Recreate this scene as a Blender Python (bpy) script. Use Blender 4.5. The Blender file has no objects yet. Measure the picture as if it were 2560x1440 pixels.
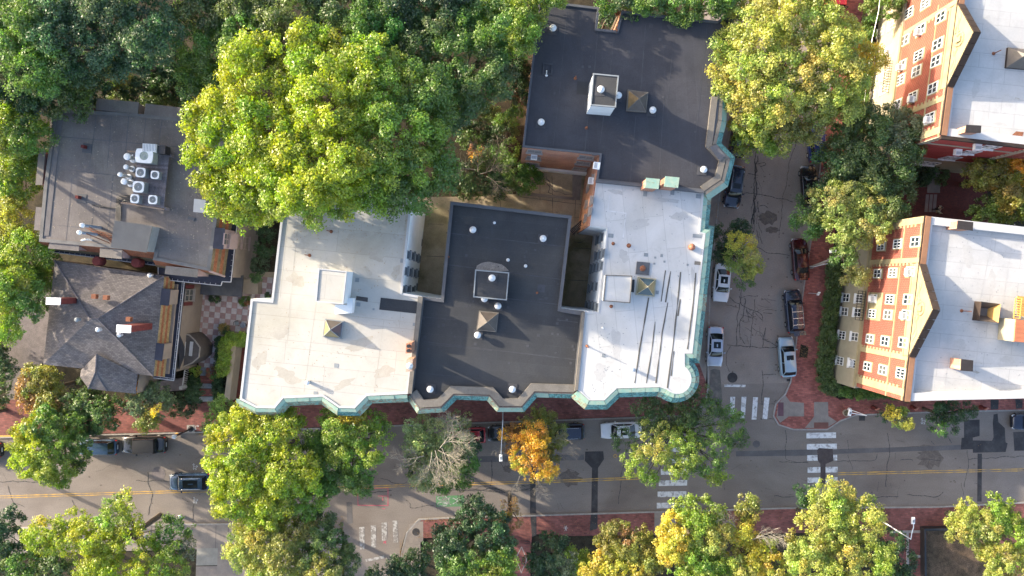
import bpy, math, random
import numpy as np
from mathutils import Vector, Matrix
random.seed(7)
R = math.radians
SC = bpy.context.scene
COL = SC.collection

# ---------------------------------------------------------------- camera
HC, F, CX, CY = 80.0, 1707.0, 1268.0, 700.0       # flight height, focal length and nadir measured in the photograph
cam_d = bpy.data.cameras.new('aerial_camera')
cam = bpy.data.objects.new('aerial_camera', cam_d); COL.objects.link(cam)
cam.location = (0, 0, HC)
cam_d.sensor_width = 36.0
cam_d.lens = F / 2560 * 36.0
cam_d.shift_x = (1280 - CX) / 2560
cam_d.shift_y = -(720 - CY) / 2560
cam_d.clip_start = 1.0
cam_d.clip_end = 2000
SC.camera = cam

# ---------------------------------------------------------------- world and sun
SUN_EL = 15.2
SUN_DIR = Vector((-1.0, 0.46, 0)).normalized()      # towards the sun, on the ground
world = bpy.data.worlds.new('World'); SC.world = world
world.use_nodes = True
wn = world.node_tree
bg = wn.nodes['Background']
sky = wn.nodes.new('ShaderNodeTexSky')
sky.sky_type = 'NISHITA'
sky.sun_disc = False
sky.sun_elevation = R(SUN_EL)
sky.sun_rotation = math.atan2(SUN_DIR.x, SUN_DIR.y)
sky.air_density = 0.7; sky.dust_density = 2.3; sky.ozone_density = 0.3
wn.links.new(sky.outputs[0], bg.inputs[0])
bg.inputs[1].default_value = 0.135
sun_d = bpy.data.lights.new('sun', 'SUN')
sun_d.energy = 2.65
sun_d.angle = R(0.5)
sun_d.color = (1.0, 0.87, 0.68)
sun = bpy.data.objects.new('sun', sun_d); COL.objects.link(sun)
d = Vector((SUN_DIR.x * math.cos(R(SUN_EL)), SUN_DIR.y * math.cos(R(SUN_EL)), math.sin(R(SUN_EL))))
sun.rotation_euler = d.to_track_quat('Z', 'Y').to_euler()
sun.location = (-60, 30, 60)
SC.view_settings.view_transform = 'Standard'
SC.view_settings.look = 'None'
SC.view_settings.gamma = 1
SC.view_settings.exposure = 2.24
SC.render.engine = 'CYCLES'

# ---------------------------------------------------------------- helpers
def P(px, py, z=0.0):
    """the point at height z seen at pixel (px, py) of the 2560 x 1440 photograph"""
    s = (HC - z) / F
    return Vector(((px - CX) * s, -(py - CY) * s, z))
def PP(pts, z): return [P(x, y, z) for x, y in pts]
def ray_plane(px, py, p0, n):
    o = Vector((0, 0, HC)); dd = P(px, py, 0) - o
    t = (p0 - o).dot(n) / dd.dot(n)
    return o + dd * t
WP = {}
def wpos(o):
    return WP.get(o.name, Vector((0, 0, 0)))
def tag(o, label=None, cat=None, group=None, kind=None):
    if label: o['label'] = label
    if cat: o['category'] = cat
    if group: o['group'] = group
    if kind: o['kind'] = kind
    return o
def root(name, label, cat, loc, group=None):
    o = bpy.data.objects.new(name, None); COL.objects.link(o)
    o.empty_display_size = 0.5
    o.location = loc; WP[o.name] = Vector(loc)
    return tag(o, label, cat, group)
def area2(p): return sum(p[i].x * p[(i + 1) % len(p)].y - p[(i + 1) % len(p)].x * p[i].y for i in range(len(p)))
def ccw(p):
    p = [Vector((q[0], q[1], 0)) for q in p]
    return p if area2(p) > 0 else p[::-1]
def offset_line(p, d, closed=False):
    """offset to the right-hand side by d (mitred)"""
    n = len(p); out = []
    for i in range(n):
        a = p[i - 1] if (i > 0 or closed) else None
        b = p[i]; c = p[(i + 1) % n] if (i < n - 1 or closed) else None
        ns = []
        for s, e in ((a, b), (b, c)):
            if s is not None and e is not None:
                v = Vector((e.x - s.x, e.y - s.y, 0))
                if v.length > 1e-6:
                    v.normalize(); ns.append(Vector((v.y, -v.x, 0)))
        if len(ns) == 2:
            m = ns[0] + ns[1]
            if m.length < 0.2: m = ns[0]
            m.normalize(); k = 1 / max(0.45, m.dot(ns[0]))
            out.append(Vector((b.x, b.y, 0)) + m * d * k)
        else:
            out.append(Vector((b.x, b.y, 0)) + ns[0] * d)
    return out
class M:
    def __init__(s): s.v = []; s.f = []; s.m = []
    def add(s, vs, fs, mi=0):
        b = len(s.v); s.v += [tuple(v) for v in vs]; s.f += [tuple(b + i for i in f) for f in fs]; s.m += [mi] * len(fs); return s
    def box(s, c, sz, rz=0.0, mi=0, top=1.0):
        hx, hy, hz = sz[0] / 2, sz[1] / 2, sz[2] / 2
        ca, sa = math.cos(rz), math.sin(rz); vs = []
        for dz in (-1, 1):
            k = top if dz > 0 else 1
            for dx, dy in ((-1, -1), (1, -1), (1, 1), (-1, 1)):
                x, y = dx * hx * k, dy * hy * k
                vs.append((c[0] + x * ca - y * sa, c[1] + x * sa + y * ca, c[2] + dz * hz))
        return s.add(vs, [(3, 2, 1, 0), (4, 5, 6, 7), (0, 1, 5, 4), (1, 2, 6, 5), (2, 3, 7, 6), (3, 0, 4, 7)], mi)
    def obox(s, o, u, v, w, mi=0):
        """box from corner o spanned by three vectors"""
        o = Vector(o); vs = [o, o + u, o + u + v, o + v, o + w, o + u + w, o + u + v + w, o + v + w]
        return s.add(vs, [(3, 2, 1, 0), (4, 5, 6, 7), (0, 1, 5, 4), (1, 2, 6, 5), (2, 3, 7, 6), (3, 0, 4, 7)], mi)
    def prism(s, poly, z0, z1, cap=True, bottom=False, mi=0, capmi=None):
        p = ccw(poly); n = len(p)
        b = len(s.v)
        s.v += [(q.x, q.y, z0) for q in p] + [(q.x, q.y, z1) for q in p]
        for i in range(n):
            j = (i + 1) % n; s.f.append((b + i, b + j, b + n + j, b + n + i)); s.m.append(mi)
        if cap: s.f.append(tuple(b + n + i for i in range(n))); s.m.append(mi if capmi is None else capmi)
        if bottom: s.f.append(tuple(b + n - 1 - i for i in range(n))); s.m.append(mi)
        return s
    def ring(s, poly, w, z0, z1, mi=0):
        """parapet: outer outline poly, width w inward, inner side down to z0"""
        p = ccw(poly); q = offset_line(p, -w, True); n = len(p); b = len(s.v)
        s.v += [(a.x, a.y, z1) for a in p] + [(a.x, a.y, z1) for a in q] + [(a.x, a.y, z0) for a in q] + [(a.x, a.y, z0) for a in p]
        for i in range(n):
            j = (i + 1) % n
            s.f += [(b + i, b + j, b + n + j, b + n + i), (b + n + i, b + n + j, b + 2 * n + j, b + 2 * n + i), (b + 3 * n + i, b + 3 * n + j, b + j, b + i)]
            s.m += [mi] * 3
        return s
    def sheet(s, poly, z, mi=0):
        p = ccw(poly); return s.add([(q.x, q.y, z) for q in p], [tuple(range(len(p)))], mi)
    def tube(s, pts, r, n=6, mi=0, r1=None, cap=True):
        pts = [Vector(p) for p in pts]; b = len(s.v); K = len(pts)
        for i, p in enumerate(pts):
            t = (pts[min(i + 1, K - 1)] - pts[max(i - 1, 0)])
            t = t.normalized() if t.length > 1e-9 else Vector((0, 0, 1))
            a = t.orthogonal() if abs(t.z) > 0.95 else t.cross(Vector((0, 0, 1)))
            a.normalize(); c = t.cross(a)
            rr = r if r1 is None else r + (r1 - r) * i / (K - 1)
            for k in range(n):
                an = 2 * math.pi * k / n
                s.v.append(tuple(p + a * math.cos(an) * rr + c * math.sin(an) * rr))
        for i in range(K - 1):
            for k in range(n):
                l = (k + 1) % n
                s.f.append((b + i * n + k, b + i * n + l, b + (i + 1) * n + l, b + (i + 1) * n + k)); s.m.append(mi)
        if cap:
            s.f.append(tuple(b + n - 1 - k for k in range(n))); s.m.append(mi)
            s.f.append(tuple(b + (K - 1) * n + k for k in range(n))); s.m.append(mi)
        return s
    def lathe(s, c, prof, n=12, mi=0):
        """prof: (r, z) pairs from bottom to top round the vertical through c"""
        b = len(s.v); K = len(prof)
        for r_, z_ in prof:
            for k in range(n):
                an = 2 * math.pi * k / n
                s.v.append((c[0] + math.cos(an) * r_, c[1] + math.sin(an) * r_, c[2] + z_))
        for i in range(K - 1):
            for k in range(n):
                l = (k + 1) % n
                s.f.append((b + i * n + k, b + i * n + l, b + (i + 1) * n + l, b + (i + 1) * n + k)); s.m.append(mi)
        s.f.append(tuple(b + (K - 1) * n + k for k in range(n))); s.m.append(mi)
        s.f.append(tuple(b + n - 1 - k for k in range(n))); s.m.append(mi)
        return s
    def ribbon(s, pts, w, z, mi=0, jit=0.0, step=None):
        pts = [Vector((p[0], p[1], 0)) for p in pts]
        if step:
            q = []
            for a, b2 in zip(pts, pts[1:]):
                k = max(1, int((b2 - a).length / step))
                for i in range(k): q.append(a.lerp(b2, i / k) + Vector((random.uniform(-jit, jit), random.uniform(-jit, jit), 0)) * (0 if (i == 0 and not q) else 1))
            q.append(pts[-1]); pts = q
        l = offset_line(pts, w / 2); r_ = offset_line(pts, -w / 2)
        b = len(s.v); n = len(pts)
        if jit:
            for i in range(n):
                k = random.uniform(0.35, 1.25); m_ = (l[i] + r_[i]) / 2
                l[i] = m_.lerp(l[i], k); r_[i] = m_.lerp(r_[i], k)
        s.v += [(a.x, a.y, z) for a in l] + [(a.x, a.y, z) for a in r_]
        for i in range(n - 1): s.f.append((b + i, b + i + 1, b + n + i + 1, b + n + i)); s.m.append(mi)
        return s
    def build(s, name, mats, parent=None, smooth=False, local=False, label=None, cat=None, group=None, kind=None, origin=None, loc=None):
        if not isinstance(mats, (list, tuple)): mats = [mats]
        v = np.array(s.v, dtype=np.float64).reshape(-1, 3)
        if parent is not None: off = np.array(wpos(parent)) if not local else np.zeros(3)
        elif local: off = np.zeros(3)
        else:
            off = np.array(origin) if origin is not None else np.array([(v[:, 0].min() + v[:, 0].max()) / 2, (v[:, 1].min() + v[:, 1].max()) / 2, v[:, 2].min()])
        me = bpy.data.meshes.new(name)
        me.from_pydata((v - off).tolist(), [], s.f)
        for m in mats: me.materials.append(m)
        if len(mats) > 1: me.polygons.foreach_set('material_index', s.m)
        if smooth: me.polygons.foreach_set('use_smooth', [True] * len(me.polygons))
        me.update()
        o = bpy.data.objects.new(name, me); COL.objects.link(o)
        if parent is not None:
            o.parent = parent; WP[o.name] = wpos(parent)
        elif not local:
            o.location = off.tolist(); WP[o.name] = Vector(off.tolist())
        if loc is not None: o.location = loc
        return tag(o, label, cat, group, kind)
def share(name, me, parent, loc, rz=0.0, label=None):
    o = bpy.data.objects.new(name, me); COL.objects.link(o); o.parent = parent
    o.location = Vector(loc) - wpos(parent); o.rotation_euler = (0, 0, rz)
    WP[o.name] = Vector(loc)
    if label: o['label'] = label
    return o
def copy_tree(o, parent=None):
    c = o.copy(); COL.objects.link(c)
    if parent is not None: c.parent = parent
    for ch in list(o.children): copy_tree(ch, c)
    return c

# ---------------------------------------------------------------- materials
def _n(nt, t, **kw):
    n = nt.nodes.new(t)
    for k, v in kw.items(): setattr(n, k, v)
    return n
def mat(name, base, rough=0.85, var=0.2, scale=1.0, metallic=0.0, bump=0.0, big=None, bigscale=0.12, rand=0.0, spec=0.3, coat=0.0, stretch=None, fine=0.0, bigpos=(0.45, 0.7), rolls=None):
    """procedural material: two noises round a base colour, an optional second colour in broad patches (big), a per-object shift (rand)"""
    m = bpy.data.materials.new(name); m.use_nodes = True; nt = m.node_tree; L = nt.links
    b = nt.nodes['Principled BSDF']
    tc = _n(nt, 'ShaderNodeTexCoord'); src = tc.outputs['Object']
    if stretch:
        mp = _n(nt, 'ShaderNodeMapping'); mp.inputs['Scale'].default_value = stretch; L.new(src, mp.inputs[0]); ssrc = mp.outputs[0]
    else: ssrc = src
    no = _n(nt, 'ShaderNodeTexNoise'); no.inputs['Scale'].default_value = scale; no.inputs['Detail'].default_value = 7; no.inputs['Roughness'].default_value = 0.65
    L.new(ssrc, no.inputs['Vector'])
    mr = _n(nt, 'ShaderNodeMapRange'); mr.inputs[1].default_value = 0.3; mr.inputs[2].default_value = 0.7; mr.inputs[3].default_value = 1 - var; mr.inputs[4].default_value = 1 + var
    L.new(no.outputs['Fac'], mr.inputs[0])
    col = _n(nt, 'ShaderNodeRGB'); col.outputs[0].default_value = (*base, 1); cur = col.outputs[0]
    if big is not None:
        nb = _n(nt, 'ShaderNodeTexNoise'); nb.inputs['Scale'].default_value = bigscale; nb.inputs['Detail'].default_value = 5; nb.inputs['Distortion'].default_value = 0.6
        L.new(src, nb.inputs['Vector'])
        m2 = _n(nt, 'ShaderNodeMapRange'); m2.inputs[1].default_value = bigpos[0]; m2.inputs[2].default_value = bigpos[1]
        L.new(nb.outputs['Fac'], m2.inputs[0])
        mx = _n(nt, 'ShaderNodeMix', data_type='RGBA'); mx.inputs[7].default_value = (*big, 1)
        L.new(m2.outputs[0], mx.inputs[0]); L.new(cur, mx.inputs[6]); cur = mx.outputs[2]
    fac = mr.outputs[0]
    if rolls:
        rw, rh_, rrz, dk, vr = rolls
        mq = _n(nt, 'ShaderNodeMapping'); mq.inputs['Rotation'].default_value = (0, 0, rrz); L.new(src, mq.inputs[0])
        bk = _n(nt, 'ShaderNodeTexBrick'); bk.inputs['Scale'].default_value = 1; bk.inputs['Brick Width'].default_value = rw; bk.inputs['Row Height'].default_value = rh_; bk.inputs['Mortar Size'].default_value = 0.035; bk.inputs['Mortar Smooth'].default_value = 0.6; bk.offset = 0.37
        bk.inputs['Color1'].default_value = (1 - vr,) * 3 + (1,); bk.inputs['Color2'].default_value = (1 + vr,) * 3 + (1,); bk.inputs['Mortar'].default_value = (dk,) * 3 + (1,)
        L.new(mq.outputs[0], bk.inputs['Vector'])
        ns = _n(nt, 'ShaderNodeTexNoise'); ns.inputs['Scale'].default_value = 0.45; ns.inputs['Detail'].default_value = 9; ns.inputs['Roughness'].default_value = 0.75; ns.inputs['Distortion'].default_value = 2.0; L.new(src, ns.inputs['Vector'])
        m9 = _n(nt, 'ShaderNodeMapRange'); m9.inputs[1].default_value = 0.56; m9.inputs[2].default_value = 0.72; m9.inputs[3].default_value = 1.0; m9.inputs[4].default_value = 1 - vr * 4; L.new(ns.outputs['Fac'], m9.inputs[0])
        sx = _n(nt, 'ShaderNodeSeparateColor'); L.new(bk.outputs['Color'], sx.inputs[0])
        m8 = _n(nt, 'ShaderNodeMath', operation='MULTIPLY'); L.new(fac, m8.inputs[0]); L.new(sx.outputs[0], m8.inputs[1])
        m7 = _n(nt, 'ShaderNodeMath', operation='MULTIPLY'); L.new(m8.outputs[0], m7.inputs[0]); L.new(m9.outputs[0], m7.inputs[1]); fac = m7.outputs[0]
    if fine:
        nf = _n(nt, 'ShaderNodeTexNoise'); nf.inputs['Scale'].default_value = 9; nf.inputs['Detail'].default_value = 3
        L.new(src, nf.inputs['Vector'])
        m3 = _n(nt, 'ShaderNodeMapRange'); m3.inputs[1].default_value = 0.3; m3.inputs[2].default_value = 0.7; m3.inputs[3].default_value = 1 - fine; m3.inputs[4].default_value = 1 + fine
        L.new(nf.outputs['Fac'], m3.inputs[0])
        mm = _n(nt, 'ShaderNodeMath', operation='MULTIPLY'); L.new(fac, mm.inputs[0]); L.new(m3.outputs[0], mm.inputs[1]); fac = mm.outputs[0]
    if rand:
        oi = _n(nt, 'ShaderNodeObjectInfo')
        m4 = _n(nt, 'ShaderNodeMapRange'); m4.inputs[3].default_value = 1 - rand; m4.inputs[4].default_value = 1 + rand
        L.new(oi.outputs['Random'], m4.inputs[0])
        mm = _n(nt, 'ShaderNodeMath', operation='MULTIPLY'); L.new(fac, mm.inputs[0]); L.new(m4.outputs[0], mm.inputs[1]); fac = mm.outputs[0]
    sc = _n(nt, 'ShaderNodeVectorMath', operation='SCALE'); L.new(cur, sc.inputs[0]); L.new(fac, sc.inputs['Scale'])
    L.new(sc.outputs[0], b.inputs['Base Color'])
    b.inputs['Roughness'].default_value = rough; b.inputs['Metallic'].default_value = metallic
    b.inputs['Specular IOR Level'].default_value = spec
    if coat: b.inputs['Coat Weight'].default_value = coat; b.inputs['Coat Roughness'].default_value = 0.03
    if bump:
        bp = _n(nt, 'ShaderNodeBump'); bp.inputs['Strength'].default_value = bump; bp.inputs['Distance'].default_value = 0.05
        L.new(no.outputs['Fac'], bp.inputs['Height']); L.new(bp.outputs[0], b.inputs['Normal'])
    return m
def brick_mat(name, c1, c2, mortar, axes='XY', bw=0.22, rh=0.075, rz=0.0, msize=0.012, var=0.25, rough=0.9, rot90=False):
    m = bpy.data.materials.new(name); m.use_nodes = True; nt = m.node_tree; L = nt.links
    b = nt.nodes['Principled BSDF']; b.inputs['Roughness'].default_value = rough; b.inputs['Specular IOR Level'].default_value = 0.2
    tc = _n(nt, 'ShaderNodeTexCoord'); sp = _n(nt, 'ShaderNodeSeparateXYZ'); cb = _n(nt, 'ShaderNodeCombineXYZ')
    mp = _n(nt, 'ShaderNodeMapping'); mp.inputs['Rotation'].default_value = (0, 0, rz)
    L.new(tc.outputs['Object'], mp.inputs[0]); L.new(mp.outputs[0], sp.inputs[0])
    L.new(sp.outputs[axes[0]], cb.inputs[0]); L.new(sp.outputs[axes[1]], cb.inputs[1])
    br = _n(nt, 'ShaderNodeTexBrick'); br.inputs['Scale'].default_value = 1.0
    br.inputs['Brick Width'].default_value = bw; br.inputs['Row Height'].default_value = rh; br.inputs['Mortar Size'].default_value = msize
    br.inputs['Color1'].default_value = (*c1, 1); br.inputs['Color2'].default_value = (*c2, 1); br.inputs['Mortar'].default_value = (*mortar, 1)
    L.new(cb.outputs[0], br.inputs['Vector'])
    no = _n(nt, 'ShaderNodeTexNoise'); no.inputs['Scale'].default_value = 0.5; no.inputs['Detail'].default_value = 8; no.inputs['Roughness'].default_value = 0.7
    L.new(tc.outputs['Object'], no.inputs['Vector'])
    mr = _n(nt, 'ShaderNodeMapRange'); mr.inputs[1].default_value = 0.3; mr.inputs[2].default_value = 0.7; mr.inputs[3].default_value = 1 - var; mr.inputs[4].default_value = 1 + var
    L.new(no.outputs['Fac'], mr.inputs[0])
    sc = _n(nt, 'ShaderNodeVectorMath', operation='SCALE'); L.new(br.outputs['Color'], sc.inputs[0]); L.new(mr.outputs[0], sc.inputs['Scale'])
    L.new(sc.outputs[0], b.inputs['Base Color'])
    return m
def copper_mat(name, a, c, streak, rust=0.2):
    m = bpy.data.materials.new(name); m.use_nodes = True; nt = m.node_tree; L = nt.links
    b = nt.nodes['Principled BSDF']; b.inputs['Roughness'].default_value = 0.7; b.inputs['Specular IOR Level'].default_value = 0.3
    tc = _n(nt, 'ShaderNodeTexCoord'); oi = _n(nt, 'ShaderNodeObjectInfo')
    ad = _n(nt, 'ShaderNodeVectorMath', operation='ADD'); sc0 = _n(nt, 'ShaderNodeVectorMath', operation='SCALE'); sc0.inputs[0].default_value = (31, 17, 5)
    L.new(oi.outputs['Random'], sc0.inputs['Scale']); L.new(tc.outputs['Object'], ad.inputs[0]); L.new(sc0.outputs[0], ad.inputs[1])
    n1 = _n(nt, 'ShaderNodeTexNoise'); n1.inputs['Scale'].default_value = 2.2; n1.inputs['Detail'].default_value = 6; L.new(ad.outputs[0], n1.inputs['Vector'])
    r1 = _n(nt, 'ShaderNodeMapRange'); r1.inputs[1].default_value = 0.35; r1.inputs[2].default_value = 0.65; L.new(n1.outputs['Fac'], r1.inputs[0])
    x1 = _n(nt, 'ShaderNodeMix', data_type='RGBA'); x1.inputs[6].default_value = (*a, 1); x1.inputs[7].default_value = (*c, 1); L.new(r1.outputs[0], x1.inputs[0])
    n2 = _n(nt, 'ShaderNodeTexNoise'); n2.inputs['Scale'].default_value = 1.7; n2.inputs['Detail'].default_value = 9; n2.inputs['Roughness'].default_value = 0.75; n2.inputs['Distortion'].default_value = 2.2; L.new(ad.outputs[0], n2.inputs['Vector'])
    r2 = _n(nt, 'ShaderNodeMapRange'); r2.inputs[1].default_value = 0.66 - rust * 0.5; r2.inputs[2].default_value = 0.74 - rust * 0.4; r2.inputs[4].default_value = 0.85; L.new(n2.outputs['Fac'], r2.inputs[0])
    x2 = _n(nt, 'ShaderNodeMix', data_type='RGBA'); x2.inputs[7].default_value = (*streak, 1); L.new(r2.outputs[0], x2.inputs[0]); L.new(x1.outputs[2], x2.inputs[6])
    L.new(x2.outputs[2], b.inputs['Base Color'])
    return m
def glass_mat(name, col=(0.02, 0.03, 0.04), rough=0.04):
    m = bpy.data.materials.new(name); m.use_nodes = True
    b = m.node_tree.nodes['Principled BSDF']; b.inputs['Base Color'].default_value = (*col, 1); b.inputs['Roughness'].default_value = rough
    b.inputs['Specular IOR Level'].default_value = 0.4
    return m
def leaf_mat(name):
    m = bpy.data.materials.new(name); m.use_nodes = True; nt = m.node_tree; L = nt.links
    for n in list(nt.nodes): nt.nodes.remove(n)
    out = _n(nt, 'ShaderNodeOutputMaterial'); at = _n(nt, 'ShaderNodeAttribute', attribute_name='leaf_colour')
    di = _n(nt, 'ShaderNodeBsdfDiffuse'); tr = _n(nt, 'ShaderNodeBsdfTranslucent'); mx = _n(nt, 'ShaderNodeMixShader'); mx.inputs[0].default_value = 0.45
    hs = _n(nt, 'ShaderNodeHueSaturation'); hs.inputs['Saturation'].default_value = 1.1; hs.inputs['Value'].default_value = 1.25
    L.new(at.outputs['Color'], di.inputs[0]); L.new(at.outputs['Color'], hs.inputs['Color']); L.new(hs.outputs[0], tr.inputs[0])
    L.new(di.outputs[0], mx.inputs[1]); L.new(tr.outputs[0], mx.inputs[2])
    gl = _n(nt, 'ShaderNodeBsdfGlossy'); gl.inputs['Roughness'].default_value = 0.45; gl.inputs[0].default_value = (1, 1, 1, 1)
    m2 = _n(nt, 'ShaderNodeMixShader'); m2.inputs[0].default_value = 0.04
    L.new(mx.outputs[0], m2.inputs[1]); L.new(gl.outputs[0], m2.inputs[2]); L.new(m2.outputs[0], out.inputs[0])
    return m
LEAF = leaf_mat('foliage')
m_soil = mat('soil_and_litter', (0.032, 0.028, 0.018), 1, 0.5, 1.5, big=(0.06, 0.046, 0.028), bigscale=0.3, fine=0.4)
m_asphalt = mat('worn_asphalt', (0.212, 0.182, 0.159), 0.92, 0.14, 0.45, big=(0.165, 0.137, 0.118), bigscale=0.13, fine=0.12, bump=0.1, stretch=(.35, 1, 1))
m_asph2 = mat('side_street_asphalt', (0.262, 0.224, 0.195), 0.9, 0.10, 0.5, big=(0.215, 0.178, 0.15), bigscale=0.16, fine=0.12)
m_patch = mat('fresh_asphalt_patch', (0.045, 0.043, 0.045), 0.9, 0.3, 1.2, big=(0.075, 0.07, 0.07), bigscale=0.4, fine=0.15)
m_patch2 = mat('faded_trench_patch', (0.11, 0.103, 0.103), 0.9, 0.15, 0.8, big=(0.14, 0.13, 0.13), bigscale=0.3, fine=0.1)
m_tar = mat('crack_sealant', (0.06, 0.056, 0.055), 0.7, 0.3, 2)
m_white_paint = mat('worn_white_paint', (0.62, 0.62, 0.62), 0.8, 0.15, 4, big=(0.3, 0.29, 0.28), bigscale=2.2, bigpos=(0.5, 0.66))
m_yellow_paint = mat('worn_yellow_paint', (0.55, 0.33, 0.08), 0.8, 0.15, 4, big=(0.26, 0.2, 0.12), bigscale=1.6, bigpos=(0.48, 0.68))
m_white_worn = mat('badly_worn_white_paint', (0.40, 0.385, 0.365), 0.85, 0.2, 5, big=(0.22, 0.2, 0.185), bigscale=2.8, bigpos=(0.42, 0.56))
m_pink = mat('pink_spray_paint', (0.62, 0.09, 0.15), 0.8, 0.2, 5, big=(0.3, 0.13, 0.13), bigscale=3)
m_green_paint = mat('green_lane_paint', (0.095, 0.22, 0.10), 0.8, 0.15, 3, big=(0.12, 0.22, 0.11), bigscale=2.0)
m_brickwalk = brick_mat('brick_sidewalk', (0.26, 0.096, 0.082), (0.15, 0.06, 0.054), (0.15, 0.085, 0.075), 'XY', 0.4, 0.2, 0.05, 0.02, 0.35)
m_brickwalk2 = brick_mat('brick_sidewalk_east', (0.37, 0.125, 0.10), (0.20, 0.068, 0.058), (0.2, 0.1, 0.08), 'XY', 0.42, 0.2, 0.1, 0.02, 0.35)
m_alley = brick_mat('brick_alley', (0.17, 0.045, 0.035), (0.11, 0.035, 0.03), (0.08, 0.045, 0.04), 'XY', 0.2, 0.1, 0.0)
m_conc = mat('sidewalk_concrete', (0.25, 0.215, 0.188), 0.9, 0.16, 1.0, big=(0.18, 0.155, 0.14), bigscale=0.5, fine=0.06)
m_granite = mat('granite_kerb', (0.30, 0.28, 0.26), 0.85, 0.2, 2.5, fine=0.1)
m_court = mat('courtyard_concrete', (0.38, 0.31, 0.22), 0.95, 0.2, 0.7, big=(0.16, 0.14, 0.07), bigscale=0.22, fine=0.12)
m_wroof = mat('white_roof_membrane', (0.485, 0.48, 0.47), 0.8, 0.07, 0.5, big=(0.415, 0.41, 0.39), bigscale=0.16, fine=0.025, stretch=(1, 0.6, 1), rolls=(9, 1.9, 1.47, .8, .045))
m_wroofA = mat('cream_roof_membrane', (0.43, 0.412, 0.372), 0.85, 0.07, 0.5, big=(0.37, 0.345, 0.285), bigscale=0.13, fine=0.03, rolls=(11, 2.3, 0.1, .8, .045))
m_wroof2 = mat('bright_roof_membrane', (0.44, 0.435, 0.425), 0.8, 0.08, 0.7, big=(0.395, 0.396, 0.395), bigscale=0.25, fine=0.03, rolls=(7, 1.4, 0.1, .8, .045))
m_dark = mat('dark_roof_membrane', (0.040, 0.042, 0.046), 0.85, 0.14, 0.5, big=(0.056, 0.055, 0.054), bigscale=0.14, fine=0.09, stretch=(1, 0.5, 1), rolls=(10, 1.0, 0.1, 1.12, .05))
m_darkD = mat('slate_blue_membrane', (0.043, 0.044, 0.052), 0.85, 0.14, 0.5, big=(0.054, 0.053, 0.060), bigscale=0.1, fine=0.09, rolls=(10, 1.0, 1.5, 1.1, .05))
m_seam = mat('lapped_seam', (0.056, 0.057, 0.064), 0.8, 0.25, 1.5)
m_darkE = mat('weathered_felt_roof', (0.155, 0.137, 0.128), 0.9, 0.18, 0.5, big=(0.20, 0.18, 0.15), bigscale=0.12, fine=0.1, rolls=(9, 1.0, 1.5, 1.1, .05))
m_par = mat('dark_parapet_cap', (0.09, 0.092, 0.10), 0.7, 0.15, 1.0)
m_wpar = mat('white_parapet', (0.44, 0.44, 0.44), 0.7, 0.08, 1.0)
m_bpar = mat('weathered_bronze_cap', (0.15, 0.135, 0.115), 0.7, 0.2, 0.8, fine=0.1)
m_cop1 = copper_mat('pale_copper_patina', (0.20, 0.34, 0.285), (0.29, 0.37, 0.29), (0.2, 0.18, 0.11), 0.2)
m_cop2 = copper_mat('streaked_copper_patina', (0.10, 0.27, 0.255), (0.17, 0.34, 0.31), (0.04, 0.08, 0.075), 0.42)
m_cop3 = copper_mat('rusty_copper_patina', (0.16, 0.36, 0.30), (0.30, 0.38, 0.28), (0.22, 0.10, 0.055), 0.42)
m_brickD = brick_mat('orange_brick_wall', (0.42, 0.19, 0.115), (0.31, 0.13, 0.08), (0.33, 0.25, 0.2), 'XZ', 0.22, 0.085)
m_brickDy = brick_mat('orange_brick_wall_west', (0.42, 0.19, 0.115), (0.31, 0.13, 0.08), (0.33, 0.25, 0.2), 'YZ', 0.22, 0.085)
m_brickG = brick_mat('red_brick_facade', (0.235, 0.046, 0.031), (0.165, 0.031, 0.022), (0.30, 0.15, 0.11), 'YZ', 0.36, 0.15, 0, 0.022, 0.15)
m_brickGx = brick_mat('red_brick_side', (0.36, 0.055, 0.045), (0.30, 0.045, 0.038), (0.32, 0.1, 0.08), 'XZ', 0.24, 0.1)
m_cream = mat('cream_limestone', (0.31, 0.265, 0.15), 0.85, 0.12, 1.0, big=(0.26, 0.215, 0.125), bigscale=0.6)
m_cream2 = mat('pale_painted_stone', (0.33, 0.295, 0.21), 0.85, 0.1, 1.0, big=(0.285, 0.25, 0.18), bigscale=0.5)
m_bronze = mat('brown_metal_coping', (0.042, 0.031, 0.026), 0.75, 0.25, 0.9, spec=0.15)
m_bronze2 = mat('tan_metal_flashing', (0.24, 0.125, 0.07), 0.6, 0.15, 1.2)
m_wwall = mat('white_painted_wall', (0.70, 0.73, 0.74), 0.8, 0.06, 0.8, big=(0.62, 0.65, 0.65), bigscale=0.3)
m_glass = glass_mat('window_glass')
m_glass2 = glass_mat('curtained_glass', (0.085, 0.09, 0.09), 0.1)
m_frame = mat('white_window_frame', (0.68, 0.68, 0.66), 0.6, 0.05, 2)
m_dframe = mat('grey_window_frame', (0.32, 0.28, 0.25), 0.7, 0.1, 2)
m_pinkstone = mat('pink_grey_trim', (0.33, 0.25, 0.24), 0.8, 0.1, 2)
m_black = mat('black_metal', (0.02, 0.02, 0.022), 0.5, 0.2, 2, spec=0.5)
m_metal = mat('galvanised_metal', (0.62, 0.63, 0.63), 0.4, 0.1, 3, metallic=0.3, spec=0.5)
m_white = mat('white_enamel', (0.78, 0.78, 0.77), 0.5, 0.05, 3)
m_grey = mat('grey_sheet_metal', (0.24, 0.26, 0.27), 0.6, 0.1, 2, metallic=0.2)
m_rust = mat('rusty_pipe', (0.22, 0.09, 0.05), 0.9, 0.3, 4)
m_chimbrick = brick_mat('chimney_brick', (0.42, 0.20, 0.12), (0.3, 0.12, 0.07), (0.4, 0.3, 0.24), 'XZ', 0.24, 0.085)
m_redbrick = mat('dark_red_brick', (0.13, 0.03, 0.027), 0.9, 0.2, 3)
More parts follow.
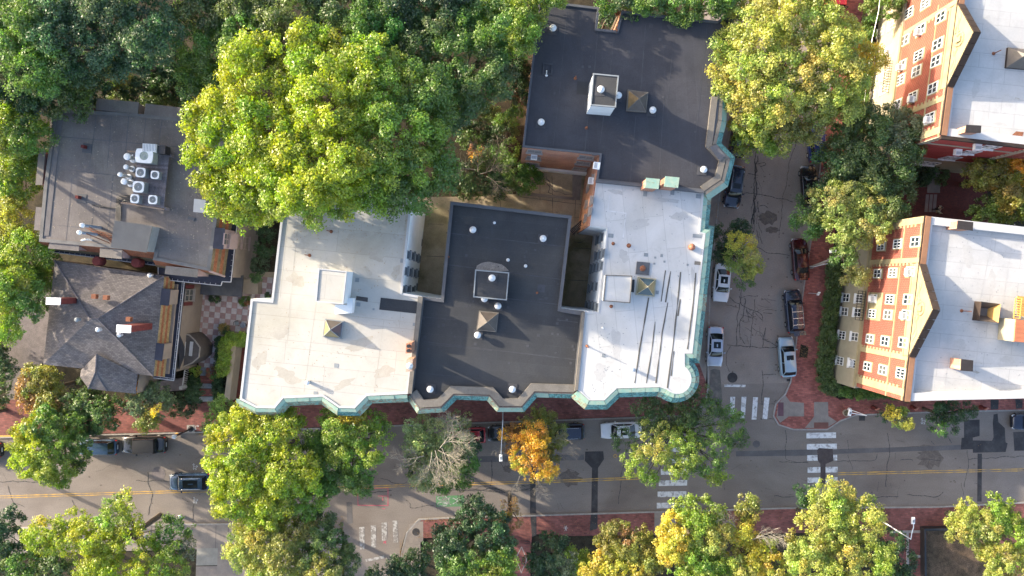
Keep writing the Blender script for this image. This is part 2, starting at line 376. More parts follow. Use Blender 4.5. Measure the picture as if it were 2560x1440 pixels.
m_slate = brick_mat('grey_asphalt_shingles', (0.165, 0.148, 0.142), (0.105, 0.095, 0.094), (0.065, 0.06, 0.06), 'XY', 0.32, 0.16, 0.1, 0.012, 0.3)
m_sh_red = mat('red_slate_course', (0.24, 0.09, 0.045), 0.9, 0.3, 2.5, fine=0.25)
m_sh_tan = mat('tan_slate_course', (0.24, 0.18, 0.09), 0.9, 0.3, 2.5, fine=0.25)
m_sh_green = mat('mossy_slate_course', (0.15, 0.12, 0.07), 0.9, 0.3, 2, fine=0.2)
m_navy = mat('dark_blue_gutter_felt', (0.028, 0.032, 0.05), 0.7, 0.2, 1.5)
m_gutter = mat('pale_gutter_edge', (0.46, 0.45, 0.46), 0.5, 0.1, 2)
m_stucco = mat('beige_stucco_wall', (0.26, 0.21, 0.175), 0.9, 0.12, 0.8)
m_deckwood = mat('grey_roof_deck_boards', (0.17, 0.15, 0.16), 0.9, 0.2, 2.5, rand=0.25, stretch=(1, 0.2, 1), fine=0.2)
m_newwood = mat('orange_deck_board', (0.52, 0.27, 0.07), 0.8, 0.15, 2, rand=0.12)
m_copperroof = mat('salmon_metal_roof', (0.42, 0.15, 0.075), 0.6, 0.1, 1, rand=0.05)
m_tile_a = mat('pink_patio_tile', (0.36, 0.235, 0.225), 0.85, 0.15, 2, rand=0.12)
m_tile_b = mat('grey_patio_tile', (0.50, 0.45, 0.44), 0.85, 0.15, 2, rand=0.1)
m_gstone = mat('blue_grey_step', (0.27, 0.28, 0.3), 0.85, 0.25, 2)
m_tanwall = mat('tan_garden_wall', (0.33, 0.27, 0.205), 0.9, 0.12, 1.2)
m_trunk = mat('tree_bark', (0.10, 0.08, 0.06), 0.95, 0.3, 3)
m_branch = mat('bare_grey_branches', (0.25, 0.225, 0.18), 0.9, 0.2, 3)
m_skyglass = glass_mat('skylight_glass', (0.03, 0.06, 0.085), 0.08)
m_skyglass_y = mat('yellowed_skylight_glass', (0.20, 0.17, 0.08), 0.25, 0.15, 2, spec=0.6)
m_skybrown = mat('brown_skylight_panel', (0.085, 0.07, 0.06), 0.5, 0.2, 1.5, spec=0.5)
m_tyre = mat('tyre_rubber', (0.02, 0.02, 0.02), 0.9, 0.2, 3)
m_rim = mat('alloy_rim', (0.45, 0.46, 0.47), 0.35, 0.05, 3, metallic=0.7)
m_lampred = mat('red_tail_lens', (0.45, 0.02, 0.02), 0.25, 0.05, 3, spec=0.6)
m_lampwh = mat('clear_head_lens', (0.6, 0.62, 0.64), 0.15, 0.05, 3, spec=0.8)
m_plate = mat('number_plate', (0.6, 0.6, 0.58), 0.5, 0.05, 3)
m_soot = mat('sooty_cap', (0.03, 0.026, 0.027), 0.9, 0.2, 2)
m_litter = mat('fallen_leaves', (0.35, 0.14, 0.05), 0.95, 0.4, 4)
# ================================================================ GROUND
def sheet(name, pts, z, m, kind='structure', label=None):
    mm = M(); mm.sheet(PP(pts, z), z); return mm.build(name, m, kind=kind, label=label)
g = M(); g.sheet([(-700, -700), (700, -700), (700, 700), (-700, 700)], 0.0); g.build('ground', m_soil, kind='structure')
# the avenue, the side street and the southern side road (one sheet each, a few millimetres apart)
sheet('avenue_road', [(-400, 1099), (300, 1087), (504, 1082), (1187, 1059), (1542, 1047), (1700, 1041), (1740, 1030), (1765, 1000), (1773, 960), (1979, 955), (1966, 985), (1942, 1010), (1936, 1040), (1948, 1061), (1984, 1072), (2068, 1072), (2101, 1050), (2140, 1036), (2340, 1028), (3000, 1015), (3000, 1243), (2560, 1256), (2340, 1267), (1960, 1270), (1640, 1279), (1310, 1289), (1110, 1295), (1045, 1298), (1015, 1330), (1000, 1380), (1000, 1500), (860, 1500), (860, 1330), (800, 1303), (593, 1309), (379, 1311), (-400, 1330)], 0.02, m_asphalt)
sheet('side_street', [(1773, 962), (1770, 900), (1778, 700), (1800, 500), (1832, 300), (1862, -200), (2135, -200), (2105, 0), (2065, 320), (2030, 600), (2012, 717), (1979, 957)], 0.024, m_asph2)
# pavements: raised slabs with a granite kerb of their own
def pavement(name, pts, m, z=0.14):
    mm = M(); mm.prism(PP(pts, z), 0.0, z); return mm.build(name, m, kind='structure')
pavement('brick_sidewalk', [(-400, 990), (0, 1000), (480, 1000), (500, 1010), (560, 985), (600, 990), (1700, 950), (1712, 930), (1745, 900), (1768, 965), (1762, 1000), (1738, 1027), (1700, 1037), (1542, 1043), (1187, 1055), (504, 1078), (300, 1083), (-400, 1095)], m_brickwalk)
pavement('brick_sidewalk', [(2072, -200), (2105, 0), (2065, 320), (2030, 600), (2012, 717), (1979, 955), (1966, 985), (1942, 1010), (1936, 1040), (1948, 1061), (1984, 1072), (2068, 1072), (2101, 1050), (2140, 1036), (2340, 1028), (3000, 1015), (3000, 960), (2300, 960), (2100, 1000), (2062, 975), (2045, 939), (2058, 800), (2073, 689), (2110, 420), (2135, 259), (2166, 0), (2190, -200)][1:], m_brickwalk2)
pavement('west_sidewalk', [(1765, 960), (1768, 900), (1774, 700), (1796, 500), (1828, 300), (1858, -200), (1800, -200), (1700, 300), (1700, 900)], m_conc, 0.13)
pavement('brick_sidewalk', [(1052, 1300), (1110, 1297), (1310, 1291), (1640, 1281), (1960, 1272), (2340, 1269), (2560, 1258), (3000, 1245), (3000, 1500), (2310, 1500), (2200, 1330), (1420, 1340), (1330, 1335), (1320, 1500), (1290, 1500), (1290, 1345), (1052, 1345)], m_brickwalk)
pavement('concrete_sidewalk', [(-400, 1334), (379, 1313), (593, 1311), (800, 1305), (850, 1330), (852, 1500), (540, 1500), (544, 1372), (-400, 1395)], m_conc)
pavement('east_corner_kerb', [(1015, 1332), (1048, 1301), (1051, 1301), (1051, 1500), (1003, 1500), (1003, 1385)], m_conc)
# kerbs
def kerb(pts, m=m_granite, w=0.16):
    mm = M(); pl = [P(x, y, 0.15) for x, y in pts]
    l = offset_line(pl, w / 2); r_ = offset_line(pl, -w / 2)
    mm.prism(l + r_[::-1], 0.0, 0.152)
    return mm.build('granite_kerb', m, kind='structure')
kerb([(-400, 1098), (0, 1094), (300, 1086), (504, 1081), (1187, 1058), (1542, 1046), (1700, 1040), (1740, 1030), (1765, 1002), (1771, 962), (1770, 900), (1776, 700), (1798, 500), (1830, 300), (1860, -200)])
kerb([(2120, -160), (2103, 0), (2063, 320), (2028, 600), (2010, 717), (1977, 955), (1964, 985), (1940, 1010), (1934, 1040), (1947, 1062), (1984, 1074), (2068, 1074), (2102, 1052), (2140, 1038), (2340, 1030), (3000, 1017)])
kerb([(1003, 1500), (1003, 1385), (1017, 1332), (1047, 1299), (1110, 1296), (1310, 1290), (1640, 1280), (1960, 1271), (2340, 1268), (2560, 1257), (3000, 1244)])
kerb([(-400, 1332), (379, 1312), (593, 1310), (800, 1304), (852, 1332), (853, 1500)])
kerb([(-30, 1091), (70, 1089)], m_yellow_paint, 0.2).location.z += 0.006
# concrete ramps at the corner of the two streets
def slab(name, pts, m, z=0.146, kind='structure'):
    return sheet(name, pts, z, m, kind)
slab('ramp_concrete', [(1963, 987), (1975, 1004), (2010, 1007), (2010, 1041), (1972, 1041), (1950, 1057), (1941, 1042), (1946, 1010)], m_conc)
slab('ramp_concrete', [(2035, 1005), (2070, 1005), (2071, 1040), (2092, 1054), (2066, 1070), (2012, 1070), (2035, 1042)], m_conc)
slab('tactile_pad', [(1945, 1006), (1959, 1006), (1959, 1040), (1945, 1040)], mat('plum_tactile_paving', (0.13, 0.07, 0.085), 0.9), 0.150)
slab('tactile_pad', [(2035, 1056), (2071, 1056), (2071, 1070), (2035, 1070)], mat('brown_tactile_paving', (0.16, 0.075, 0.06), 0.9), 0.150)
slab('ramp_concrete', [(1636, 1281), (1660, 1280), (1690, 1300), (1690, 1335), (1636, 1338)], m_conc)
slab('tactile_pad', [(1659, 1283), (1682, 1282), (1682, 1295), (1659, 1296)], mat('tan_tactile_paving', (0.2, 0.12, 0.09), 0.9), 0.150)
slab('ramp_concrete', [(1022, 1310), (1058, 1303), (1058, 1355), (1022, 1358)], m_conc, 0.1465)
slab('tree_pit', [(2002, 860), (2022, 868), (2018, 895), (1998, 893)], m_soil, 0.148)
# joints of the concrete pavement
for x in (345, 379, 540, 571, 605):
    mm = M(); mm.ribbon(PP([(x, 1313), (x - 1, 1370)], 0.15), 0.04, 0.149); mm.build('pavement_joint', m_tar, kind='structure')
slab('driveway_slab', [(492, 1371), (545, 1370), (543, 1413), (490, 1414)], mat('grey_driveway_slab', (0.25, 0.24, 0.215), 0.9), 0.147)
slab('driveway_slab', [(490, 1416), (543, 1415), (541, 1500), (488, 1500)], m_conc, 0.147)
# ---- road surface marks
def marks(name, parts, m, z, label=None):
    """one marking: a parent mesh per kind with each stripe as a child"""
    pts = [p for q in parts for p in q]
    cx = sum(p[0] for p in pts) / len(pts); cy = sum(p[1] for p in pts) / len(pts)
    r_ = root(name, None, None, P(cx, cy, z)); r_['kind'] = 'structure'
    for q in parts:
        mm = M(); mm.sheet(PP(q, z), z); mm.build('stripe', m, r_)
    return r_
def rect(x0, y0, x1, y1, sk=0): return [(x0, y0), (x1, y0 - 1), (x1 + sk, y1 - 1), (x0 + sk, y1)]
marks('crosswalk', [rect(1667, 1092, 1726, 1104), rect(1661, 1118, 1724, 1130, 0), rect(1655, 1145, 1722, 1158, -1), rect(1652, 1173, 1719, 1187, 0), rect(1647, 1201, 1718, 1215), rect(1644, 1229, 1716, 1243), rect(1642, 1257, 1713, 1271)], m_white_paint, 0.034)
marks('crosswalk', [rect(2016, 1082, 2090, 1096), rect(2017, 1110, 2092, 1124), rect(2018, 1138, 2093, 1152), rect(2019, 1168, 2094, 1182), rect(2019, 1194, 2094, 1207)], m_white_paint, 0.034)
marks('crosswalk', [[(1826, 992), (1838, 992), (1836, 1035), (1824, 1035)], [(1854, 992), (1866, 992), (1862, 1048), (1851, 1046)], [(1883, 993), (1895, 993), (1891, 1049), (1879, 1049)], [(1911, 994), (1924, 994), (1918, 1048), (1906, 1048)]], m_white_paint, 0.034)
marks('crosswalk', [[(898, 1318), (911, 1317), (911, 1373), (900, 1374)], [(927, 1314), (940, 1313), (940, 1368), (928, 1369)], [(954, 1307), (967, 1306), (968, 1351), (955, 1352)], [(981, 1302), (993, 1301), (995, 1356), (984, 1357)]], m_white_worn, 0.034)
marks('stop_line', [[(1811, 961), (1864, 962), (1864, 968), (1811, 967)]], m_white_paint, 0.034)
marks('stop_line', [[(913, 1398), (960, 1389), (961, 1396), (915, 1404)]], m_white_worn, 0.034)
for pts in ([(-100, 1243), (425, 1227), (900, 1216), (1077, 1209), (1330, 1203), (1640, 1191)], [(-100, 1248), (425, 1232), (900, 1221), (1077, 1214), (1330, 1208), (1640, 1196)],
            [(2095, 1182), (2280, 1178), (2700, 1169)], [(2095, 1187), (2280, 1183), (2700, 1174)]):
    mm = M(); mm.ribbon(PP(pts, 0.03), 0.1, 0.034, jit=0.012, step=0.6); mm.build('yellow_centre_line', m_yellow_paint, kind='structure')
# fresh patches and the long trench
sheet('road_patch', [(1463, 1129), (1508, 1128), (1510, 1148), (1495, 1170), (1494, 1281), (1478, 1282), (1480, 1170), (1462, 1152)], 0.028, m_patch)
slab('sidewalk_patch', [(1477, 1285), (1494, 1284), (1493, 1322), (1474, 1327)], m_patch, 0.149)
sheet('road_patch', [(1326, 1165), (1338, 1165), (1340, 1283), (1325, 1284)], 0.028, m_patch)
slab('sidewalk_patch', [(1326, 1292), (1341, 1291), (1341, 1338), (1330, 1343)], m_patch, 0.149)
sheet('road_patch', [(2043, 1124), (2048, 1120), (2082, 1122), (2084, 1152), (2064, 1160), (2064, 1215), (2051, 1215), (2051, 1160), (2044, 1150)], 0.036, mat('brown_asphalt_patch', (0.075, 0.06, 0.058), 0.9, 0.25, 2))
sheet('road_trench', [(1840, 1128), (2044, 1123), (2044, 1139), (1840, 1141)], 0.028, m_patch2)
sheet('road_trench', [(2083, 1123), (2340, 1115), (2405, 1112), (2405, 1124), (2083, 1135)], 0.028, m_patch2)
sheet('road_trench', [(1180, 1141), (1460, 1136), (1460, 1150), (1180, 1156)], 0.028, m_patch2)
sheet('road_patch', [(2404, 1095), (2410, 1094), (2410, 1051), (2449, 1049), (2449, 1090), (2432, 1094), (2432, 1101), (2480, 1102), (2484, 1093), (2482, 1058), (2484, 1036), (2494, 1034), (2496, 1055), (2512, 1070), (2514, 1106), (2519, 1108), (2517, 1118), (2514, 1130), (2432, 1132), (2432, 1123), (2402, 1124)], 0.029, m_patch)
sheet('road_patch', [(2533, 1080), (2700, 1076), (2700, 1124), (2536, 1127)], 0.029, m_patch)
sheet('road_patch', [(2444, 1134), (2455, 1134), (2454, 1254), (2443, 1254)], 0.029, m_patch)
slab('sidewalk_patch', [(2476, 999), (2497, 999), (2496, 1023), (2477, 1024)], m_patch, 0.149)
slab('sidewalk_patch', [(2538, 998), (2557, 998), (2556, 1021), (2540, 1022)], m_patch, 0.149)
sheet('worn_turning_mark', [(866, 1255), (880, 1256), (882, 1308), (868, 1310)], 0.029, m_patch2)
sheet('gutter_wear', [(1776, 925), (1786, 922), (1800, 925), (1806, 1000), (1796, 1030), (1780, 1025), (1774, 960)], 0.029, mat('wet_gutter_stain', (0.13, 0.12, 0.11), 0.85, 0.3, 1.5, big=(0.18, 0.16, 0.14), bigscale=1.2))
m_stain = mat('oil_darkened_asphalt', (0.13, 0.108, 0.093), 0.85, 0.3, 2.0, fine=.2)
rs = random.Random(12); mm = M()
for k in range(260):
    if rs.random() < .6: x, y = rs.uniform(0, 2560), rs.uniform(1085, 1262)
    else: x, y = rs.uniform(1800, 2010), rs.uniform(330, 960)
    c = P(x, y, .03); r0_ = rs.uniform(.03, .13); n_ = 7
    mm.add([(c.x + math.cos(t * 6.283 / n_) * r0_ * rs.uniform(.6, 1.3), c.y + math.sin(t * 6.283 / n_) * r0_ * rs.uniform(.5, 1.2), .0345) for t in range(n_)], [tuple(range(n_))])
mm.build('gum_and_oil_spots', m_stain, kind='stuff')
def blotch(x, y, rx, ry, m, z):
    mm = M(); n_ = 22; ph_ = rs.uniform(0, 6)
    mm.add([tuple(P(x + math.cos(t * 6.283 / n_) * rx * (1 + .22 * math.sin(3 * t + ph_) + rs.uniform(-.12, .12)), y - math.sin(t * 6.283 / n_) * ry * (1 + .2 * math.sin(2 * t + ph_) + rs.uniform(-.12, .12)), z)) for t in range(n_)], [tuple(range(n_))])
    mm.build('road_stain', m, kind='structure')
for q in [(1425, 1195, 26, 20), (2325, 1145, 30, 26), (1920, 545, 22, 16), (1930, 575, 16, 8), (2320, 1120, 60, 7), (1270, 1172, 12, 9)]: blotch(*q, m_stain, .0275)
# manholes, drains
def manhole(px, py, r, z=0.03, m=None):
    mm = M(); mm.lathe(P(px, py, z), [(r, 0), (r, 0.004), (r * 0.86, 0.004), (r * 0.84, 0.0015)], 20)
    return mm.build('manhole_cover', m or m_patch2, kind='structure')
manhole(1831, 944, 0.6, m=m_patch); manhole(1891, 1110, 0.42); manhole(396, 1184, 0.8, m=mat('round_pinkish_patch', (0.17, 0.145, 0.14), 0.9))
mm = M(); mm.lathe(P(1040, 1330, 0.15), [(0.45, 0), (0.45, 0.004)], 18); mm.build('manhole_cover', m_patch, kind='structure')
def drain(px, py, w=0.7, h=0.55):
    c = P(px, py, 0.03); r_ = root('storm_drain', None, None, c); r_['kind'] = 'structure'
    mm = M(); mm.box((c.x, c.y, 0.032), (w, h, 0.008)); mm.build('drain_recess', m_black, r_)
    mm = M()
    for i in range(5): mm.box((c.x - w / 2 + w * (i + .5) / 5, c.y, 0.04), (0.05, h, 0.012))
    for i in range(4): mm.box((c.x, c.y - h / 2 + h * (i + .5) / 4, 0.041), (w, 0.04, 0.012))
    mm.build('grate', m_tar, r_)
drain(1757, 915); drain(2155, 1046); drain(1972, 950, 0.5, 0.3)
# sealed cracks
CR = [
 [(1896, 300), (1890, 400), (1886, 470), (1884, 560), (1876, 620), (1862, 690), (1853, 740), (1845, 790), (1840, 862)],
 [(1998, 330), (1981, 380), (1968, 440), (1962, 480), (1955, 530), (1948, 588)],
 [(1852, 484), (1875, 484), (1898, 487), (1930, 488), (1960, 498), (1985, 508)],
 [(1870, 434), (1893, 436)], [(1893, 410), (1912, 408), (1916, 414), (1903, 420)],
 [(1893, 505), (1897, 520), (1895, 540), (1890, 560)], [(1898, 515), (1910, 514), (1918, 520)],
 [(1890, 615), (1915, 630), (1945, 632), (1975, 640)],
 [(1848, 740), (1852, 762), (1868, 770), (1880, 775), (1898, 782), (1908, 790), (1907, 800)],
 [(1850, 760), (1838, 755), (1822, 745)], [(1852, 745), (1870, 738), (1890, 740)], [(1846, 770), (1830, 764), (1815, 762)],
 [(1852, 800), (1862, 808), (1875, 806)], [(1884, 775), (1884, 800), (1880, 815), (1892, 825), (1905, 832), (1910, 850)],
 [(1900, 778), (1920, 772), (1940, 775)], [(1862, 745), (1864, 770), (1858, 790), (1850, 800), (1845, 830), (1852, 850)],
 [(1870, 790), (1884, 795)], [(1880, 815), (1878, 840), (1874, 870)], [(1887, 748), (1886, 770), (1878, 790)],
 [(1818, 862), (1845, 864), (1880, 866), (1910, 868), (1945, 870)], [(1906, 868), (1908, 850), (1916, 817), (1914, 850), (1930, 855), (1945, 866)],
 [(1826, 865), (1818, 880), (1815, 910), (1822, 930)], [(1905, 925), (1906, 935), (1905, 985), (1903, 1010)], [(1906, 938), (1940, 936)], [(1895, 1010), (1938, 1011)], [(1900, 1047), (1936, 1045)],
 [(1963, 1075), (1964, 1150), (1990, 1156), (2020, 1157)], [(1948, 1154), (2020, 1157)],
 [(2092, 1154), (2128, 1150), (2190, 1151), (2193, 1137)], [(2118, 1100), (2120, 1125)], [(2119, 1137), (2130, 1160), (2132, 1175)],
 [(2218, 1082), (2226, 1110), (2226, 1140), (2215, 1190), (2213, 1215)], [(2250, 1150), (2285, 1150)], [(2302, 1149), (2352, 1149)],
 [(2180, 1242), (2245, 1240)], [(2268, 1237), (2310, 1240), (2345, 1241), (2360, 1230)], [(2418, 1125), (2420, 1150), (2418, 1190), (2413, 1217)], [(2420, 1148), (2470, 1145), (2560, 1142)],
 [(2370, 1090), (2380, 1110)], [(2328, 1103), (2334, 1112)], [(1935, 1240), (1950, 1241), (1985, 1242)], [(1560, 1150), (1552, 1200), (1548, 1262)],
 [(1050, 1190), (1100, 1213), (1150, 1222), (1200, 1226), (1260, 1228), (1330, 1222)], [(1100, 1222), (1160, 1224), (1230, 1221), (1290, 1226)], [(1130, 1218), (1210, 1215), (1245, 1222)],
 [(1228, 1150), (1230, 1190), (1226, 1215)], [(950, 1195), (1000, 1215), (1030, 1200)], [(900, 1235), (930, 1230), (965, 1228), (980, 1225)], [(1015, 1250), (1030, 1260), (1028, 1270), (1085, 1266)],
 [(20, 1215), (35, 1260), (60, 1270)], [(180, 1250), (188, 1270)], [(370, 1180), (372, 1205), (382, 1240), (370, 1285)], [(340, 1202), (425, 1201)], [(485, 1260), (482, 1300)], [(455, 1245), (475, 1255)],
 [(1250, 1155), (1260, 1170)], [(1940, 1000), (1935, 1004)], [(0, 1204), (120, 1206)], [(1805, 1190), (1810, 1225)], [(1180, 1290), (1260, 1288)],
]
mm = M()
def wander(line, z, amp=.16, step=.32):
    pts = PP(line, z); q = [pts[0]]
    off = Vector((0, 0, 0))
    for p_, r_ in zip(pts, pts[1:]):
        k = max(1, int((r_ - p_).length / step))
        for i in range(1, k + 1):
            off = off * .7 + Vector((random.uniform(-amp, amp), random.uniform(-amp, amp), 0)) * .6
            q.append(p_.lerp(r_, i / k) + off)
    for _ in range(2):
        q = [q[0]] + [v for i in range(len(q) - 1) for v in (q[i].lerp(q[i + 1], .25), q[i].lerp(q[i + 1], .75))] + [q[-1]]
    return q
for c in CR:
    mm.ribbon(wander(c, 0.03), random.uniform(.05, .10), 0.0315 + random.random() * 0.0015, jit=0.01)
# the tangle of sealed cracks in the middle of the side street
rc = random.Random(4)
for k in range(26):
    x, y = rc.uniform(1850, 1915), rc.uniform(745, 862); an = rc.choice([0, 1.57, .8, 2.3]) + rc.uniform(-.3, .3); L_ = rc.uniform(10, 34)
    mm.ribbon(wander([(x, y), (x + math.cos(an) * L_, y + math.sin(an) * L_)], .03, .3), rc.uniform(.03, .07), 0.0335, jit=0.008)
for k in range(16):
    x, y = rc.uniform(1880, 1900), rc.uniform(395, 600)
    mm.ribbon(wander([(x, y), (x + rc.uniform(-10, 12), y + rc.uniform(15, 45))], .03, .25), rc.uniform(.03, .06), 0.0336, jit=0.008)
for k in range(22):
    x, y = rc.uniform(1050, 1330), rc.uniform(1208, 1230)
    mm.ribbon(wander([(x, y), (x + rc.uniform(25, 60), y + rc.uniform(-6, 6))], .03, .25), rc.uniform(.03, .06), 0.0336, jit=0.008)
for k in range(60):
    x, y = rc.uniform(0, 2560), rc.uniform(1085, 1265)
    if 1500 < x < 1640: continue
    an = rc.choice([0, 1.57]) + rc.uniform(-.5, .5); L_ = rc.uniform(8, 40)
    mm.ribbon(wander([(x, y), (x + math.cos(an) * L_, y + math.sin(an) * L_)], .03, .15), rc.uniform(.02, .045), 0.0337, jit=0.004)
for i in range(2):
    mm.ribbon(PP([(1894 - i * 4, 390), (1886 + i * 5, 470), (1884 - i * 5, 560)], 0.03), 0.14, 0.0335, jit=0.18, step=0.5)
mm.build('sealed_cracks', m_tar, kind='stuff')
# utility marks
def spray(name, lines, m, z=0.031, w=0.05, label=None):
    mm = M()
    for l in lines: mm.ribbon(PP(l, z), w, z + 0.002)
    return mm.build(name, m, kind='structure')
m_spray = mat('white_spray_paint', (0.55, 0.55, 0.54), 0.9, 0.3, 6)
def arrow_mark(x, y, z, dn=True):
    spray('survey_mark', [[(x, y), (x, y + 15)], [(x - 3, y + 11), (x, y + 15), (x + 3, y + 11)], [(x - 3, y + 4), (x, y), (x + 3, y + 4)], [(x, y + 7), (x + 10, y + 7)], [(x + 7, y + 4), (x + 10, y + 7), (x + 7, y + 10)]], m_spray, z)
    spray('survey_mark', [[(x + 4, y + 16), (x + 7, y + 14), (x + 4, y + 12), (x + 7, y + 10)]], m_spray, z)
spray('survey_mark', [[(489, 1075), (489, 1065), (497, 1065)], [(487, 1072), (489, 1075), (491, 1072)], [(494, 1063), (497, 1065), (494, 1067)]], m_spray, 0.15)
arrow_mark(484, 1159, 0.031); arrow_mark(485, 1243, 0.031); arrow_mark(2305, 1045, 0.031)
spray('survey_mark', [[(1409, 1320), (1420, 1320)], [(1412, 1314), (1417, 1327)], [(1417, 1314), (1412, 1327)]], m_spray, 0.15)
spray('pink_utility_mark', [[(894, 1222), (895, 1263), (970, 1264), (970, 1220), (894, 1222)], [(945, 1240), (970, 1240)], [(957, 1240), (957, 1252)], [(955, 1272), (963, 1272)], [(958, 1358), (966, 1352)], [(959, 1352), (965, 1359)]], m_pink, w=0.07)
spray('yellow_utility_mark', [[(1540, 1141), (1552, 1141)]], m_yellow_paint); mm = M(); mm.ribbon(PP([(1538 + 4 * math.cos(t * .7), 1140 + 4 * math.sin(t * .7)) for t in range(10)], 0.03), 0.06, 0.033); mm.build('yellow_utility_mark', m_yellow_paint, kind='structure')
# green patch with the white bicycle
gp = root('bike_lane_patch', None, None, P(1125, 1253, 0.03)); gp['kind'] = 'structure'
mm = M(); mm.sheet(PP([(1090, 1240), (1160, 1238), (1160, 1266), (1091, 1267)], 0.029), 0.029); mm.build('green_field', m_green_paint, gp)
mm = M()
for cy_ in (1245.5, 1260):
    mm.ribbon(PP([(1106 + 12 * math.cos(t * math.pi / 8), cy_ + 5 * math.sin(t * math.pi / 8)) for t in range(17)], 0.03), 0.1, 0.033)
for l in ([(1106, 1245), (1122, 1248), (1122, 1258), (1106, 1260)], [(1106, 1245), (1122, 1258)], [(1118, 1248), (1126, 1243)], [(1120, 1258), (1128, 1262)], [(1132, 1245), (1145, 1252), (1132, 1260)], [(1142, 1245), (1155, 1252), (1142, 1260)]):
    mm.ribbon(PP(l, 0.03), 0.1, 0.0335)
mm.build('bicycle_symbol', m_white_worn, gp)
# diamond set in the brick garden path
slab('brick_path', [(1285, 1362), (1327, 1358), (1325, 1500), (1281, 1500)], m_brickwalk, 0.145)
spray('path_diamond', [[(1304, 1367), (1290, 1395), (1303, 1432), (1317, 1400), (1304, 1367)]], m_granite, 0.147, 0.09)
# courtyards behind the apartment blocks
pavement('courtyard', [(1040, 492), (1180, 492), (1300, 484), (1310, 400), (1500, 400), (1500, 850), (1420, 850), (1400, 760), (1060, 760), (1020, 760)], m_court, 1.2)
mm = M()
for l in ([(1380, 440), (1382, 545)], [(1300, 492), (1460, 512)], [(1300, 540), (1480, 545)], [(1440, 440), (1436, 590)], [(1430, 620), (1475, 622)], [(1070, 560), (1110, 562)], [(1065, 640), (1110, 642)], [(1425, 700), (1470, 702)], [(1350, 430), (1350, 500)], [(1250, 500), (1252, 520)]):
    mm.ribbon(PP(l, 1.2), 0.05, 1.206, jit=0.02, step=0.8)
mm.ribbon(PP([(1330, 455), (1350, 462), (1368, 458), (1385, 478), (1420, 486), (1440, 490)], 1.2), 0.06, 1.207, jit=0.1, step=0.3)
mm.ribbon(PP([(1365, 440), (1375, 460), (1370, 480), (1390, 490)], 1.2), 0.06, 1.207, jit=0.1, step=0.3)
mm.ribbon(PP([(1436, 604), (1450, 606), (1458, 604)], 1.2), 0.08, 1.207, jit=0.1, step=0.3)
mm.build('courtyard_joints', m_tar, kind='structure')
mm = M(); mm.prism(PP([(1290, 478), (1440, 494), (1440, 500), (1290, 486)], 1.4), 1.2, 1.4); mm.build('courtyard_kerb', m_conc, kind='structure')
mm = M(); mm.prism(PP([(1431, 430), (1455, 430), (1450, 500), (1431, 500)], 1.25), 1.2, 1.25); mm.build('courtyard_path', m_conc, kind='structure')
# garden ground between the eastern buildings, alley and drive
slab('brick_court', [(2240, 415), (2460, 425), (2480, 560), (2240, 560)], m_alley, 0.12)
slab('granite_walk', [(2318, 410), (2350, 412), (2350, 482), (2318, 482)], m_conc, 0.128)
for k in range(3):
    slab('walk_plank', [(2315 - k * 0 + k * 10, 486), (2323 + k * 10, 486), (2319 + k * 10, 530), (2311 + k * 10, 530)], mat('pinkish_walk_slab', (0.26, 0.2, 0.18), 0.9) if k == 0 else bpy.data.materials['pinkish_walk_slab'], 0.134)
sheet('gravel_drive', [(10, 870), (60, 700), (150, 700), (110, 900), (60, 1010), (20, 1040)], 0.03, mat('dark_drive_gravel', (0.15, 0.13, 0.125), 0.95, 0.25, 1.5, fine=0.2))
slab('brick_alley', [(590, 860), (640, 860), (610, 1010), (560, 1030), (540, 1020), (575, 985)], m_alley, 0.16)
# grass-less yard and border wall bottom right
slab('yard_soil', [(2316, 1325), (2480, 1325), (2480, 1500), (2316, 1500)], mat('brown_yard_soil', (0.12, 0.08, 0.05), 1, 0.5, 1.5, fine=0.4, big=(0.07, 0.05, 0.03), bigscale=0.6), 0.148)
for q in ([(2225, 1327), (2310, 1326), (2310, 1332), (2225, 1333)], [(2266, 1333), (2272, 1333), (2274, 1500), (2267, 1500)], [(2303, 1333), (2310, 1333), (2312, 1500), (2304, 1500)], [(2268, 1388), (2304, 1388), (2304, 1394), (2268, 1394)]):
    mm = M(); mm.prism(PP(q, 0.2), 0.1, 0.2); mm.build('granite_edging', m_granite, kind='structure')
mm = M(); mm.prism(PP([(2311, 1322), (2480, 1319), (2480, 1324), (2315, 1327), (2318, 1500), (2313, 1500)], 1.0), 0.1, 1.0); mm.build('yard_fence', m_black, label='low dark fence round the bare brown yard', cat='fence')
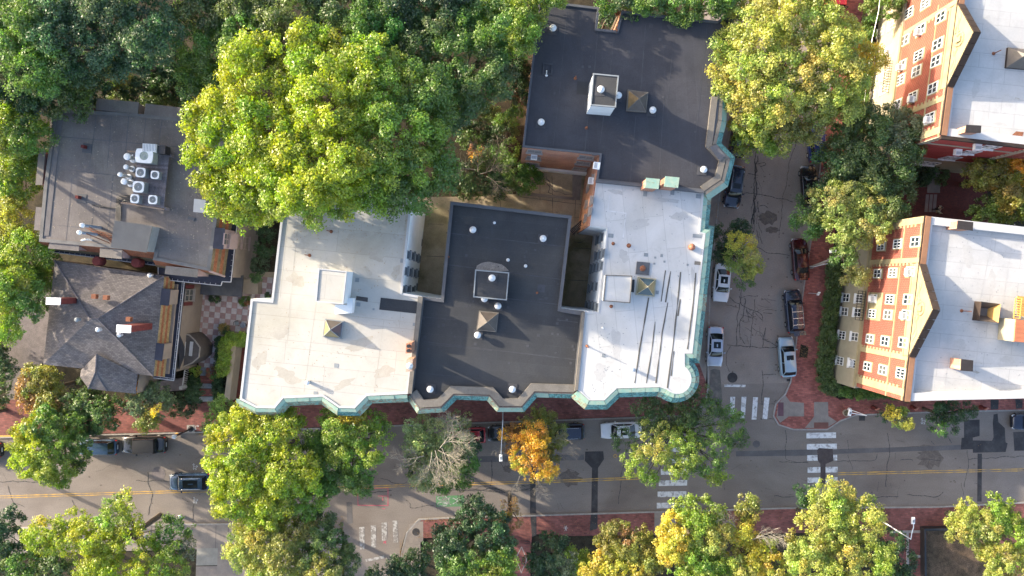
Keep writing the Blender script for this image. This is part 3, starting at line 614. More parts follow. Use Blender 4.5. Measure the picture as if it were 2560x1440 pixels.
# ================================================================ BUILDINGS
WIN = {}
def window(parent, c, u, n, w, h, fm=None, gm=None, mull=1, proud=0.05, name='window', sill=True):
    """a window standing a little proud of the wall: frame mesh with a pane as its child"""
    fm = fm or m_frame; gm = gm or m_glass
    u = Vector((u.x, u.y, 0)).normalized(); n = Vector((n.x, n.y, 0)).normalized()
    key = (round(u.x, 2), round(u.y, 2), round(n.x, 1), round(n.y, 1), w, h, fm.name, gm.name, mull, proud, sill)
    if key not in WIN:
        t = 0.07; Z = Vector((0, 0, 1)); f = M(); o = -u * w / 2 - Z * h / 2 - n * 0.02
        D = n * (proud + 0.02)
        f.obox(o, u * w, Z * t, D); f.obox(o + Z * (h - t), u * w, Z * t, D)
        f.obox(o + Z * t, u * t, Z * (h - 2 * t), D); f.obox(o + Z * t + u * (w - t), u * t, Z * (h - 2 * t), D)
        f.obox(o + Z * (h / 2 - .03) + u * t, u * (w - 2 * t), Z * .06, D * 0.9)
        for k in range(mull): f.obox(o + Z * t + u * (w * (k + 1) / (mull + 1) - .025), u * .05, Z * (h - 2 * t), D * 0.85)
        if sill: f.obox(o - u * .1 - Z * .12, u * (w + .2), Z * .11, n * (proud + .16))
        p = M(); q = -u * (w / 2 - t * .8) - Z * (h / 2 - t * .8) + n * 0.012
        p.obox(q - n * .02, u * (w - 1.6 * t), Z * (h - 1.6 * t), n * .02)
        WIN[key] = (f, p)
        fo = f.build(name, fm, local=True); po = p.build('pane', gm, local=True)
        WIN[key] = (fo.data, po.data); bpy.data.objects.remove(fo); bpy.data.objects.remove(po)
    fo = share(name, WIN[key][0], parent, c)
    po = bpy.data.objects.new('pane', WIN[key][1]); COL.objects.link(po); po.parent = fo
    WP[fo.name] = Vector(c)
    return fo
def block(name, label, outline, z, z0, wallm, roofm, parm, pw=0.25, ph=0.3, cat='building'):
    w = PP(outline, z)
    c = sum(w, Vector()) / len(w)
    r_ = root(name, label, cat, (c.x, c.y, z0))
    if wallm is not None:
        mm = M(); mm.prism(w, z0, z - 0.02, cap=False); mm.build('wall', wallm, r_)
    mm = M(); mm.sheet(offset_line(ccw(w), -pw * 0.5, True), z - ph); rf = mm.build('roof', roofm, r_)
    mm = M(); mm.ring(w, pw, z - ph - 0.05, z); mm.build('parapet', parm, r_)
    return r_, rf
def cornice(parent, line, z, specs, step=1.5, side=1):
    """copper apron of separate panels hung outside an open roof-edge line; specs: (d0, z0, d1, z1, material)"""
    pl = [P(x, y, z) for x, y in line]
    for d0, z0, d1, z1, mt in specs:
        a = offset_line(pl, d0 * side); b = offset_line(pl, d1 * side)
        for i in range(len(pl) - 1):
            k = max(1, round((pl[i + 1] - pl[i]).length / step))
            for j in range(k):
                sl_ = (pl[i + 1] - pl[i]).length; gp0 = .018 / max(sl_, .1); g0, g1 = (j / k + gp0), ((j + 1) / k - gp0)
                A = a[i].lerp(a[i + 1], g0); B = a[i].lerp(a[i + 1], g1); Cc = b[i].lerp(b[i + 1], g1); D = b[i].lerp(b[i + 1], g0)
                dz = random.uniform(-.03, .03)
                mm = M(); mm.add([(A.x, A.y, z + z0 + dz), (B.x, B.y, z + z0 + dz), (Cc.x, Cc.y, z + z1 + dz), (D.x, D.y, z + z1 + dz),
                                  (A.x, A.y, z + z0 - .12), (B.x, B.y, z + z0 - .12), (Cc.x, Cc.y, z + z1 - .12), (D.x, D.y, z + z1 - .12)],
                                 [(0, 1, 2, 3), (7, 6, 5, 4), (0, 4, 5, 1), (1, 5, 6, 2), (2, 6, 7, 3), (3, 7, 4, 0)])
                m_ = mt if not isinstance(mt, list) else random.choice(mt)
                mm.build('cornice_panel', m_, parent)
def vent_mushroom(parent, px, py, z, r=0.33, h=0.75, pad=0.95, rz=-0.1):
    c = P(px, py, z + h); zz = z
    mm = M(); mm.box((c.x, c.y, zz + 0.02), (pad, pad, 0.05), rz); mm.build('vent_flashing', m_seam, parent)
    mm = M(); mm.lathe((c.x, c.y, zz), [(r * .55, 0), (r * .55, h * .6), (r * 1.0, h * .62), (r * 1.05, h * .8), (r * .8, h * .95), (r * .25, h)], 16)
    v = mm.build('roof_vent', m_metal, parent, smooth=True)
    mm = M(); mm.lathe((c.x, c.y, zz + h), [(r * .3, 0), (r * .3, .03), (r * .1, .05)], 10); mm.build('vent_cap', m_white, v)
def pipe(parent, px, py, z, h, r=0.06, m=None, lean=(0, 0)):
    b = P(px, py, z); mm = M(); mm.tube([b, b + Vector((lean[0], lean[1], h))], r, 8); mm.lathe((b.x, b.y, z), [(r * 2.6, 0), (r * 2.2, .06), (r * 1.1, .1)], 10)
    return mm.build('vent_pipe', m or m_rust, parent)
def patch(parent, px, py, z, s=0.3, m=None, w=None, rz=-0.1):
    c = P(px, py, z); mm = M(); mm.box((c.x, c.y, z + 0.008), (s, w or s, 0.02), rz); mm.build('roof_patch', m or m_seam, parent)
def quad_prism(name, parent, corners, z0, z1, m, **k):
    mm = M(); mm.prism(corners, z0, z1); return mm.build(name, m, parent, **k)
def pyramid(parent, corners, z0, z1, apex=None, hc=0.28, mats=None, frame=None, ridge=0.0):
    """roof lantern: kerb, four glass faces meeting in a point, glazing bars"""
    w = ccw(corners); c = sum(w, Vector()) / 4
    cu = M(); cu.prism(w, z0, z0 + hc); k = cu.build('skylight', frame or m_grey, parent)
    inn = offset_line(w, -0.1, True); ap = Vector((c.x, c.y, z1))
    for i in range(4):
        a = inn[i]; b = inn[(i + 1) % 4]
        mm = M(); mm.add([(a.x, a.y, z0 + hc + .01), (b.x, b.y, z0 + hc + .01), tuple(ap)], [(0, 1, 2)])
        mm.build('glass_face', (mats or [m_skyglass] * 4)[i], k)
    mm = M()
    for a in inn: mm.tube([(a.x, a.y, z0 + hc + .02), tuple(ap + Vector((0, 0, .02)))], 0.035, 5)
    mm.build('glazing_bar', frame or m_grey, k)
    return k

# ---- A: cream-roofed block on the left of the row
ZA = 12.5
A_out = [(599, 999), (627, 747), (678, 751), (704, 528), (712, 468), (900, 462), (990, 474), (1029, 508), (1005, 732), (1054, 741), (1020, 985), (917, 990), (887, 1021), (847, 1020), (806, 992), (708, 996), (687, 1021), (640, 1020)]
A, Aroof = block('apartment_block', 'four storey block with broad cream white flat roof behind the big maple', A_out, ZA, 0.0, m_wwall, m_wroofA, m_wpar, 0.22, 0.12)
cornice(A, [(599, 1001), (640, 1021), (687, 1022), (709, 997), (806, 993), (846, 1021), (888, 1022), (917, 991), (1018, 987)], ZA, [(0.0, -.02, 0.36, -.12, m_cop1), (0.37, -.15, 0.85, -.75, [m_cop2, m_cop3])], side=1)
cornice(A, [(590, 997), (601, 1000)], ZA, [(0.0, -.02, 0.5, -.4, m_cop1)], side=1)
for px, py in [(1020.6, 637), (1032, 640), (1042, 645), (1051, 648), (1056.5, 607), (1015, 678), (1026, 681), (1037, 683), (1046.5, 685), (1009, 725), (1020.5, 725), (1032, 726), (1043, 717)]:
    p0 = P(1029, 508, ZA); p1 = P(1005, 732, ZA); u = (p1 - p0).normalized(); n = Vector((-u.y, u.x, 0))
    if n.x < 0: n = -n
    window(A, ray_plane(px, py, p0 + n * .02, n), u, n, 0.85, 1.5, m_grey, m_glass, 0, 0.04)
# penthouse
ph = quad_prism('stair_penthouse', A, PP([(797, 672), (866, 679), (857, 760), (790, 753)], 15.2), ZA - .12, 15.1, m_wwall)
mm = M(); mm.ring(offset_line(ccw(PP([(797, 672), (866, 679), (857, 760), (790, 753)], 15.2)), 0.04, True), 0.1, 15.0, 15.2); mm.build('penthouse_edge', m_wpar, ph)
mm = M(); mm.sheet(offset_line(ccw(PP([(797, 672), (866, 679), (857, 760), (790, 753)], 15.2)), -0.03, True), 15.12); mm.build('penthouse_roof', m_wroofA, ph)
mm = M(); mm.prism(PP([(867, 745), (882, 746), (878, 783), (836, 786), (836, 762), (866, 762)], 13.6), ZA - .12, 13.4); mm.build('penthouse_lean_to', m_wwall, A)
pyramid(A, PP([(811, 797), (858, 803), (851, 848), (805, 843)], ZA + .35), ZA - .12, ZA + 1.25, mats=[m_skyglass_y, m_skyglass, m_skybrown, m_skyglass_y])
mm = M(); mm.sheet(PP([(952, 744), (1043, 754), (1041, 784), (948, 774)], ZA - .1), ZA - .095); mm.build('dark_membrane_strip', m_dark, A)
mm = M(); mm.sheet(PP([(891, 740), (920, 744), (919, 755), (890, 750)], ZA - .1), ZA - .095); mm.build('tarred_repair', m_tar, A)
for px, py, rad in [(893, 700, .2), (896, 761, .2), (1006, 652, .2), (841, 914, .22), (789, 984, .22), (1036, 811, .16), (934, 773, .1)]:
    patch(A, px, py, ZA - .12, rad * 2, m_grey)
def antenna(parent, px, py, z, h, lab=None):
    b = P(px, py, z); mm = M(); mm.tube([b, b + Vector((0, 0, h))], 0.045, 6); mm.lathe(tuple(b), [(0.18, 0), (0.14, .08)], 8)
    return mm.build('antenna_mast', m_rust, parent)
antenna(A, 828, 579, ZA - .12, 1.7); antenna(A, 774, 638.5, ZA - .12, 1.6)
c = P(768, 957, ZA + .5); mm = M(); mm.lathe((c.x, c.y, ZA - .12), [(.16, 0), (.16, .5), (.22, .52), (.22, .68), (.05, .72)], 12); mm.build('roof_vent', m_metal, A, smooth=True)
# party-wall chimneys between A and B
def chimney(parent, corners, z0, z1, m, capm, cap=True, pots=0, label=None):
    w = ccw(corners); mm = M(); mm.prism(w, z0, z1); ch = mm.build('chimney', m, parent, label=label)
    if cap: mm = M(); mm.prism(offset_line(w, 0.06, True), z1, z1 + 0.1); mm.build('chimney_cap', capm, ch)
    c = sum(w, Vector()) / len(w); e = (w[1] - w[0]) * 0.22 if (w[1] - w[0]).length > (w[2] - w[1]).length else (w[2] - w[1]) * 0.22
    for k in range(pots):
        s = (k - (pots - 1) / 2) * 2
        mm = M(); q = c + e * s; mm.lathe((q.x, q.y, z1 + (.1 if cap else 0)), [(.16, 0), (.13, .35), (.17, .38), (.17, .45)], 10); mm.build('chimney_pot', m_black, ch)
    return ch
chimney(A, PP([(1015, 859), (1030, 856), (1029, 882), (1014, 884)], 14.6), ZA - .2, 14.6, m_chimbrick, m_chimbrick, False, 2)
ch = chimney(A, PP([(1016, 900), (1032, 898), (1031, 928), (1014, 930)], 14.8), ZA - .2, 14.8, m_chimbrick, m_chimbrick, False, 0)
c = P(1024, 915, 15); mm = M(); mm.lathe((c.x, c.y, 14.8), [(.32, 0), (.3, .2), (.34, .25), (.2, .42), (.03, .5)], 8); mm.build('spinning_cowl', m_metal, ch)
mm = M(); mm.prism(PP([(1045, 741), (1057, 742), (1029, 984), (1019, 984)], ZA + .1), ZA - .4, ZA + .1); mm.build('party_wall_cap', m_bpar, A)

# ---- B: dark roof in the middle
ZB = 12.1
B_out = [(1126, 503), (1430, 539), (1403, 771), (1461, 778), (1442, 973), (1436, 981), (1336, 978), (1304, 1015), (1249, 1015), (1224, 987), (1134, 984), (1102, 1016), (1049, 1019), (1024, 984), (1053, 741), (1102, 747)]
B, Broof = block('apartment_block', 'middle block of the row with charcoal flat roof and round white vents', B_out, ZB, 0.0, m_wwall, m_dark, m_par, 0.32, 0.3)
mm = M(); pl = [P(x, y, ZB) for x, y in [(1026, 985), (1050, 1019), (1102, 1016), (1134, 984), (1224, 987), (1249, 1015), (1304, 1015), (1336, 978), (1436, 981)]]
mm2 = offset_line(pl, -0.75); mm.prism(pl + mm2[::-1], ZB - .25, ZB + .06); mm.build('front_parapet', m_bpar, B)
cornice(B, [(1026, 987), (1049, 1021), (1102, 1018), (1134, 986), (1224, 989), (1249, 1017), (1304, 1017), (1336, 980), (1438, 983)], ZB, [(0.0, -.02, 0.12, -.05, m_bpar), (0.13, -.08, 0.62, -.55, [m_cop1, m_cop2, m_cop3])], side=1)
for x0, y0, x1, y1 in [(1116, 582, 1424, 618), (1108, 660, 1414, 700), (1230, 742, 1404, 762), (1056, 792, 1140, 800), (1060, 854, 1446, 900), (1048, 932, 1180, 945), (1395, 800, 1445, 806), (1230, 590, 1230, 540), (1060, 860, 1230, 876)]:
    mm = M(); mm.ribbon(PP([(x0, y0), (x1, y1)], ZB - .3), 0.10, ZB - .29, jit=0.01, step=1.5); mm.build('membrane_seam', m_seam, B)
for px, py in [(1182, 574), (1358, 596), (1211, 747), (1245, 765), (1194, 838), (1075, 974), (1281, 974)]: vent_mushroom(B, px, py, ZB - .3)
bp = PP([(1189, 675), (1272, 682), (1266, 750), (1184, 742)], 13.6)
ph = quad_prism('stair_penthouse', B, bp, ZB - .3, 13.5, m_par)
mm = M(); mm.ring(offset_line(ccw(bp), .05, True), 0.12, 13.4, 13.6); mm.build('penthouse_edge', m_grey, ph)
mm = M(); mm.sheet(offset_line(ccw(bp), -.02, True), 13.52); mm.build('penthouse_roof', m_dark, ph)
vent_mushroom(ph, 1230, 695, 13.5)
for q in ([(1197, 777), (1247, 782), (1241, 831), (1190, 826)],):
    pyramid(B, PP(q, ZB + .2), ZB - .3, ZB + 0.95, mats=[m_skybrown] * 4, frame=m_bpar)
mm = M(); mm.sheet(PP([(1163, 675), (1190, 676), (1186, 706), (1160, 706)], ZB - .3), ZB - .285); mm.build('rubber_mat', m_black, B)
mm = M(); mm.sheet(PP([(1190, 674), (1192, 664), (1205, 657), (1222, 654), (1240, 658), (1254, 661), (1264, 668), (1272, 677), (1230, 680)], ZB - .3), ZB - .287); mm.build('exposed_insulation', mat('pale_worn_roof', (0.21, 0.195, 0.18), 0.95, 0.25, 2, fine=0.2), B)
for px, py in [(1166, 639), (1237, 648), (1236, 620), (1404, 645), (1396, 710), (1365, 747), (1270, 768), (1179, 712), (1182, 753), (1167, 764), (1175, 764), (1058, 796), (1097, 816), (1108, 813), (1137, 842), (1062, 843), (1055, 848), (1071, 872), (1188, 860), (1272, 908), (1381, 834), (1395, 836), (1346, 838), (1432, 866), (1435, 874), (1427, 908), (1395, 799), (1393, 808), (1312, 642), (1314, 652), (1338, 625), (1316, 629)]:
    patch(B, px, py, ZB - .3, random.uniform(.18, .3))
patch(B, 1353, 721, ZB - .3, .75); patch(B, 1365, 889, ZB - .3, .4, w=.15); patch(B, 1353, 748, ZB - .3, .6, w=.12)
patch(B, 1236, 557, ZB - .3, .5); patch(B, 1319, 865, ZB - .3, .26); patch(B, 1417, 800, ZB - .3, .26)
pipe(B, 1236, 557, ZB - .3, .5, .06, m_metal); pipe(B, 1270, 650, ZB - .3, .5, .07, m_metal); pipe(B, 1314, 665, ZB - .3, .5, .07, m_metal); pipe(B, 1121, 642, ZB - .3, .4, .05); pipe(B, 1343, 732, ZB - .3, .4, .05)
mm = M(); mm.prism(PP([(1403, 771), (1461, 778), (1456, 789), (1402, 780)], ZB + .03), ZB - .3, ZB + .03); mm.build('inner_kerb', m_par, B)

# ---- D: big slate-blue roof at the top
ZD = 12.9
D_out = [(1347, -2), (1398, 6), (1499, 18), (1493, 71), (1542, 76), (1554, 26), (1794, 52), (1812, 40), (1835, 44), (1830, 150), (1798, 243), (1794, 300), (1780, 362), (1814, 398), (1803, 448), (1760, 478), (1490, 452), (1499, 388), (1306, 368)]
D, Droof = block('apartment_block', 'large block at the top with slate blue flat roof and orange brick rear wall', D_out, ZD, 0.0, m_brickD, m_darkD, m_par, 0.22, 0.2)
cornice(D, [(1760, 480), (1803, 450), (1816, 399), (1781, 362), (1796, 300), (1800, 200)], ZD, [(0.0, 0.03, 0.35, .0, m_bpar), (0.36, -.06, 0.95, -.5, [m_cop2, m_cop1])], side=1)
mm = M(); pl = [P(x, y, ZD) for x, y in [(1760, 478), (1802, 449), (1814, 398), (1780, 362), (1794, 243)]]
mm.prism(pl + offset_line(pl, -0.6)[::-1], ZD - .2, ZD + .08); mm.build('front_parapet', m_bpar, D)
mm = M(); mm.prism(PP([(1774, 368), (1790, 361), (1814, 390), (1800, 403)], ZD + .2), ZD - .2, ZD + .2); mm.build('bay_cap', m_par, D)
for x0, y0, x1, y1 in [(1418, 20, 1397, 250), (1397, 250, 1383, 364), (1494, 75, 1486, 182), (1470, 290, 1462, 380), (1535, 80, 1525, 185), (1614, 60, 1602, 225), (1590, 290, 1575, 455), (1690, 50, 1668, 250), (1660, 250, 1646, 462), (1768, 60, 1738, 350), (1510, 285, 1500, 360), (1740, 238, 1796, 243), (1325, 188, 1392, 196)]:
    mm = M(); mm.ribbon(PP([(x0, y0), (x1, y1)], ZD - .2), 0.09, ZD - .19, jit=0.01, step=1.5); mm.build('membrane_seam', m_seam, D)
for px, py in [(1383, 68), (1353, 304), (1547, 237), (1633, 274), (1761, 423)]: vent_mushroom(D, px, py, ZD - .2)
dp = PP([(1484, 184), (1546, 190), (1539, 267), (1477, 262)], 16.2)
ph = quad_prism('stair_penthouse', D, dp, ZD - .2, 16.1, m_wwall)
mm = M(); mm.ring(offset_line(ccw(dp), .05, True), 0.12, 16.0, 16.2); mm.build('penthouse_edge', m_grey, ph)
mm = M(); mm.sheet(offset_line(ccw(dp), -.02, True), 16.12); mm.build('penthouse_roof', m_dark, ph)
vent_mushroom(ph, 1503, 222, 16.1)
pyramid(D, PP([(1571, 222), (1622, 229), (1617, 279), (1567, 275)], ZD + .3), ZD - .2, ZD + 1.0, mats=[m_skybrown, m_skybrown, m_skybrown, mat('amber_skylight_panel', (0.2, 0.13, 0.06), 0.4, 0.3, 1.5)], frame=m_bpar)
mm = M(); mm.sheet(PP([(1443, 203), (1476, 205), (1474, 237), (1441, 236)], ZD - .2), ZD - .185); mm.build('rubber_mat', m_black, D)
mm = M(); mm.sheet(PP([(1458, 238), (1466, 239), (1470, 280), (1463, 280)], ZD - .2), ZD - .186); mm.build('mortar_stain', m_seam, D)
for px, py, s in [(1628, 64, .4), (1650, 99, .3), (1570, 130, .35), (1581, 144, .22), (1530, 132, .25), (1457, 167, .25), (1474, 167, .25), (1386, 155, .2), (1386, 233, .22), (1410, 225, .22), (1348, 273, .22), (1508, 366, .25), (1738, 305, .2), (1738, 330, .2), (1658, 243, .22), (1660, 116, .3), (1584, 53, .2), (1568, 44, .22)]: patch(D, px, py, ZD - .2, s)
patch(D, 1674, 68, ZD - .2, .3, w=.6, rz=.5)
mm = M(); fr = ccw(PP([(1358, 157), (1383, 159), (1381, 188), (1356, 187)], ZD - .2)); mm.ring(fr, .16, ZD - .2, ZD - .1); mm.build('hatch_kerb', m_seam, D)
mm = M(); mm.ribbon(PP([(1530 + 7 * math.cos(t * .5), 100 + 7 * math.sin(t * .5)) for t in range(14)], ZD - .2), .05, ZD - .185); mm.build('round_drain_ring', m_seam, D)
pipe(D, 1438, 196, ZD - .2, .7, .06, m_rust); pipe(D, 1466, 320, ZD - .2, .6, .06, m_rust); pipe(D, 1366, 188, ZD - .2, .5, .06, m_metal, (0, .3)); pipe(D, 1541, 80, ZD - .2, .6, .06, m_rust)
mm = M(); mm.prism(PP([(1481, 383), (1494, 384), (1492, 388), (1480, 387)], ZD + .1), ZD - .2, ZD + .1); mm.build('roof_scuttle', m_par, D)
p0 = P(1306, 368, ZD); p1 = P(1499, 388, ZD); u = (p1 - p0).normalized(); n = Vector((u.y, -u.x, 0))
if n.y > 0: n = -n
for px, py in [(1336.6, 377.8), (1334, 394), (1331.4, 409), (1465.7, 392.4), (1458, 407), (1450, 421), (1450, 434)]:
    window(D, ray_plane(px, py, p0 + n * .02, n), u, n, 1.5, 1.25, m_dframe, m_glass, 1, 0.08)
b0 = P(1306, 368, ZD); b1 = P(1499, 388, ZD)
mm = M(); mm.obox(Vector((b0.x, b0.y, 1.2)) + n * .01, Vector((b1.x - b0.x, b1.y - b0.y, 0)), n * .25, Vector((0, 0, 1.3))); mm.build('painted_plinth', m_wwall, D)

# ---- C: white roof with the round corner
ZC = 12.5
tur = [(1693 + 36 * math.cos(a), 948 + 37 * math.sin(a)) for a in [R(-58 + 17.5 * k) for k in range(12)]]
C_out = [(1491, 453), (1760, 480), (1751, 580), (1764, 583), (1731, 884), (1712, 884), (1712, 911)] + tur + [(1649, 968), (1542, 971), (1511, 1001), (1473, 1001), (1443, 974), (1462, 778), (1495, 780), (1518, 571), (1475, 565)]
Cc, Croof = block('apartment_block', 'corner block with bright white roof, dark pipe runs and a round corner bay', C_out, ZC, 0.0, m_wwall, m_wroof, m_wpar, 0.15, 0.06)
cl = [(1760, 481), (1751, 581), (1765, 584), (1732, 885), (1713, 885), (1713, 911)] + tur + [(1649, 969), (1542, 972), (1511, 1002), (1473, 1002), (1444, 976)]
cornice(Cc, cl[::-1], ZC, [(0.0, -.02, 0.42, -.1, m_cop1), (0.43, -.16, 1.0, -.8, [m_cop2, m_cop2, m_cop2, m_cop3])], side=1)
p0 = P(1518, 571, ZC); p1 = P(1495, 780, ZC); u = (p1 - p0).normalized(); n = Vector((-u.y, u.x, 0))
if n.x > 0: n = -n
for zx, zy in [(213, 405), (237, 390), (205, 495), (225, 490), (245, 480), (180, 568), (196, 563), (216, 557), (235, 550), (167, 680), (183, 665), (205, 667), (152, 778), (172, 775), (190, 778), (207, 785)]:
    window(Cc, ray_plane(1400 + zx / 2.25, 420 + zy / 2.25, p0 + n * .02, n), u, n, 0.9, 1.6, m_grey, m_glass, 0, 0.04)
q0 = P(1491, 453, ZC); q1 = P(1475, 565, ZC); u2 = (q1 - q0).normalized(); n2 = Vector((-u2.y, u2.x, 0))
if n2.x > 0: n2 = -n2
mm = M(); mm.obox(Vector((q0.x, q0.y, 0)) + n2 * .02 - u2 * 2.9, u2 * ((q1 - q0).length + 2.9), n2 * .1, Vector((0, 0, ZC - .05))); mm.build('brick_face', m_brickDy, Cc)
for px, py in [(1481, 500), (1468, 510), (1485, 445), (1476, 455), (1477, 528), (1466, 545), (1472, 470)]:
    window(Cc, ray_plane(px, py, q0 + n2 * .12, n2), u2, n2, .8, 1.25, m_dframe, m_glass, 0, 0.06)
cp = PP([(1515, 688), (1580, 690), (1575, 757), (1509, 752)], 13.9)
ph = quad_prism('stair_penthouse', Cc, cp, ZC - .06, 13.8, m_wwall)
mm = M(); mm.ring(offset_line(ccw(cp), .04, True), 0.08, 13.75, 13.9); mm.build('penthouse_edge', m_bpar, ph)
mm = M(); mm.sheet(offset_line(ccw(cp), -.02, True), 13.82); mm.build('penthouse_roof', m_wroof, ph)
pyramid(Cc, PP([(1596, 692), (1642, 697), (1637, 742), (1590, 737)], ZC + .35), ZC - .06, ZC + 0.95, mats=[m_skyglass, m_skyglass_y, m_skyglass, m_skyglass_y], frame=mat('tan_skylight_frame', (0.32, 0.29, 0.2), 0.7))
mm = M(); c = P(1607, 671, ZC); mm.box((c.x, c.y, ZC + .0), (1.3, 1.25, .12), -.1); hb = mm.build('square_roof_hatch', m_par, Cc)
pipe(hb, 1607, 671, ZC + .05, .3, .12)
c = P(1728, 618, ZC); mm = M(); mm.lathe((c.x, c.y, ZC - .06), [(.3, 0), (.3, .3), (.34, .32), (.1, .5)], 14); mm.build('copper_vent_hood', mat('orange_copper', (0.36, 0.14, 0.08), 0.6, .2, 2), Cc, smooth=True)
for px, py, sx, sy in [(1612, 451, 0, 0)][:0] + [(1613, 484, .4, .55), (1681, 481, .4, .5), (1746, 491, .5, .4), (1526, 589, .6, .4), (1615, 637, .4, .35), (1654, 639, .25, .3), (1638, 644, .2, .2), (1636, 659, .2, .2), (1661, 654, .2, .2), (1719, 662, .2, .2), (1745, 658, .7, .35), (1743, 590, .9, .35), (1643, 731, .3, .35), (1532, 748, .4, .5), (1509, 889, .35, .35)]:
    patch(Cc, px, py, ZC - .05, sx, m_grey if px != 1745 else m_bpar, sy)
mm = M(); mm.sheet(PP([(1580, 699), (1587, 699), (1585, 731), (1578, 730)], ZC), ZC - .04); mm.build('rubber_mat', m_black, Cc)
m_strip = mat('tarred_strip', (0.10, 0.092, 0.08), 0.85, 0.2, 1)
for pts in [[(1664, 676), (1653, 754)], [(1677, 678), (1664, 756)], [(1702, 680), (1691, 790), (1682, 870), (1668, 976)], [(1740, 682), (1732, 770), (1719, 873)], [(1622, 744), (1612, 800), (1600, 870), (1587, 958)], [(1638, 804), (1629, 880), (1616, 958)], [(1670, 756), (1656, 830), (1640, 958)], [(1701, 748), (1695, 790)], [(1685, 878), (1678, 940)]]:
    mm = M(); mm.ribbon(PP(pts, ZC), 0.12, ZC - .035, jit=0.012, step=0.8); mm.build('tarred_seam', m_strip, Cc)
for pts in [[(1525, 485), (1520, 527), (1565, 533), (1557, 603)]]:
    mm = M(); mm.ribbon(PP(pts, ZC), 0.14, ZC - .045, jit=.01, step=.6); mm.build('faint_seam', mat('faint_grey_seam', (0.5, 0.5, 0.5), 0.8), Cc)
pipe(Cc, 1533, 609, ZC - .06, .5, .07); pipe(Cc, 1572, 614, ZC - .06, .9, .09); pipe(Cc, 1528, 766, ZC - .06, .5, .07); pipe(Cc, 1507, 820, ZC - .06, .6, .05, m_metal); pipe(Cc, 1467, 865, ZC - .06, 1.2, .06)
c = P(1580, 923, ZC + .5); mm = M(); mm.lathe((c.x, c.y, ZC - .06), [(.16, 0), (.16, .5), (.22, .52), (.22, .68), (.05, .72)], 12); mm.build('roof_vent', m_white, Cc, smooth=True)
for q in ([(1617, 446), (1648, 449), (1645, 471), (1614, 468)], [(1665, 442), (1697, 445), (1694, 468), (1662, 465)]):
    ch = chimney(Cc, PP(q, 15.0), ZC - .1, 14.9, m_chimbrick, m_cop1)
mm = M(); mm.prism(PP([(1490, 449), (1760, 476), (1760, 482), (1490, 455)], ZD + .1), ZC - .3, ZD + .1); mm.build('party_wall_cap', m_par, Cc)
mm = M(); mm.prism(PP([(1456, 780), (1463, 780), (1445, 974), (1437, 978)], ZC + .1), ZC - .4, ZC + .1); mm.build('party_wall_cap', m_bpar, Cc)
# iron stair strung across the narrow court
mm = M(); a = P(1430, 580, 4); b = P(1462, 553, 4.6)
for s in (-.35, .35): mm.tube([a + Vector((0, s, 0)), b + Vector((0, s, 0))], .04, 5)
for k in range(12): q = a.lerp(b, k / 11); mm.box((q.x, q.y, q.z), (.12, .7, .03), .7)
mm.build('iron_bridge', m_black, label='dark iron walkway crossing the narrow court between the blocks', cat='walkway')

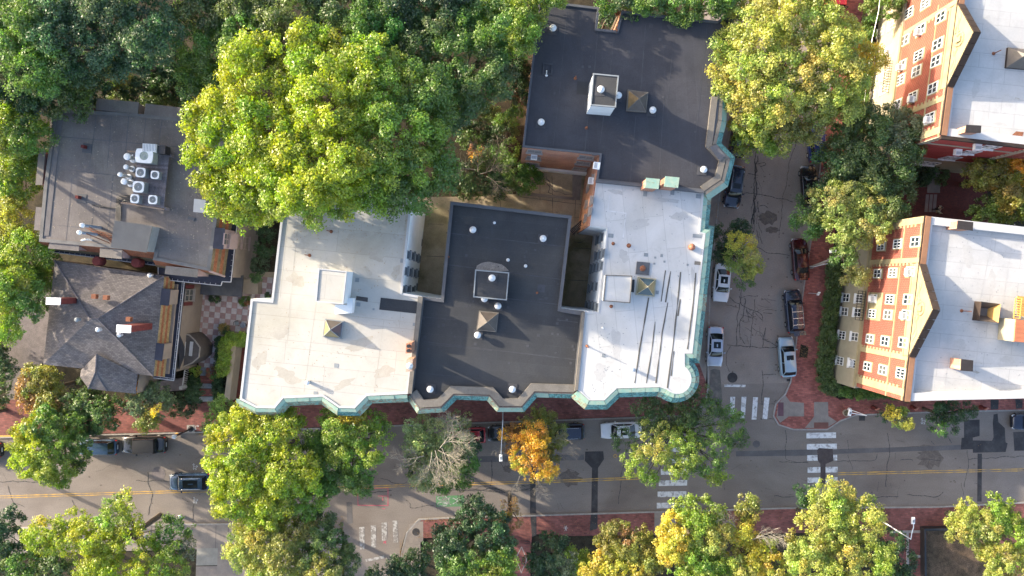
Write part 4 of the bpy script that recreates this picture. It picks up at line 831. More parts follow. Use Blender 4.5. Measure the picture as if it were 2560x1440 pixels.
# ---- G and H: brick apartment houses on the right
def facade_house(nm, label, roof_px, face_px, zr, ped, cut, cuty, wins, base_wins, ac, bands, pil, esc, cream_box, side=None):
    """roof outline in photo pixels at zr; face_px the two ends (north, south) of the west face"""
    r_, rf = block(nm, label, roof_px, zr, 0.0, None, m_wroof2, m_wpar, 0.75, 0.55)
    w = ccw(PP(roof_px, zr)); a = P(*face_px[0], zr); b = P(*face_px[1], zr)
    u = Vector((b.x - a.x, b.y - a.y, 0)); Lf = u.length; u.normalize(); n = Vector((-u.y, u.x, 0))
    if n.x > 0: n = -n
    Z = Vector((0, 0, 1)); a0 = Vector((a.x, a.y, 0)); zb = cut
    mm = M(); mm.prism(w, zb, zr - .03, cap=False); mm.build('brick_wall', m_brickG, r_)
    mm = M(); mm.prism(offset_line(w, .18, True), 0, zb); mm.build('stone_base', m_cream2, r_)
    def at(px, py, d=0.0): return ray_plane(px, py, a0 + n * d, n)
    def s_of(p): return (p - a0).dot(u)
    # metal coping over the west face
    mm = M(); mm.obox(a0 + Z * (zr - .02) - n * .50, u * Lf, n * 0.52, Z * .14); mm.build('coping', m_bronze2, r_)
    mm = M(); mm.obox(a0 + Z * (zr - .05) + n * .02, u * Lf, n * .12, Z * .12); mm.build('coping_edge', m_bronze, r_)
    # pediment
    s0, s1, s2, zp = ped
    P0 = a0 + u * s0 + Z * (zr - .9); P1 = a0 + u * s1 + Z * (zr + zp); P2 = a0 + u * s2 + Z * (zr - .9)
    mm = M(); q = [P0, P0 + Z * .95, P1, P2 + Z * .95, P2]
    mm.add([v + n * .10 for v in q] + [v - n * .35 for v in q], [(0, 1, 2, 3, 4), (9, 8, 7, 6, 5), (0, 5, 6, 1), (1, 6, 7, 2), (2, 7, 8, 3), (3, 8, 9, 4), (4, 9, 5, 0)]); mm.build('pediment', m_cream, r_)
    for A1, B1 in ((q[1], q[2]), (q[2], q[3])):
        dv = (B1 - A1); k = 5
        for i in range(k):
            st = A1 + dv * (i / k + .004); mm = M(); mm.obox(st + n * .16 + Z * .02, dv * (1 / k - .008), -n * .66, Z * .14); mm.build('pediment_coping', m_bronze, r_)
    c = a0 + u * s1 + Z * (zr + zp * .36)
    mm = M(); mm.tube([c + u * math.cos(t) * .62 + Z * math.sin(t) * .62 + n * .13 for t in np.linspace(0, 2 * math.pi, 17)], .11, 5, cap=False); mm.build('medallion_ring', m_cream, r_)
    mm = M(); mm.obox(c - u * .25 - Z * .3 + n * .1, u * .5, Z * .6, n * .18); mm.build('medallion_shield', m_cream, r_)
    for sgn in (-1, 1):
        for row in (0, 1):
            mm = M(); mm.tube([c + u * sgn * (.8 + k * .3) - Z * (.15 + row * .35 + .22 * math.sin(k * .9 + row) + .05 * k) + n * .12 for k in range(9 - row * 2)], .10, 5, r1=.04); mm.build('carved_swag', m_cream, r_)
    mm = M(); mm.obox(a0 + u * s0 + Z * (zr - 1.05) + n * .02, u * (s2 - s0), n * .14, Z * .2); mm.build('stone_cornice', m_cream, r_)
    # stone bands along the face, at heights; stone uprights with teeth at positions
    for zz, h_, dp in bands:
        mm = M(); mm.obox(a0 + Z * zz + n * .005, u * Lf, n * dp, Z * h_); mm.build('string_course', m_cream, r_)
    for s, w_, teeth in pil:
        mm = M(); mm.obox(a0 + u * (s - w_ / 2) + Z * zb, u * w_, n * .10, Z * (zr - zb - .1)); mm.build('stone_upright', m_cream, r_)
        for k in range(int((zr - zb - .5) / .62)):
            for sg in teeth:
                mm = M(); mm.obox(a0 + u * (s + sg * w_ / 2 - (0.24 if sg < 0 else 0)) + Z * (zb + .15 + k * .62), u * .24, n * .085, Z * .31); mm.build('quoin', m_cream, r_)
    for px, py, w_, h_ in wins:
        p = at(px, py, .03); mm = M(); mm.obox(p - u * (w_ / 2 + .10) - Z * (h_ / 2 + .14) - n * .03, u * (w_ + .20), Z * (h_ + .34), n * .07); mm.build('stone_surround', m_cream, r_)
        window(r_, p + n * .05, u, n, w_, h_, m_frame, random.choice([m_glass, m_glass2, m_glass]), random.choice([1, 1, 2]), .08, sill=False)
    for px, py, w_, h_ in base_wins:
        window(r_, at(px, py, .22), u, n, w_, h_, m_frame, random.choice([m_glass, m_glass2]), random.choice([1, 2]), .06)
    if cream_box:
        pa, pb = at(*cream_box[0]), at(*cream_box[1]); sa, sb = sorted((s_of(pa), s_of(pb)))
        mm = M(); mm.obox(a0 + u * sa + Z * min(pa.z, pb.z) + n * .004, u * (sb - sa), Z * abs(pa.z - pb.z), n * .03); mm.build('stone_panel', m_cream, r_)
    # fire escape balcony
    pa, pb = at(*esc[0]), at(*esc[1]); sa, sb = sorted((s_of(pa), s_of(pb))); zz = (pa.z + pb.z) / 2
    mm = M(); o = a0 + u * sa + Z * zz + n * .18; Le = sb - sa
    for d_ in (0, .8): mm.obox(o + n * d_, u * Le, n * .05, Z * .05); mm.obox(o + n * d_ + Z * .9, u * Le, n * .04, Z * .04)
    k = int(Le / .28)
    for i in range(k + 1): mm.obox(o + u * (Le * i / k) , u * .05, n * .85, Z * .04); mm.obox(o + u * (Le * i / k) + n * .8, u * .03, n * .03, Z * .9)
    mm.build('fire_escape', m_black, r_)
    return r_, a0, u, n, at
H_roof = [(2314, 540), (2560, 567), (2800, 592), (2800, 985), (2560, 996), (2261, 1003)]
zH = 14.5
def hz(x, y): return (2060 + x / 2.482, 480 + y / 2.482)
Hw = []
for x, y in [(570, 310), (540, 495), (525, 667), (515, 765), (495, 935), (480, 1125)]: Hw.append((*hz(x, y), .98, 1.45))
for x, y in [(460, 323), (430, 502), (412, 667), (400, 762), (382, 925), (368, 1104)]: Hw.append((*hz(x, y), .95, 1.42))
for x, y in [(357, 337), (335, 507), (308, 662), (302, 755), (287, 912), (272, 1083)]: Hw.append((*hz(x, y), .92, 1.42))
Hb = [(*hz(x, y), .95, 1.5) for x, y in [(220, 662), (210, 748), (192, 898), (178, 1065), (138, 656), (128, 742), (113, 888), (100, 1048)]]
H, Ha0, Hu, Hn, Hat = facade_house('apartment_house', 'lower brick and stone apartment house with white roof and brown trimmed gable', H_roof, [(2314, 540), (2261, 1003)], zH,
    (4.6, 8.9, 13.6, 2.9), 5.4, None, Hw, Hb, None, [(5.25, .28, .3), (11.35, .14, .12), (14.0, .2, .06)], [(0.35, .7, [1]), (4.25, .5, [1]), (13.75, .5, [-1]), (17.1, .7, [-1])], [hz(262, 618), hz(258, 798)], [hz(278, 622), hz(350, 800)])
G_roof = [(2353, 338), (2372, 180), (2400, -30), (2430, -300), (2800, -250), (2800, 385), (2560, 361)]
def gz(x, y): return (2060 + x / 2.88, y / 2.88)
Gw = []
for x, y in [(735, 25), (845, 122), (822, 320), (810, 440), (787, 637), (765, 852)]: Gw.append((*gz(x, y), 1.08, 1.5))
for x, y in [(615, 95), (700, 215), (685, 402), (670, 514), (642, 700), (585, 292), (562, 475), (552, 577), (530, 757), (500, 955)]: Gw.append((*gz(x, y), 1.1, 1.5))
Gb = [(*gz(x, y), 1.0, 1.4) for x, y in [(497, 177), (465, 365), (447, 540), (438, 642), (410, 230), (356, 588), (346, 685)]]
G, Ga0, Gu, Gn, Gat = facade_house('apartment_house', 'upper right brick and stone apartment house with white roof and brown trimmed gable', G_roof, [(2400, -20), (2353, 338)], zH,
    (1.2, 5.0, 9.2, 3.0), 5.4, None, Gw, Gb, None, [(5.25, .28, .3), (11.35, .14, .12), (14.0, .2, .06)], [(0.8, .5, [1]), (10.2, .5, [-1]), (13.3, .7, [-1])], [gz(505, 445), gz(490, 662)], [gz(530, 440), gz(590, 630)])
# south side wall of G
p0 = P(2353, 338, zH); p1 = P(2560, 361, zH); u = (p1 - p0); u.z = 0; u.normalize(); n = Vector((u.y, -u.x, 0)); n = n if n.y < 0 else -n
mm = M(); mm.obox(Vector((p0.x, p0.y, 5.4)) + n * .01, u * 9.6, n * .04, Vector((0, 0, zH - 5.45))); mm.build('side_wall', m_brickGx, G)
mm = M(); mm.obox(Vector((p0.x, p0.y, 11.4)) + n * .06, u * 9.6, n * .1, Vector((0, 0, .15))); mm.build('string_course', m_cream2, G)
mm = M(); mm.obox(Vector((p0.x, p0.y, zH - .3)) + n * .05, u * 20, n * .3, Vector((0, 0, .35))); mm.build('coping_edge', m_bronze, G)
for s in (0.15, 9.5):
    mm = M(); mm.obox(Vector((p0.x, p0.y, 5.4)) + u * (s - .2) + n * .05, u * .4, n * .1, Vector((0, 0, zH - 5.6))); mm.build('stone_upright', m_cream2, G)
    for k in range(14):
        mm = M(); mm.obox(Vector((p0.x, p0.y, 5.5 + k * .62)) + u * (s - .4 if s > 1 else s + .2) + n * .05, u * .25, n * .09, Vector((0, 0, .3))); mm.build('quoin', m_cream2, G)
for px, py in [(2465, 367), (2482, 368), (2417, 380), (2434, 380), (2370, 394), (2386, 395), (2310, 407), (2334, 409)]:
    window(G, ray_plane(px, py, p0 + n * (.06 if py < 400 else .2), n), u, n, .95, 1.4, m_frame, m_glass2, 1, .06)
# roof furniture on G and H
def hip_skylight(parent, corners, z0, z1, faces, inset=0.55, kh=.25):
    w = ccw(corners); mm = M(); mm.prism(w, z0, z0 + kh, cap=False); k = mm.build('skylight', m_bronze, parent)
    top = offset_line(w, -inset, True)
    for i in range(4):
        j = (i + 1) % 4; mm = M(); mm.add([(w[i].x, w[i].y, z0 + kh), (w[j].x, w[j].y, z0 + kh), (top[j].x, top[j].y, z1), (top[i].x, top[i].y, z1)], [(0, 1, 2, 3)]); mm.build('glass_face', faces[4 if False else (0 if (w[i].x + w[j].x) / 2 < max(q_.x for q_ in w) - .3 else 1)], k)
    mm = M(); mm.sheet(top, z1); mm.build('skylight_top', faces[4], k)
m_amber_lit = mat('sunlit_amber_side', (0.42, 0.24, 0.07), 0.6)  # sunlight on the well's east face, put into its colour
hip_skylight(H, PP([(2455, 754), (2503, 760), (2497, 807), (2449, 802)], zH + .5), zH - .55, zH - .45, [m_skybrown, m_amber_lit, m_bronze, m_grey, mat('grey_skylight_well', (.12, .115, .11), .6)], .55, 1.0)
hip_skylight(G, PP([(2534, 112), (2590, 118), (2584, 168), (2529, 163)], zH + .4), zH - .55, zH + .8, [m_skybrown] * 5, .9)
chimney(H, PP([(2404, 1040 - 145 + 4), (2430, 902), (2429, 927), (2402, 925)], 15.6), zH - .55, 15.6, m_chimbrick, m_soot)
chimney(H, PP([(2395, 553), (2430, 557), (2429, 575), (2393, 571)], 15.6), zH - .55, 15.6, m_chimbrick, m_soot)
chimney(G, PP([(2416, 314), (2450, 316), (2449, 331), (2414, 330)], 15.6), zH - .55, 15.6, m_chimbrick, m_soot)
c = P(2404, 777, zH); antenna(H, 2404, 777, zH - .55, 1.4); antenna(G, 2484, 134, zH - .55, 1.0)
pd = root('roof_deck', 'orange wooden roof deck beside the copper coloured stair hut on the lower right roof', 'roof deck', P(2560, 770, zH - .5))
for k in range(9):
    mm = M(); a = P(2543, 748 + k * 5.6, 15.2); mm.box((a.x + 2.6, a.y, 15.2), (5.2, .2, .06), -.08); mm.build('deck_board', m_newwood, pd)
mm = M(); a = P(2539, 745, 15.2); b = P(2534, 795, 15.2); mm.tube([a, b], .06, 6); mm.tube([a + Vector((0, 0, .8)), b + Vector((0, 0, .8))], .05, 6)
for k in range(9): q = a.lerp(b, k / 8); mm.tube([q, q + Vector((0, 0, .8))], .03, 5)
mm.build('railing', m_newwood, pd)
hut = root('stair_hut', 'salmon metal roofed stair hut at the right edge of the lower white roof', 'stair hut', P(2570, 825, zH - .5))
mm = M(); mm.prism(PP([(2540, 798), (2620, 806), (2612, 862), (2536, 854)], 16.2), zH - .5, 16.1); mm.build('hut_wall', m_cream2, hut)
for k in range(5):
    y0 = 798 + k * 11.2; mm = M(); mm.prism(PP([(2540 - k * .9, y0 + .3), (2620, y0 + 8.3), (2620, y0 + 19), (2539 - k * .9, y0 + 11)], 16.2), 16.1, 16.22); mm.build('roof_panel', m_copperroof, hut)
mm = M(); mm.sheet(PP([(2541, 388 - 60), (2560, 330), (2556, 343), (2528, 340)], zH - .5), zH - .53); mm.build('rust_stain', m_rust, G)
# window air conditioners
def window_ac(px, py, plane0, u, n, label):
    c = ray_plane(px, py, plane0 + n * .45, n); Z = Vector((0, 0, 1))
    r_ = root('window_air_conditioner', label, 'air conditioner', c, 'window air conditioners')
    mm = M(); mm.obox(c - u * .32 - Z * .22 - n * .4, u * .64, Z * .44, n * .62); mm.build('casing', m_white, r_)
    mm = M()
    for k in range(5): mm.obox(c - u * .26 + Z * (.215 - .0) - n * (.12 - k * .06), u * .52, Z * .02, n * .025)
    mm.build('grille', m_grey, r_)
window_ac(*hz(520, 497), Ha0, Hu, Hn, 'white air conditioner in a top floor window under the gable\'s upper end, lower right house')
window_ac(*hz(488, 766), Ha0, Hu, Hn, 'white air conditioner in the top row window just below the gable peak, lower right house')
window_ac(*hz(293, 662), Ha0, Hu, Hn, 'white air conditioner next to the fire escape, lower right house')
window_ac(*hz(165, 1063), Ha0, Hu, Hn, 'air conditioner in the stone base near the hedge corner, lower right house')
window_ac(*gz(672, 232), Ga0, Gu, Gn, 'white air conditioner highest up the red facade, upper right house')
window_ac(*gz(620, 715), Ga0, Gu, Gn, 'white air conditioner in the middle row beside a tooth edged stone band')
window_ac(*gz(515, 770), Ga0, Gu, Gn, 'white air conditioner nearest the dull green street tree, upper right house')
window_ac(*gz(740, 862), Ga0, Gu, Gn, 'white air conditioner close to the roof corner of the upper right house')
window_ac(*gz(455, 378), Ga0, Gu, Gn, 'white air conditioner in the pale stone base by the maple, upper right house')
window_ac(*gz(540, 485), Ga0, Gu, Gn, 'white air conditioner above the fire escape, upper right house')
window_ac(2443, 370, p0, u, n, 'air conditioner highest on the deep red side wall')
window_ac(2394, 383, p0, u, n, 'air conditioner in the middle of the deep red side wall')
d0 = P(1306, 368, ZD); d1 = P(1499, 388, ZD); du = (d1 - d0).normalized(); dn = Vector((du.y, -du.x, 0)); dn = dn if dn.y < 0 else -dn
window_ac(1335, 394, d0 - dn * .1, du, dn, 'air conditioner in the orange brick rear wall of the top block')
window_ac(1489, 414, q0, u2, n2, 'white air conditioner high on the narrow orange brick wall beside the white roof')
window_ac(1476, 452, q0, u2, n2, 'white air conditioner lower on the narrow orange brick wall near the courtyard')

# ---- E: mansard house with the machinery
zE, zEg = 10.5, 7.6
E = root('mansard_house', 'flat roofed mansard house with rooftop machinery on the left', 'building', P(350, 450, 0))
gut = [(130, 285), (600, 300), (612, 420), (592, 570), (578, 705), (556, 704), (553, 714), (418, 700), (417, 691), (396, 688), (396, 664), (123, 629), (115, 560)]
mm = M(); mm.prism(offset_line(ccw(PP(gut, zEg)), -.45, True), 0, zEg - .2, cap=False); mm.build('wall', m_stucco, E)
mm = M(); mm.sheet(PP(gut, zEg), zEg); mm.prism(PP(gut, zEg), zEg - .2, zEg - .01, cap=False); mm.build('gutter_shelf', m_navy, E)
roofE = [(137, 269), (205, 274), (228, 276), (345, 284), (455, 296), (560, 300), (560, 430), (545, 519), (535, 600), (524, 678), (382, 650), (386, 630), (97, 604), (110, 460)]
mm = M(); mm.sheet(PP(roofE, zE), zE); mm.build('roof', m_darkE, E)
mm = M(); mm.ring(PP(roofE, zE + .08), .35, zE - .05, zE + .08); mm.build('parapet', mat('weathered_roof_edge', (0.15, 0.145, 0.14), .9, .2, 1), E)
def skirt(parent, top, bot, courses, name='shingle_course'):
    """mansard slope between a top edge and a bottom edge (world points) as separate courses"""
    k = len(courses)
    for i, mt in enumerate(courses):
        a0_, a1 = top[0].lerp(bot[0], i / k), top[0].lerp(bot[0], (i + .97) / k); b0_, b1 = top[1].lerp(bot[1], i / k), top[1].lerp(bot[1], (i + .97) / k)
        up = Vector((0, 0, .03)); mm = M(); mm.add([a0_, b0_, b1 + up * 2, a1 + up * 2, a1 - up, b1 - up], [(0, 1, 2, 3), (3, 2, 5, 4)]); mm.build(name, mt, parent)
sk = [m_sh_green, m_sh_red, m_sh_green, m_sh_red, m_sh_green]
skirt(E, (P(560, 430, zE), P(545, 519, zE)), (P(592, 436, zEg + .1), P(583, 540, zEg + .1)), sk)
skirt(E, (P(545, 519, zE), P(524, 678, zE)), (P(583, 540, zEg + .1), P(562, 691, zEg + .1)), sk)
skirt(E, (P(524, 678, zE), P(382, 650, zE)), (P(562, 691, zEg + .1), P(392, 668, zEg + .1)), [m_sh_red, m_sh_red, m_sh_green])
skirt(E, (P(386, 630, zE), P(97, 604, zE)), (P(384, 655, zEg + .1), P(122, 624, zEg + .1)), [m_sh_red, m_sh_red, m_sh_green])
skirt(E, (P(97, 604, zE), P(137, 269, zE)), (P(118, 620, zEg + .1), P(150, 290, zEg + .1)), [m_sh_red, m_sh_green])
for a_, b_ in (((524, 678), (561, 691)),):
    mm = M(); mm.tube([P(*a_, zE), P(*b_, zEg + .2)], .12, 6); mm.build('hip_ridge', m_pinkstone, E)
def dormer(parent, corners, z0, z1, roofm, wallm, face=None, nface=None):
    w = ccw(corners); mm = M(); mm.prism(w, z0, z1 - .05); d_ = mm.build('dormer', wallm, parent)
    mm = M(); mm.prism(offset_line(w, .1, True), z1 - .05, z1 + .05); mm.build('dormer_roof', roofm, d_)
    return d_
for q in ([(150, 252), (230, 262), (228, 277), (148, 270)], [(245, 249), (345, 258), (343, 282), (243, 273)], [(367, 262), (455, 272), (453, 296), (364, 284)]):
    dormer(E, PP(q, zE), zEg, zE + .02, m_darkE, m_stucco)
for q in ([(540, 571), (560, 573), (556, 621), (535, 619)],):
    d_ = dormer(E, PP(q, zE + .1), zEg, zE + .1, m_navy, m_pinkstone)
    mm = M(); mm.prism(PP([(559, 579), (577, 582), (573, 621), (555, 619)], zE - .9), zEg, zE - .9); mm.build('dormer_front', m_pinkstone, E)
    pa = P(566, 598, zE - .5)
    window(E, pa, Vector((-.09, -1, 0)), Vector((1, -.09, 0)), 1.2, 1.5, m_pinkstone, m_glass2, 1, .1)
for q in ([(127, 607), (196, 613), (195, 625), (124, 619)], [(253, 622), (303, 626), (302, 645), (252, 640)], [(417, 667), (493, 675), (491, 691), (415, 683)], [(100, 378), (112, 379), (104, 460), (92, 460)], [(93, 520), (106, 521), (101, 574), (88, 573)]):
    dormer(E, PP(q, zE - .1), zEg, zE - .1, m_darkE, m_pinkstone)
mm = M(); gp_ = ccw(PP(gut, zEg)); n_ = len(gp_)
for i in range(n_):
    a, b = gp_[i], gp_[(i + 1) % n_]
    mm.tube([(a.x, a.y, zEg + .06), (b.x, b.y, zEg + .06)], .05, 5)
    k = int((b - a).length / .55); nn = Vector((-(b - a).normalized().y, (b - a).normalized().x, 0))
    for j in range(1, k): q = a.lerp(b, j / k); mm.tube([(q.x, q.y, zEg + .07), (q.x + nn.x * .22, q.y + nn.y * .22, zEg + .07)], .02, 4)
mm.build('gutter_rail', m_gutter, E)
eu = (P(578, 705, zEg) - P(592, 570, zEg)); eu.z = 0; eu.normalize(); en = Vector((1, -.09, 0)).normalized(); e0 = P(590, 570, zEg) - en * .45
for px, py, gl_ in [(593, 604, m_glass2), (612, 608, m_glass)]:
    window(E, ray_plane(px, py, e0 + en * .03, en), eu, en, 1.4, 1.9, m_pinkstone, gl_, 1, .1)
mm = M(); mm.prism(PP([(504, 700), (608, 688), (604, 742), (500, 736)], 4), 3.8, 4.0, bottom=True); pr = mm.build('porch_roof', mat('dark_porch_felt', (0.055, 0.057, 0.065), .8, .2, 1, big=(.09, .09, .09), bigscale=.6), E)
for q in [(604, 690), (601, 738), (560, 738)]:
    b = P(*q, 3.8); mm = M(); mm.box((b.x - .2, b.y, 1.9), (.25, .25, 3.8)); mm.build('porch_post', m_pinkstone, E)
mm = M(); a = P(607, 705, 1.5); mm.box((a.x + .9, a.y - .5, .8), (1.7, 1.8, 1.6)); mm.build('porch_step', m_tanwall, E)
# E roof seams, hatch and vents
for x0, y0, x1, y1 in [(280, 282, 268, 420), (322, 288, 310, 430), (365, 292, 352, 420), (406, 297, 396, 360), (243, 278, 223, 420), (137, 421, 300, 440), (283, 440, 270, 575), (130, 340, 500, 372), (180, 445, 165, 600), (236, 505, 225, 600), (430, 520, 500, 528), (115, 560, 270, 575), (500, 600, 360, 590)]:
    mm = M(); mm.ribbon(PP([(x0, y0), (x1, y1)], zE), .08, zE + .012, jit=.01, step=1.2); mm.build('membrane_seam', mat('pale_felt_seam', (.12, .115, .12), .9) if 'pale_felt_seam' not in bpy.data.materials else bpy.data.materials['pale_felt_seam'], E)
mm = M(); mm.prism(PP([(148, 275), (160, 276), (140, 420), (122, 590), (110, 590), (128, 420)], zE + .05), zE, zE + .05); mm.build('edge_strip', mat('pale_edge_felt', (.14, .13, .13), .9, .2, .6), E)
for px, py in [(210, 367), (196, 493)]:
    c = P(px, py, zE + .3); mm = M(); mm.box((c.x + .15, c.y - .1, zE + .02), (.95, .95, .04), -.1); mm.build('vent_flashing', m_par, E); mm = M(); mm.box((c.x, c.y, zE + .3), (.3, .3, .6), -.1); mm.build('short_flue', m_redbrick, E)
eh = PP([(288, 553), (378, 566), (364, 629), (279, 617)], 12.2)
ph = quad_prism('stair_penthouse', E, eh, zE, 12.1, m_grey); mm = M(); mm.prism(offset_line(ccw(eh), .08, True), 12.1, 12.2); mm.build('penthouse_roof', mat('grey_gravel_felt', (.17, .16, .145), .9, .1, 1), ph)
hc_ = PP([(487, 499), (512, 502), (508, 530), (485, 528)], 11.6); hh = quad_prism('roof_hatch', E, hc_, zE, 11.5, m_grey); mm = M(); mm.prism(offset_line(ccw(hc_), .08, True), 11.5, 11.6); mm.build('hatch_lid', m_wpar, hh)
mm = M(); mm.prism(PP([(470, 540), (488, 545), (484, 552), (469, 547)], zE + .15), zE, zE + .15); mm.build('roof_scuttle', m_par, E)

# ---- F: shingled hip roof house
zF = 8.6
Fh = root('shingled_house', 'house under a grey shingled hip roof with two white capped chimneys', 'building', P(270, 800, 0))
a_, b_, c_, d_ = P(137, 651, zF), P(411, 690, zF), P(384, 940, zF), P(108, 911, zF)
p1, p2 = P(226, 797, 10.7), P(245, 797, 10.7)
ee, ef, eg, eh_, ei, ej2 = P(203, 925, zF), P(201, 942, zF), P(222, 971, zF), P(269, 977, zF), P(340, 984, zF - .3), P(345, 937, zF - .1)
j1, j2 = P(243, 885, 9.65), P(240, 930, 9.6)
for nm_, fs in (('roof_slope', [a_, d_, p1]), ('roof_slope', [a_, p1, p2, b_]), ('roof_slope', [b_, p2, c_]), ('roof_slope', [d_, c_, p2, p1])):
    mm = M(); f_ = fs if area2([Vector((v.x, v.y, 0)) for v in fs]) > 0 else fs[::-1]; mm.add(f_, [tuple(range(len(f_)))]); mm.build(nm_, m_slate, Fh)
up = Vector((0, 0, .06))
for fs in ([j1, j2, eg, ef, ee], [j2, eg, eh_], [j1, j2, eh_, ei, ej2]):
    mm = M(); f_ = fs if area2([Vector((v.x, v.y, 0)) for v in fs]) > 0 else fs[::-1]; mm.add([v + up for v in f_], [tuple(range(len(f_)))]); mm.build('gable_slope', m_slate, Fh)
mm = M()
for s_, e_ in ((a_, p1), (b_, p2), (c_, p2), (p1, p2), (j1, j2), (j2, eg), (j2, eh_)): mm.tube([s_ + up, e_ + up], .09, 5)
mm.build('ridge_caps', mat('ridge_shingles', (.12, .11, .115), .9, .3, 3), Fh)
wallF = PP([(140, 655), (458, 702), (430, 945), (345, 938), (340, 975), (225, 966), (204, 925), (112, 908)], zF)
mm = M(); mm.prism(offset_line(ccw(PP([(137, 651), (452, 703), (428, 945), (345, 940), (337, 980), (222, 968), (203, 922), (108, 909)], 6.8)), -.4, True), 0, 6.7, cap=True); mm.build('wall', m_stucco, Fh)
mm = M(); mm.prism([a_, d_, ee, ef, eg, eh_, ei, ej2, c_, b_], 6.0, zF - .35, cap=False); mm.build('upper_wall', m_stucco, Fh)
zFg = 6.4
skirt(Fh, (b_, c_), (P(437, 702, 6.9), P(412, 942, 6.9)), [m_sh_tan, m_sh_red, m_sh_tan, m_sh_red, m_sh_tan])
gf = [(430, 700), (461, 706), (435, 951), (384, 944), (384, 938), (410, 940)]
mm = M(); mm.prism(PP(gf, zFg), zFg - .25, zFg); mm.build('gutter_shelf', m_navy, Fh)
mm = M(); gp_ = [P(461, 706, zFg), P(435, 951, zFg), P(384, 944, zFg)]
for i in range(2):
    a, b = gp_[i], gp_[i + 1]; mm.tube([a + up, b + up], .06, 5); k = int((b - a).length / .6); nn = Vector((-(b - a).normalized().y, (b - a).normalized().x, 0)) * -1
    mm.tube([a + up + nn * .2, b + up + nn * .2], .03, 4)
    for j in range(1, k): q = a.lerp(b, j / k) + up; mm.tube([q, q + nn * .2], .02, 4)
mm.build('gutter_rail', m_gutter, Fh)
for q, wx in (([(406, 723), (424, 725), (420, 762), (402, 760)], (427, 741)), ([(393, 860), (408, 862), (403, 900), (389, 897)], (411, 880))):
    d1_ = dormer(Fh, PP(q, zF), 6.6, zF, m_navy, m_stucco)
    window(Fh, P(wx[0], wx[1], zF - 1.0), Vector((-.11, -1, 0)), Vector((1, -.11, 0)), 1.1, 1.3, m_dframe, m_glass2, 1, .1)
en2 = Vector((1, -.1, 0)).normalized(); eu2 = Vector((-.1, -1, 0)).normalized()
window(Fh, ray_plane(472, 738, P(461, 706, 6.8) - en2 * .42, en2), eu2, en2, 1.3, 1.9, m_dframe, m_glass2, 1, .1)
mm = M(); pw_ = ray_plane(472, 738, P(461, 706, 6.8) - en2 * .39, en2)
for s in (-1.15, .75): mm.obox(pw_ + eu2 * s - Vector((0, 0, 1)), eu2 * .4, Vector((0, 0, 2)), en2 * .06)
mm.build('shutters', mat('maroon_shutter', (.12, .03, .03), .7), Fh)
# bay window with its dark roof
bay = PP([(449, 832), (474, 836), (488, 849), (502, 868), (499, 893), (482, 908), (449, 922)], 3.4)
mm = M(); mm.prism(bay, 0, 3.4); by = mm.build('bay_window', mat('dark_bay_wood', (.10, .085, .08), .7, .2, 2), Fh)
mm = M(); tl = PP([(446, 828), (448, 925)], 5.4); lo = PP([(452, 838), (462, 866), (461, 892), (449, 918)], 3.5)
mm.add([tl[0], lo[0], lo[1]], [(0, 1, 2)]); mm.add([tl[0], lo[1], lo[2], tl[1]], [(0, 1, 2, 3)]); mm.add([tl[1], lo[2], lo[3]], [(0, 1, 2)])
mm.build('bay_roof', m_navy, Fh)
mm = M(); mm.ring(bay, .12, 3.4, 3.5); mm.build('bay_cornice', m_dframe, Fh)
mm = M(); c_ = P(478, 872, 3.4); mm.box((c_.x, c_.y, 3.44), (.35, 1.6, .06), -.1); mm.box((c_.x - .7, c_.y, 3.45), (.12, 1.6, .06), -.1); mm.build('bay_glazing', m_gutter, Fh)
# chimneys with white caps, vents
for q, q0_ in (([(117, 745), (150, 746), (149, 761), (116, 760)], 12.6), ([(293, 813), (326, 815), (325, 831), (292, 829)], 13.0)):
    chimney(Fh, PP(q, q0_), zF, q0_ - .08, m_redbrick, m_white)
for px, py, z_ in [(237, 741, 10.6), (266, 744, 10.8), (323, 798, 10.6)]:
    c = P(px, py, z_); mm = M(); mm.box((c.x, c.y, z_), (.45, .45, .5), -.1); mm.build('roof_vent', m_rust, Fh)
for px, py, z_, m_ in [(195, 799, 10.9, m_grey), (247, 824, 11.3, m_metal), (300, 837, 10.4, m_metal), (376, 688, 9.0, m_metal)]:
    c = P(px, py, z_); mm = M(); mm.lathe((c.x, c.y, z_ - .3), [(.18, 0), (.18, .5), (.24, .52), (.1, .65)], 10); mm.build('roof_vent', m_, Fh)
for px, py in [(249, 653), (346, 657)]:
    c = P(px, py, 8.4); mm = M(); mm.lathe((c.x, c.y, 8.0), [(.5, 0), (.5, .9), (.42, 1.0)], 14); mm.build('round_chimney', m_redbrick, Fh)
mm = M(); mm.prism(PP([(350, 960), (460, 945), (462, 975), (352, 985)], .9), 0, .9); pr = mm.build('porch_deck', mat('grey_porch_boards', (.2, .17, .17), .9, .2, 2), Fh)
mm = M(); a = P(462, 925, 1.9); b = P(455, 972, 1.9); mm.tube([a, b], .07, 6)
for k in range(11): q = a.lerp(b, k / 10); mm.tube([q, q - Vector((0, 0, 1))], .035, 5)
c = P(452, 970, 2.0); mm.box((c.x, c.y, 1.4), (.35, .35, 1.3)); mm.build('porch_railing', m_gutter, Fh)

